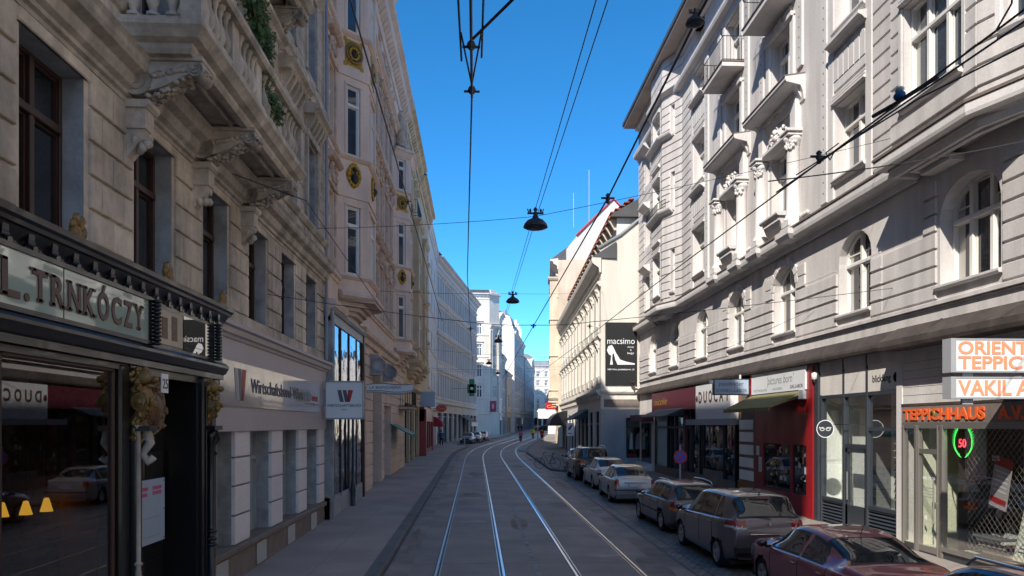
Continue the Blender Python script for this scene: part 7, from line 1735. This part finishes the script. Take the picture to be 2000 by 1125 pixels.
lamp(1.5, 52, 8.9, 'third street lamp seen end on, far down the street'); lamp(1.39, 4.82, 5.83, 'small dark dome-shaped wire insulator at the top edge by the eaves', .062)  # the tiny one is a wire insulator in the lamp's shape, no lamp
lamp(1.2, 72, 9.0, 'fourth tiny street lamp far down the street'); lamp(2.6, 92, 9.4, 'fifth tiny street lamp far down the street')
# blue toy-like figure on the cable clamp (a covered junction)
t = thing('wire_junction', 'blue and clear plastic covered cable clamp below the bay window', 'wire fitting', (2.82, 4.9, 5.45)); m = MB(WORLD, 'cloth_blue'); m.blob((2.85, 5.05, 5.5), (.035, .05, .03), 10, 8); m.use('glass_frost'); m.blob((2.85, 5.05, 5.54), (.03, .04, .02), 8, 6); m.use('wire'); m.tube([(2.8, 5.3, 5.46), (2.84, 5.1, 5.46), (2.9, 4.7, 5.47)], .014, 6); m.blob((2.84, 5.15, 5.46), (.02, .04, .02), 8, 6); part('clamp', m, t)
# ================================================================ street furniture, people, plants
def road_sign(x, y):
    t = thing('no_stopping_sign', 'round blue no stopping sign with red rim behind the parked estate', 'traffic sign', (x, y, gz(y)+.12)); g = 0
    m = MB(WORLD, 'frame_grey'); m.tube([(0, 0, 0), (0, 0, 2.2)], .03, 8); part('pole', m, t, local=True)
    FF = Fr(0, 0, (1, 0), (0, -1)); m = MB(FF, 'sign_red'); n = 32
    def disc(r0, o, c): m.use(c); m.poly_o([(r0*math.cos(2*math.pi*k/n), 1.78+r0*math.sin(2*math.pi*k/n)) for k in range(n)], o, o+.004)
    disc(.25, .03, 'sign_red'); disc(.2, .034, 'sign_blue')
    for s in (1, -1): m.use('sign_red'); a = .024; q = .141; m.poly_o([(-q-a, 1.78-s*q+s*a) if False else (-q-a*.7, 1.78-s*(q-a*.7)), (-q+a*.7, 1.78-s*(q+a*.7)), (q+a*.7, 1.78+s*(q-a*.7)), (q-a*.7, 1.78+s*(q+a*.7))], .039, .042+.001*s)
    part('sign_face', m, t, local=True)
paint('sign_blue', (.03, .07, .50), .4)
road_sign(7.35, 27.4)
t = thing('street_name_sign', 'square white sign with a dark emblem on a post by the cream building', 'sign', (6.2, 50.5, gz(50)+.12)); m = MB(WORLD, 'frame_grey'); m.tube([(0, 0, 0), (0, 0, 3.0)], .03); part('pole', m, t, local=True)
m = MB(Fr(0, 0, (1, 0), (0, -1)), 'sign_white'); m.bevbox(-.25, .25, .03, .05, 2.0, 2.85, .005); m.use('ink_grey'); m.poly_o([(-.16, 2.42), (-.05, 2.35), (.12, 2.6), (.17, 2.76), (.02, 2.7), (-.12, 2.55)], .05, .054); m.box(-.15, .15, .05, .054, 2.12, 2.18); part('sign_face', m, t, local=True)
# figures -----------------------------------------------------------
def person(label, x, y, z, yaw, h=1.75, top='cloth_blue', legs='cloth_dark', stride=.22, hair='hair', group=None):
    t = thing('person', label, 'person', (x, y, z), group, yaw); s = h/1.75
    def skin(name, V, E, rad, mat, root=0):
        me = bpy.data.meshes.new(name); me.from_pydata([(a*s, b*s, c*s) for a, b, c in V], E, []); me.materials.append(MATS[mat])
        o = bpy.data.objects.new(name, me); COL.objects.link(o); o.parent = t
        sk = o.modifiers.new('skin', 'SKIN'); sk.use_smooth_shade = True; sb_ = o.modifiers.new('sub', 'SUBSURF'); sb_.levels = 1; sb_.render_levels = 1
        me.skin_vertices.new() if not me.skin_vertices else None
        for i, r_ in enumerate(rad):
            v = me.skin_vertices[0].data[i]; v.radius = (r_[0]*s, r_[1]*s) if isinstance(r_, tuple) else (r_*s, r_*s); v.use_root = (i == root)
        return o
    st = stride
    V = [(0, 0, .95), (0, .0, 1.12), (0, .01, 1.32), (0, 0, 1.46), (0, .01, 1.54), (0, .02, 1.64), (.1, 0, .88), (.11, st*.35, .5), (.11, st, .1), (.11, st+.12, .04), (-.1, 0, .88), (-.11, -st*.2, .5), (-.11, -st, .12), (-.11, -st+.11, .04),
         (.19, 0, 1.42), (.24, -st*.5, 1.14), (.24, -st*.3+.08, .88), (-.19, 0, 1.42), (-.24, st*.5, 1.14), (-.24, st*.6+.05, .9), (.24, -st*.2+.1, .80), (-.24, st*.7+.06, .82)]
    E = [(0, 1), (1, 2), (2, 3), (3, 4), (4, 5), (0, 6), (6, 7), (7, 8), (8, 9), (0, 10), (10, 11), (11, 12), (12, 13), (3, 14), (14, 15), (15, 16), (3, 17), (17, 18), (18, 19), (16, 20), (19, 21)]
    rd = [(.15, .11), (.13, .1), (.16, .11), (.12, .09), .055, (.085, .1), .09, .06, .045, .04, .09, .06, .045, .04, .06, .045, .035, .06, .045, .035, .03, .03]
    skin('body', V, E, rd, 'skin')
    skin('jacket', [(0, 0, .86), (0, 0, 1.1), (0, .01, 1.32), (0, 0, 1.44), (.2, 0, 1.42), (.25, -st*.5, 1.14), (.25, -st*.3+.08, .9), (-.2, 0, 1.42), (-.25, st*.5, 1.14), (-.25, st*.6+.05, .92)], [(0, 1), (1, 2), (2, 3), (3, 4), (4, 5), (5, 6), (3, 7), (7, 8), (8, 9)], [(.19, .14), (.18, .135), (.2, .14), (.13, .1), .075, .06, .05, .075, .06, .05], top)
    skin('trousers', [(0, 0, .95), (.1, 0, .86), (.11, st*.35, .5), (.11, st, .12), (-.1, 0, .86), (-.11, -st*.2, .5), (-.11, -st, .14)], [(0, 1), (1, 2), (2, 3), (0, 4), (4, 5), (5, 6)], [(.16, .12), .105, .08, .065, .105, .08, .065], legs)
    m = MB(WORLD, hair); m.blob((0, 0, 1.68*s), (.095*s, .11*s, .1*s), 10, 8); m.use('skin'); m.blob((0, .085*s, 1.64*s), (.03*s, .035*s, .03*s), 6, 5); part('hair', m, t, local=True)
    return t
person('person in a blue jacket and dark trousers walking away on the left pavement', -3.9, 86.5, gz(86.5)+.12, 0, 1.78, 'cloth_blue')
person('person in a red top standing on the right pavement by the dark canopy', 8.6, 100, gz(100)+.12, math.pi, 1.75, 'cloth_red', stride=.05)
person('person in a yellow top on the right pavement', 8.3, 112, gz(112)+.12, math.pi, 1.7, 'cloth_yellow', stride=.15)
person('person in pink at the kerb before the crossing', 6.0, 103, gz(103), .4, 1.6, 'cloth_pink', stride=.1)
person('person in dark clothes far down the left pavement', 9.8, 178, gz(178), 0, 1.75, 'cloth_dark', group='distant people'); person('second person in dark clothes far down the left pavement', 10.6, 180, gz(180), 0, 1.7, 'cloth_dark', group='distant people')
# bicycle on the right bulge
b = thing('bicycle', 'dark bicycle leaning at the pavement bulge beside the off-roader', 'bicycle', (4.95, 47.8, gz(47.8)+.12), rz=R(70))
for y in (0, 1.02):
    m = MB(WORLD, 'tyre'); m.tube([(0, y+.33*math.cos(2*math.pi*k/24), .34+.33*math.sin(2*math.pi*k/24)) for k in range(25)], .016, 5); wh = part('wheel', m, b, local=True)
m = MB(WORLD, 'cloth_dark'); 
for p in ([(0, 0, .34), (0, .2, .8), (0, .72, .84), (0, .42, .3), (0, .0, .34)], [(0, .2, .8), (0, .42, .3)], [(0, 1.02, .34), (0, .78, .95), (0, .7, 1.0)], [(0, .2, .8), (0, .17, .92)]): m.tube(p, .017, 6)
part('bicycle_frame', m, b, local=True); m = MB(WORLD, 'black_plastic'); m.blob((0, .15, .95), (.07, .13, .03), 8, 5); part('saddle', m, b, local=True); m = MB(WORLD, 'black_plastic'); m.tube([(-.28, .62, 1.02), (-.1, .74, 1.0), (.1, .74, 1.0), (.28, .62, 1.02)], .014, 6); part('handlebar', m, b, local=True)
# distant street signs and lights
t = thing('traffic_light', 'small traffic light on a pole at the far bend', 'traffic light', (9.5, 118, gz(118))); m = MB(WORLD, 'dark_iron'); m.tube([(0, 0, 0), (0, 0, 5.0)], .07); m.box(-.2, .2, -.15, .15, 4.0, 5.4); part('pole', m, t, local=True)
emit('light_green', (.1, 1, .4), 2); m = MB(Fr(0, 0, (1, 0), (0, -1)), 'light_green'); m.lathe((0, .16, 4.3), [(.12, 0), (.0, .04)], 12, 'o'); part('lamp', m, t, local=True)
t = single('red_box_sign', MB(Fr(9.6, 104, (1, 0), (0, -1)), 'sign_red').box(-4.6, -1.9, -.15, .15, 5.4, 6.9), 'red box sign jutting over the pavement near the vanishing point', 'sign') if False else None
t = thing('red_shop_sign', 'red shop sign with pale script near the vanishing point', 'sign', (9.0, 90, 5)); FF = Fr(8.7, 90, (1, 0), (0, -1)); m = MB(FF, 'sign_red'); m.bevbox(-.55, 1.2, -.1, .1, 5.1, 5.95, .03); part('sign_box', m, t); m = MB(FF); lettering(m, FF, -.4, .1, 5.3, 'Celic', .5, 'letter_salmon', .004, bold=.01, width=1.4); part('lettering', m, t)
m = MB(WORLD, 'sign_white'); m.box(7.9, 10.4, 98, 98.3, 4.1, 5.35); single('white_shop_hood', m, 'bright white shop hood beneath the red sign near the vanishing point', 'awning')
m = MB(WORLD, 'sign_blue'); m.lathe((6.1, 108, gz(108)), [(.05, 0), (.05, 2.4)], 8); m.use('glass_blue'); m.lathe((6.1, 108, gz(108)+2.4), [(.45, 0), (.45, .9)], 12, 'z'); single('blue_round_sign', m, 'small blue sign on a post among the far pedestrians', 'traffic sign')
m = MB(WORLD, 'cloth_pink'); m.box(2.1, 3.1, 118, 118.2, 5.3, 7.0); m.use('sign_white'); m.box(2.45, 2.7, 117.9, 118, 5.8, 6.5); single('magenta_sign', m, 'square magenta hanging sign on the left beyond the parked cars', 'sign')
for k, (x, y) in enumerate([(-1.4, 91.5), (-2.4, 90.5)]):
    m = MB(WORLD, 'frame_grey'); m.lathe((x, y, gz(y)+.1), [(.06, 0), (.06, .9), (.08, .95), (.0, 1.05)], 10); single('bollard', m, ['grey bollard at the left kerb just before the parked cars', 'grey bollard a step further onto the left pavement'][k], 'bollard', 'bollards by the left bend')
# antennas on the far roofs
for x, y, z0, z1, lb in ((12.7, 86, 24, 32, 'tall thin roof antenna behind the red gable'), (11.2, 88, 26, 30, 'short thin roof antenna on the red gable')):
    m = MB(WORLD, 'frame_grey'); m.tube([(x, y, z0), (x, y, z1)], .04); single('roof_antenna', m, lb, 'antenna')
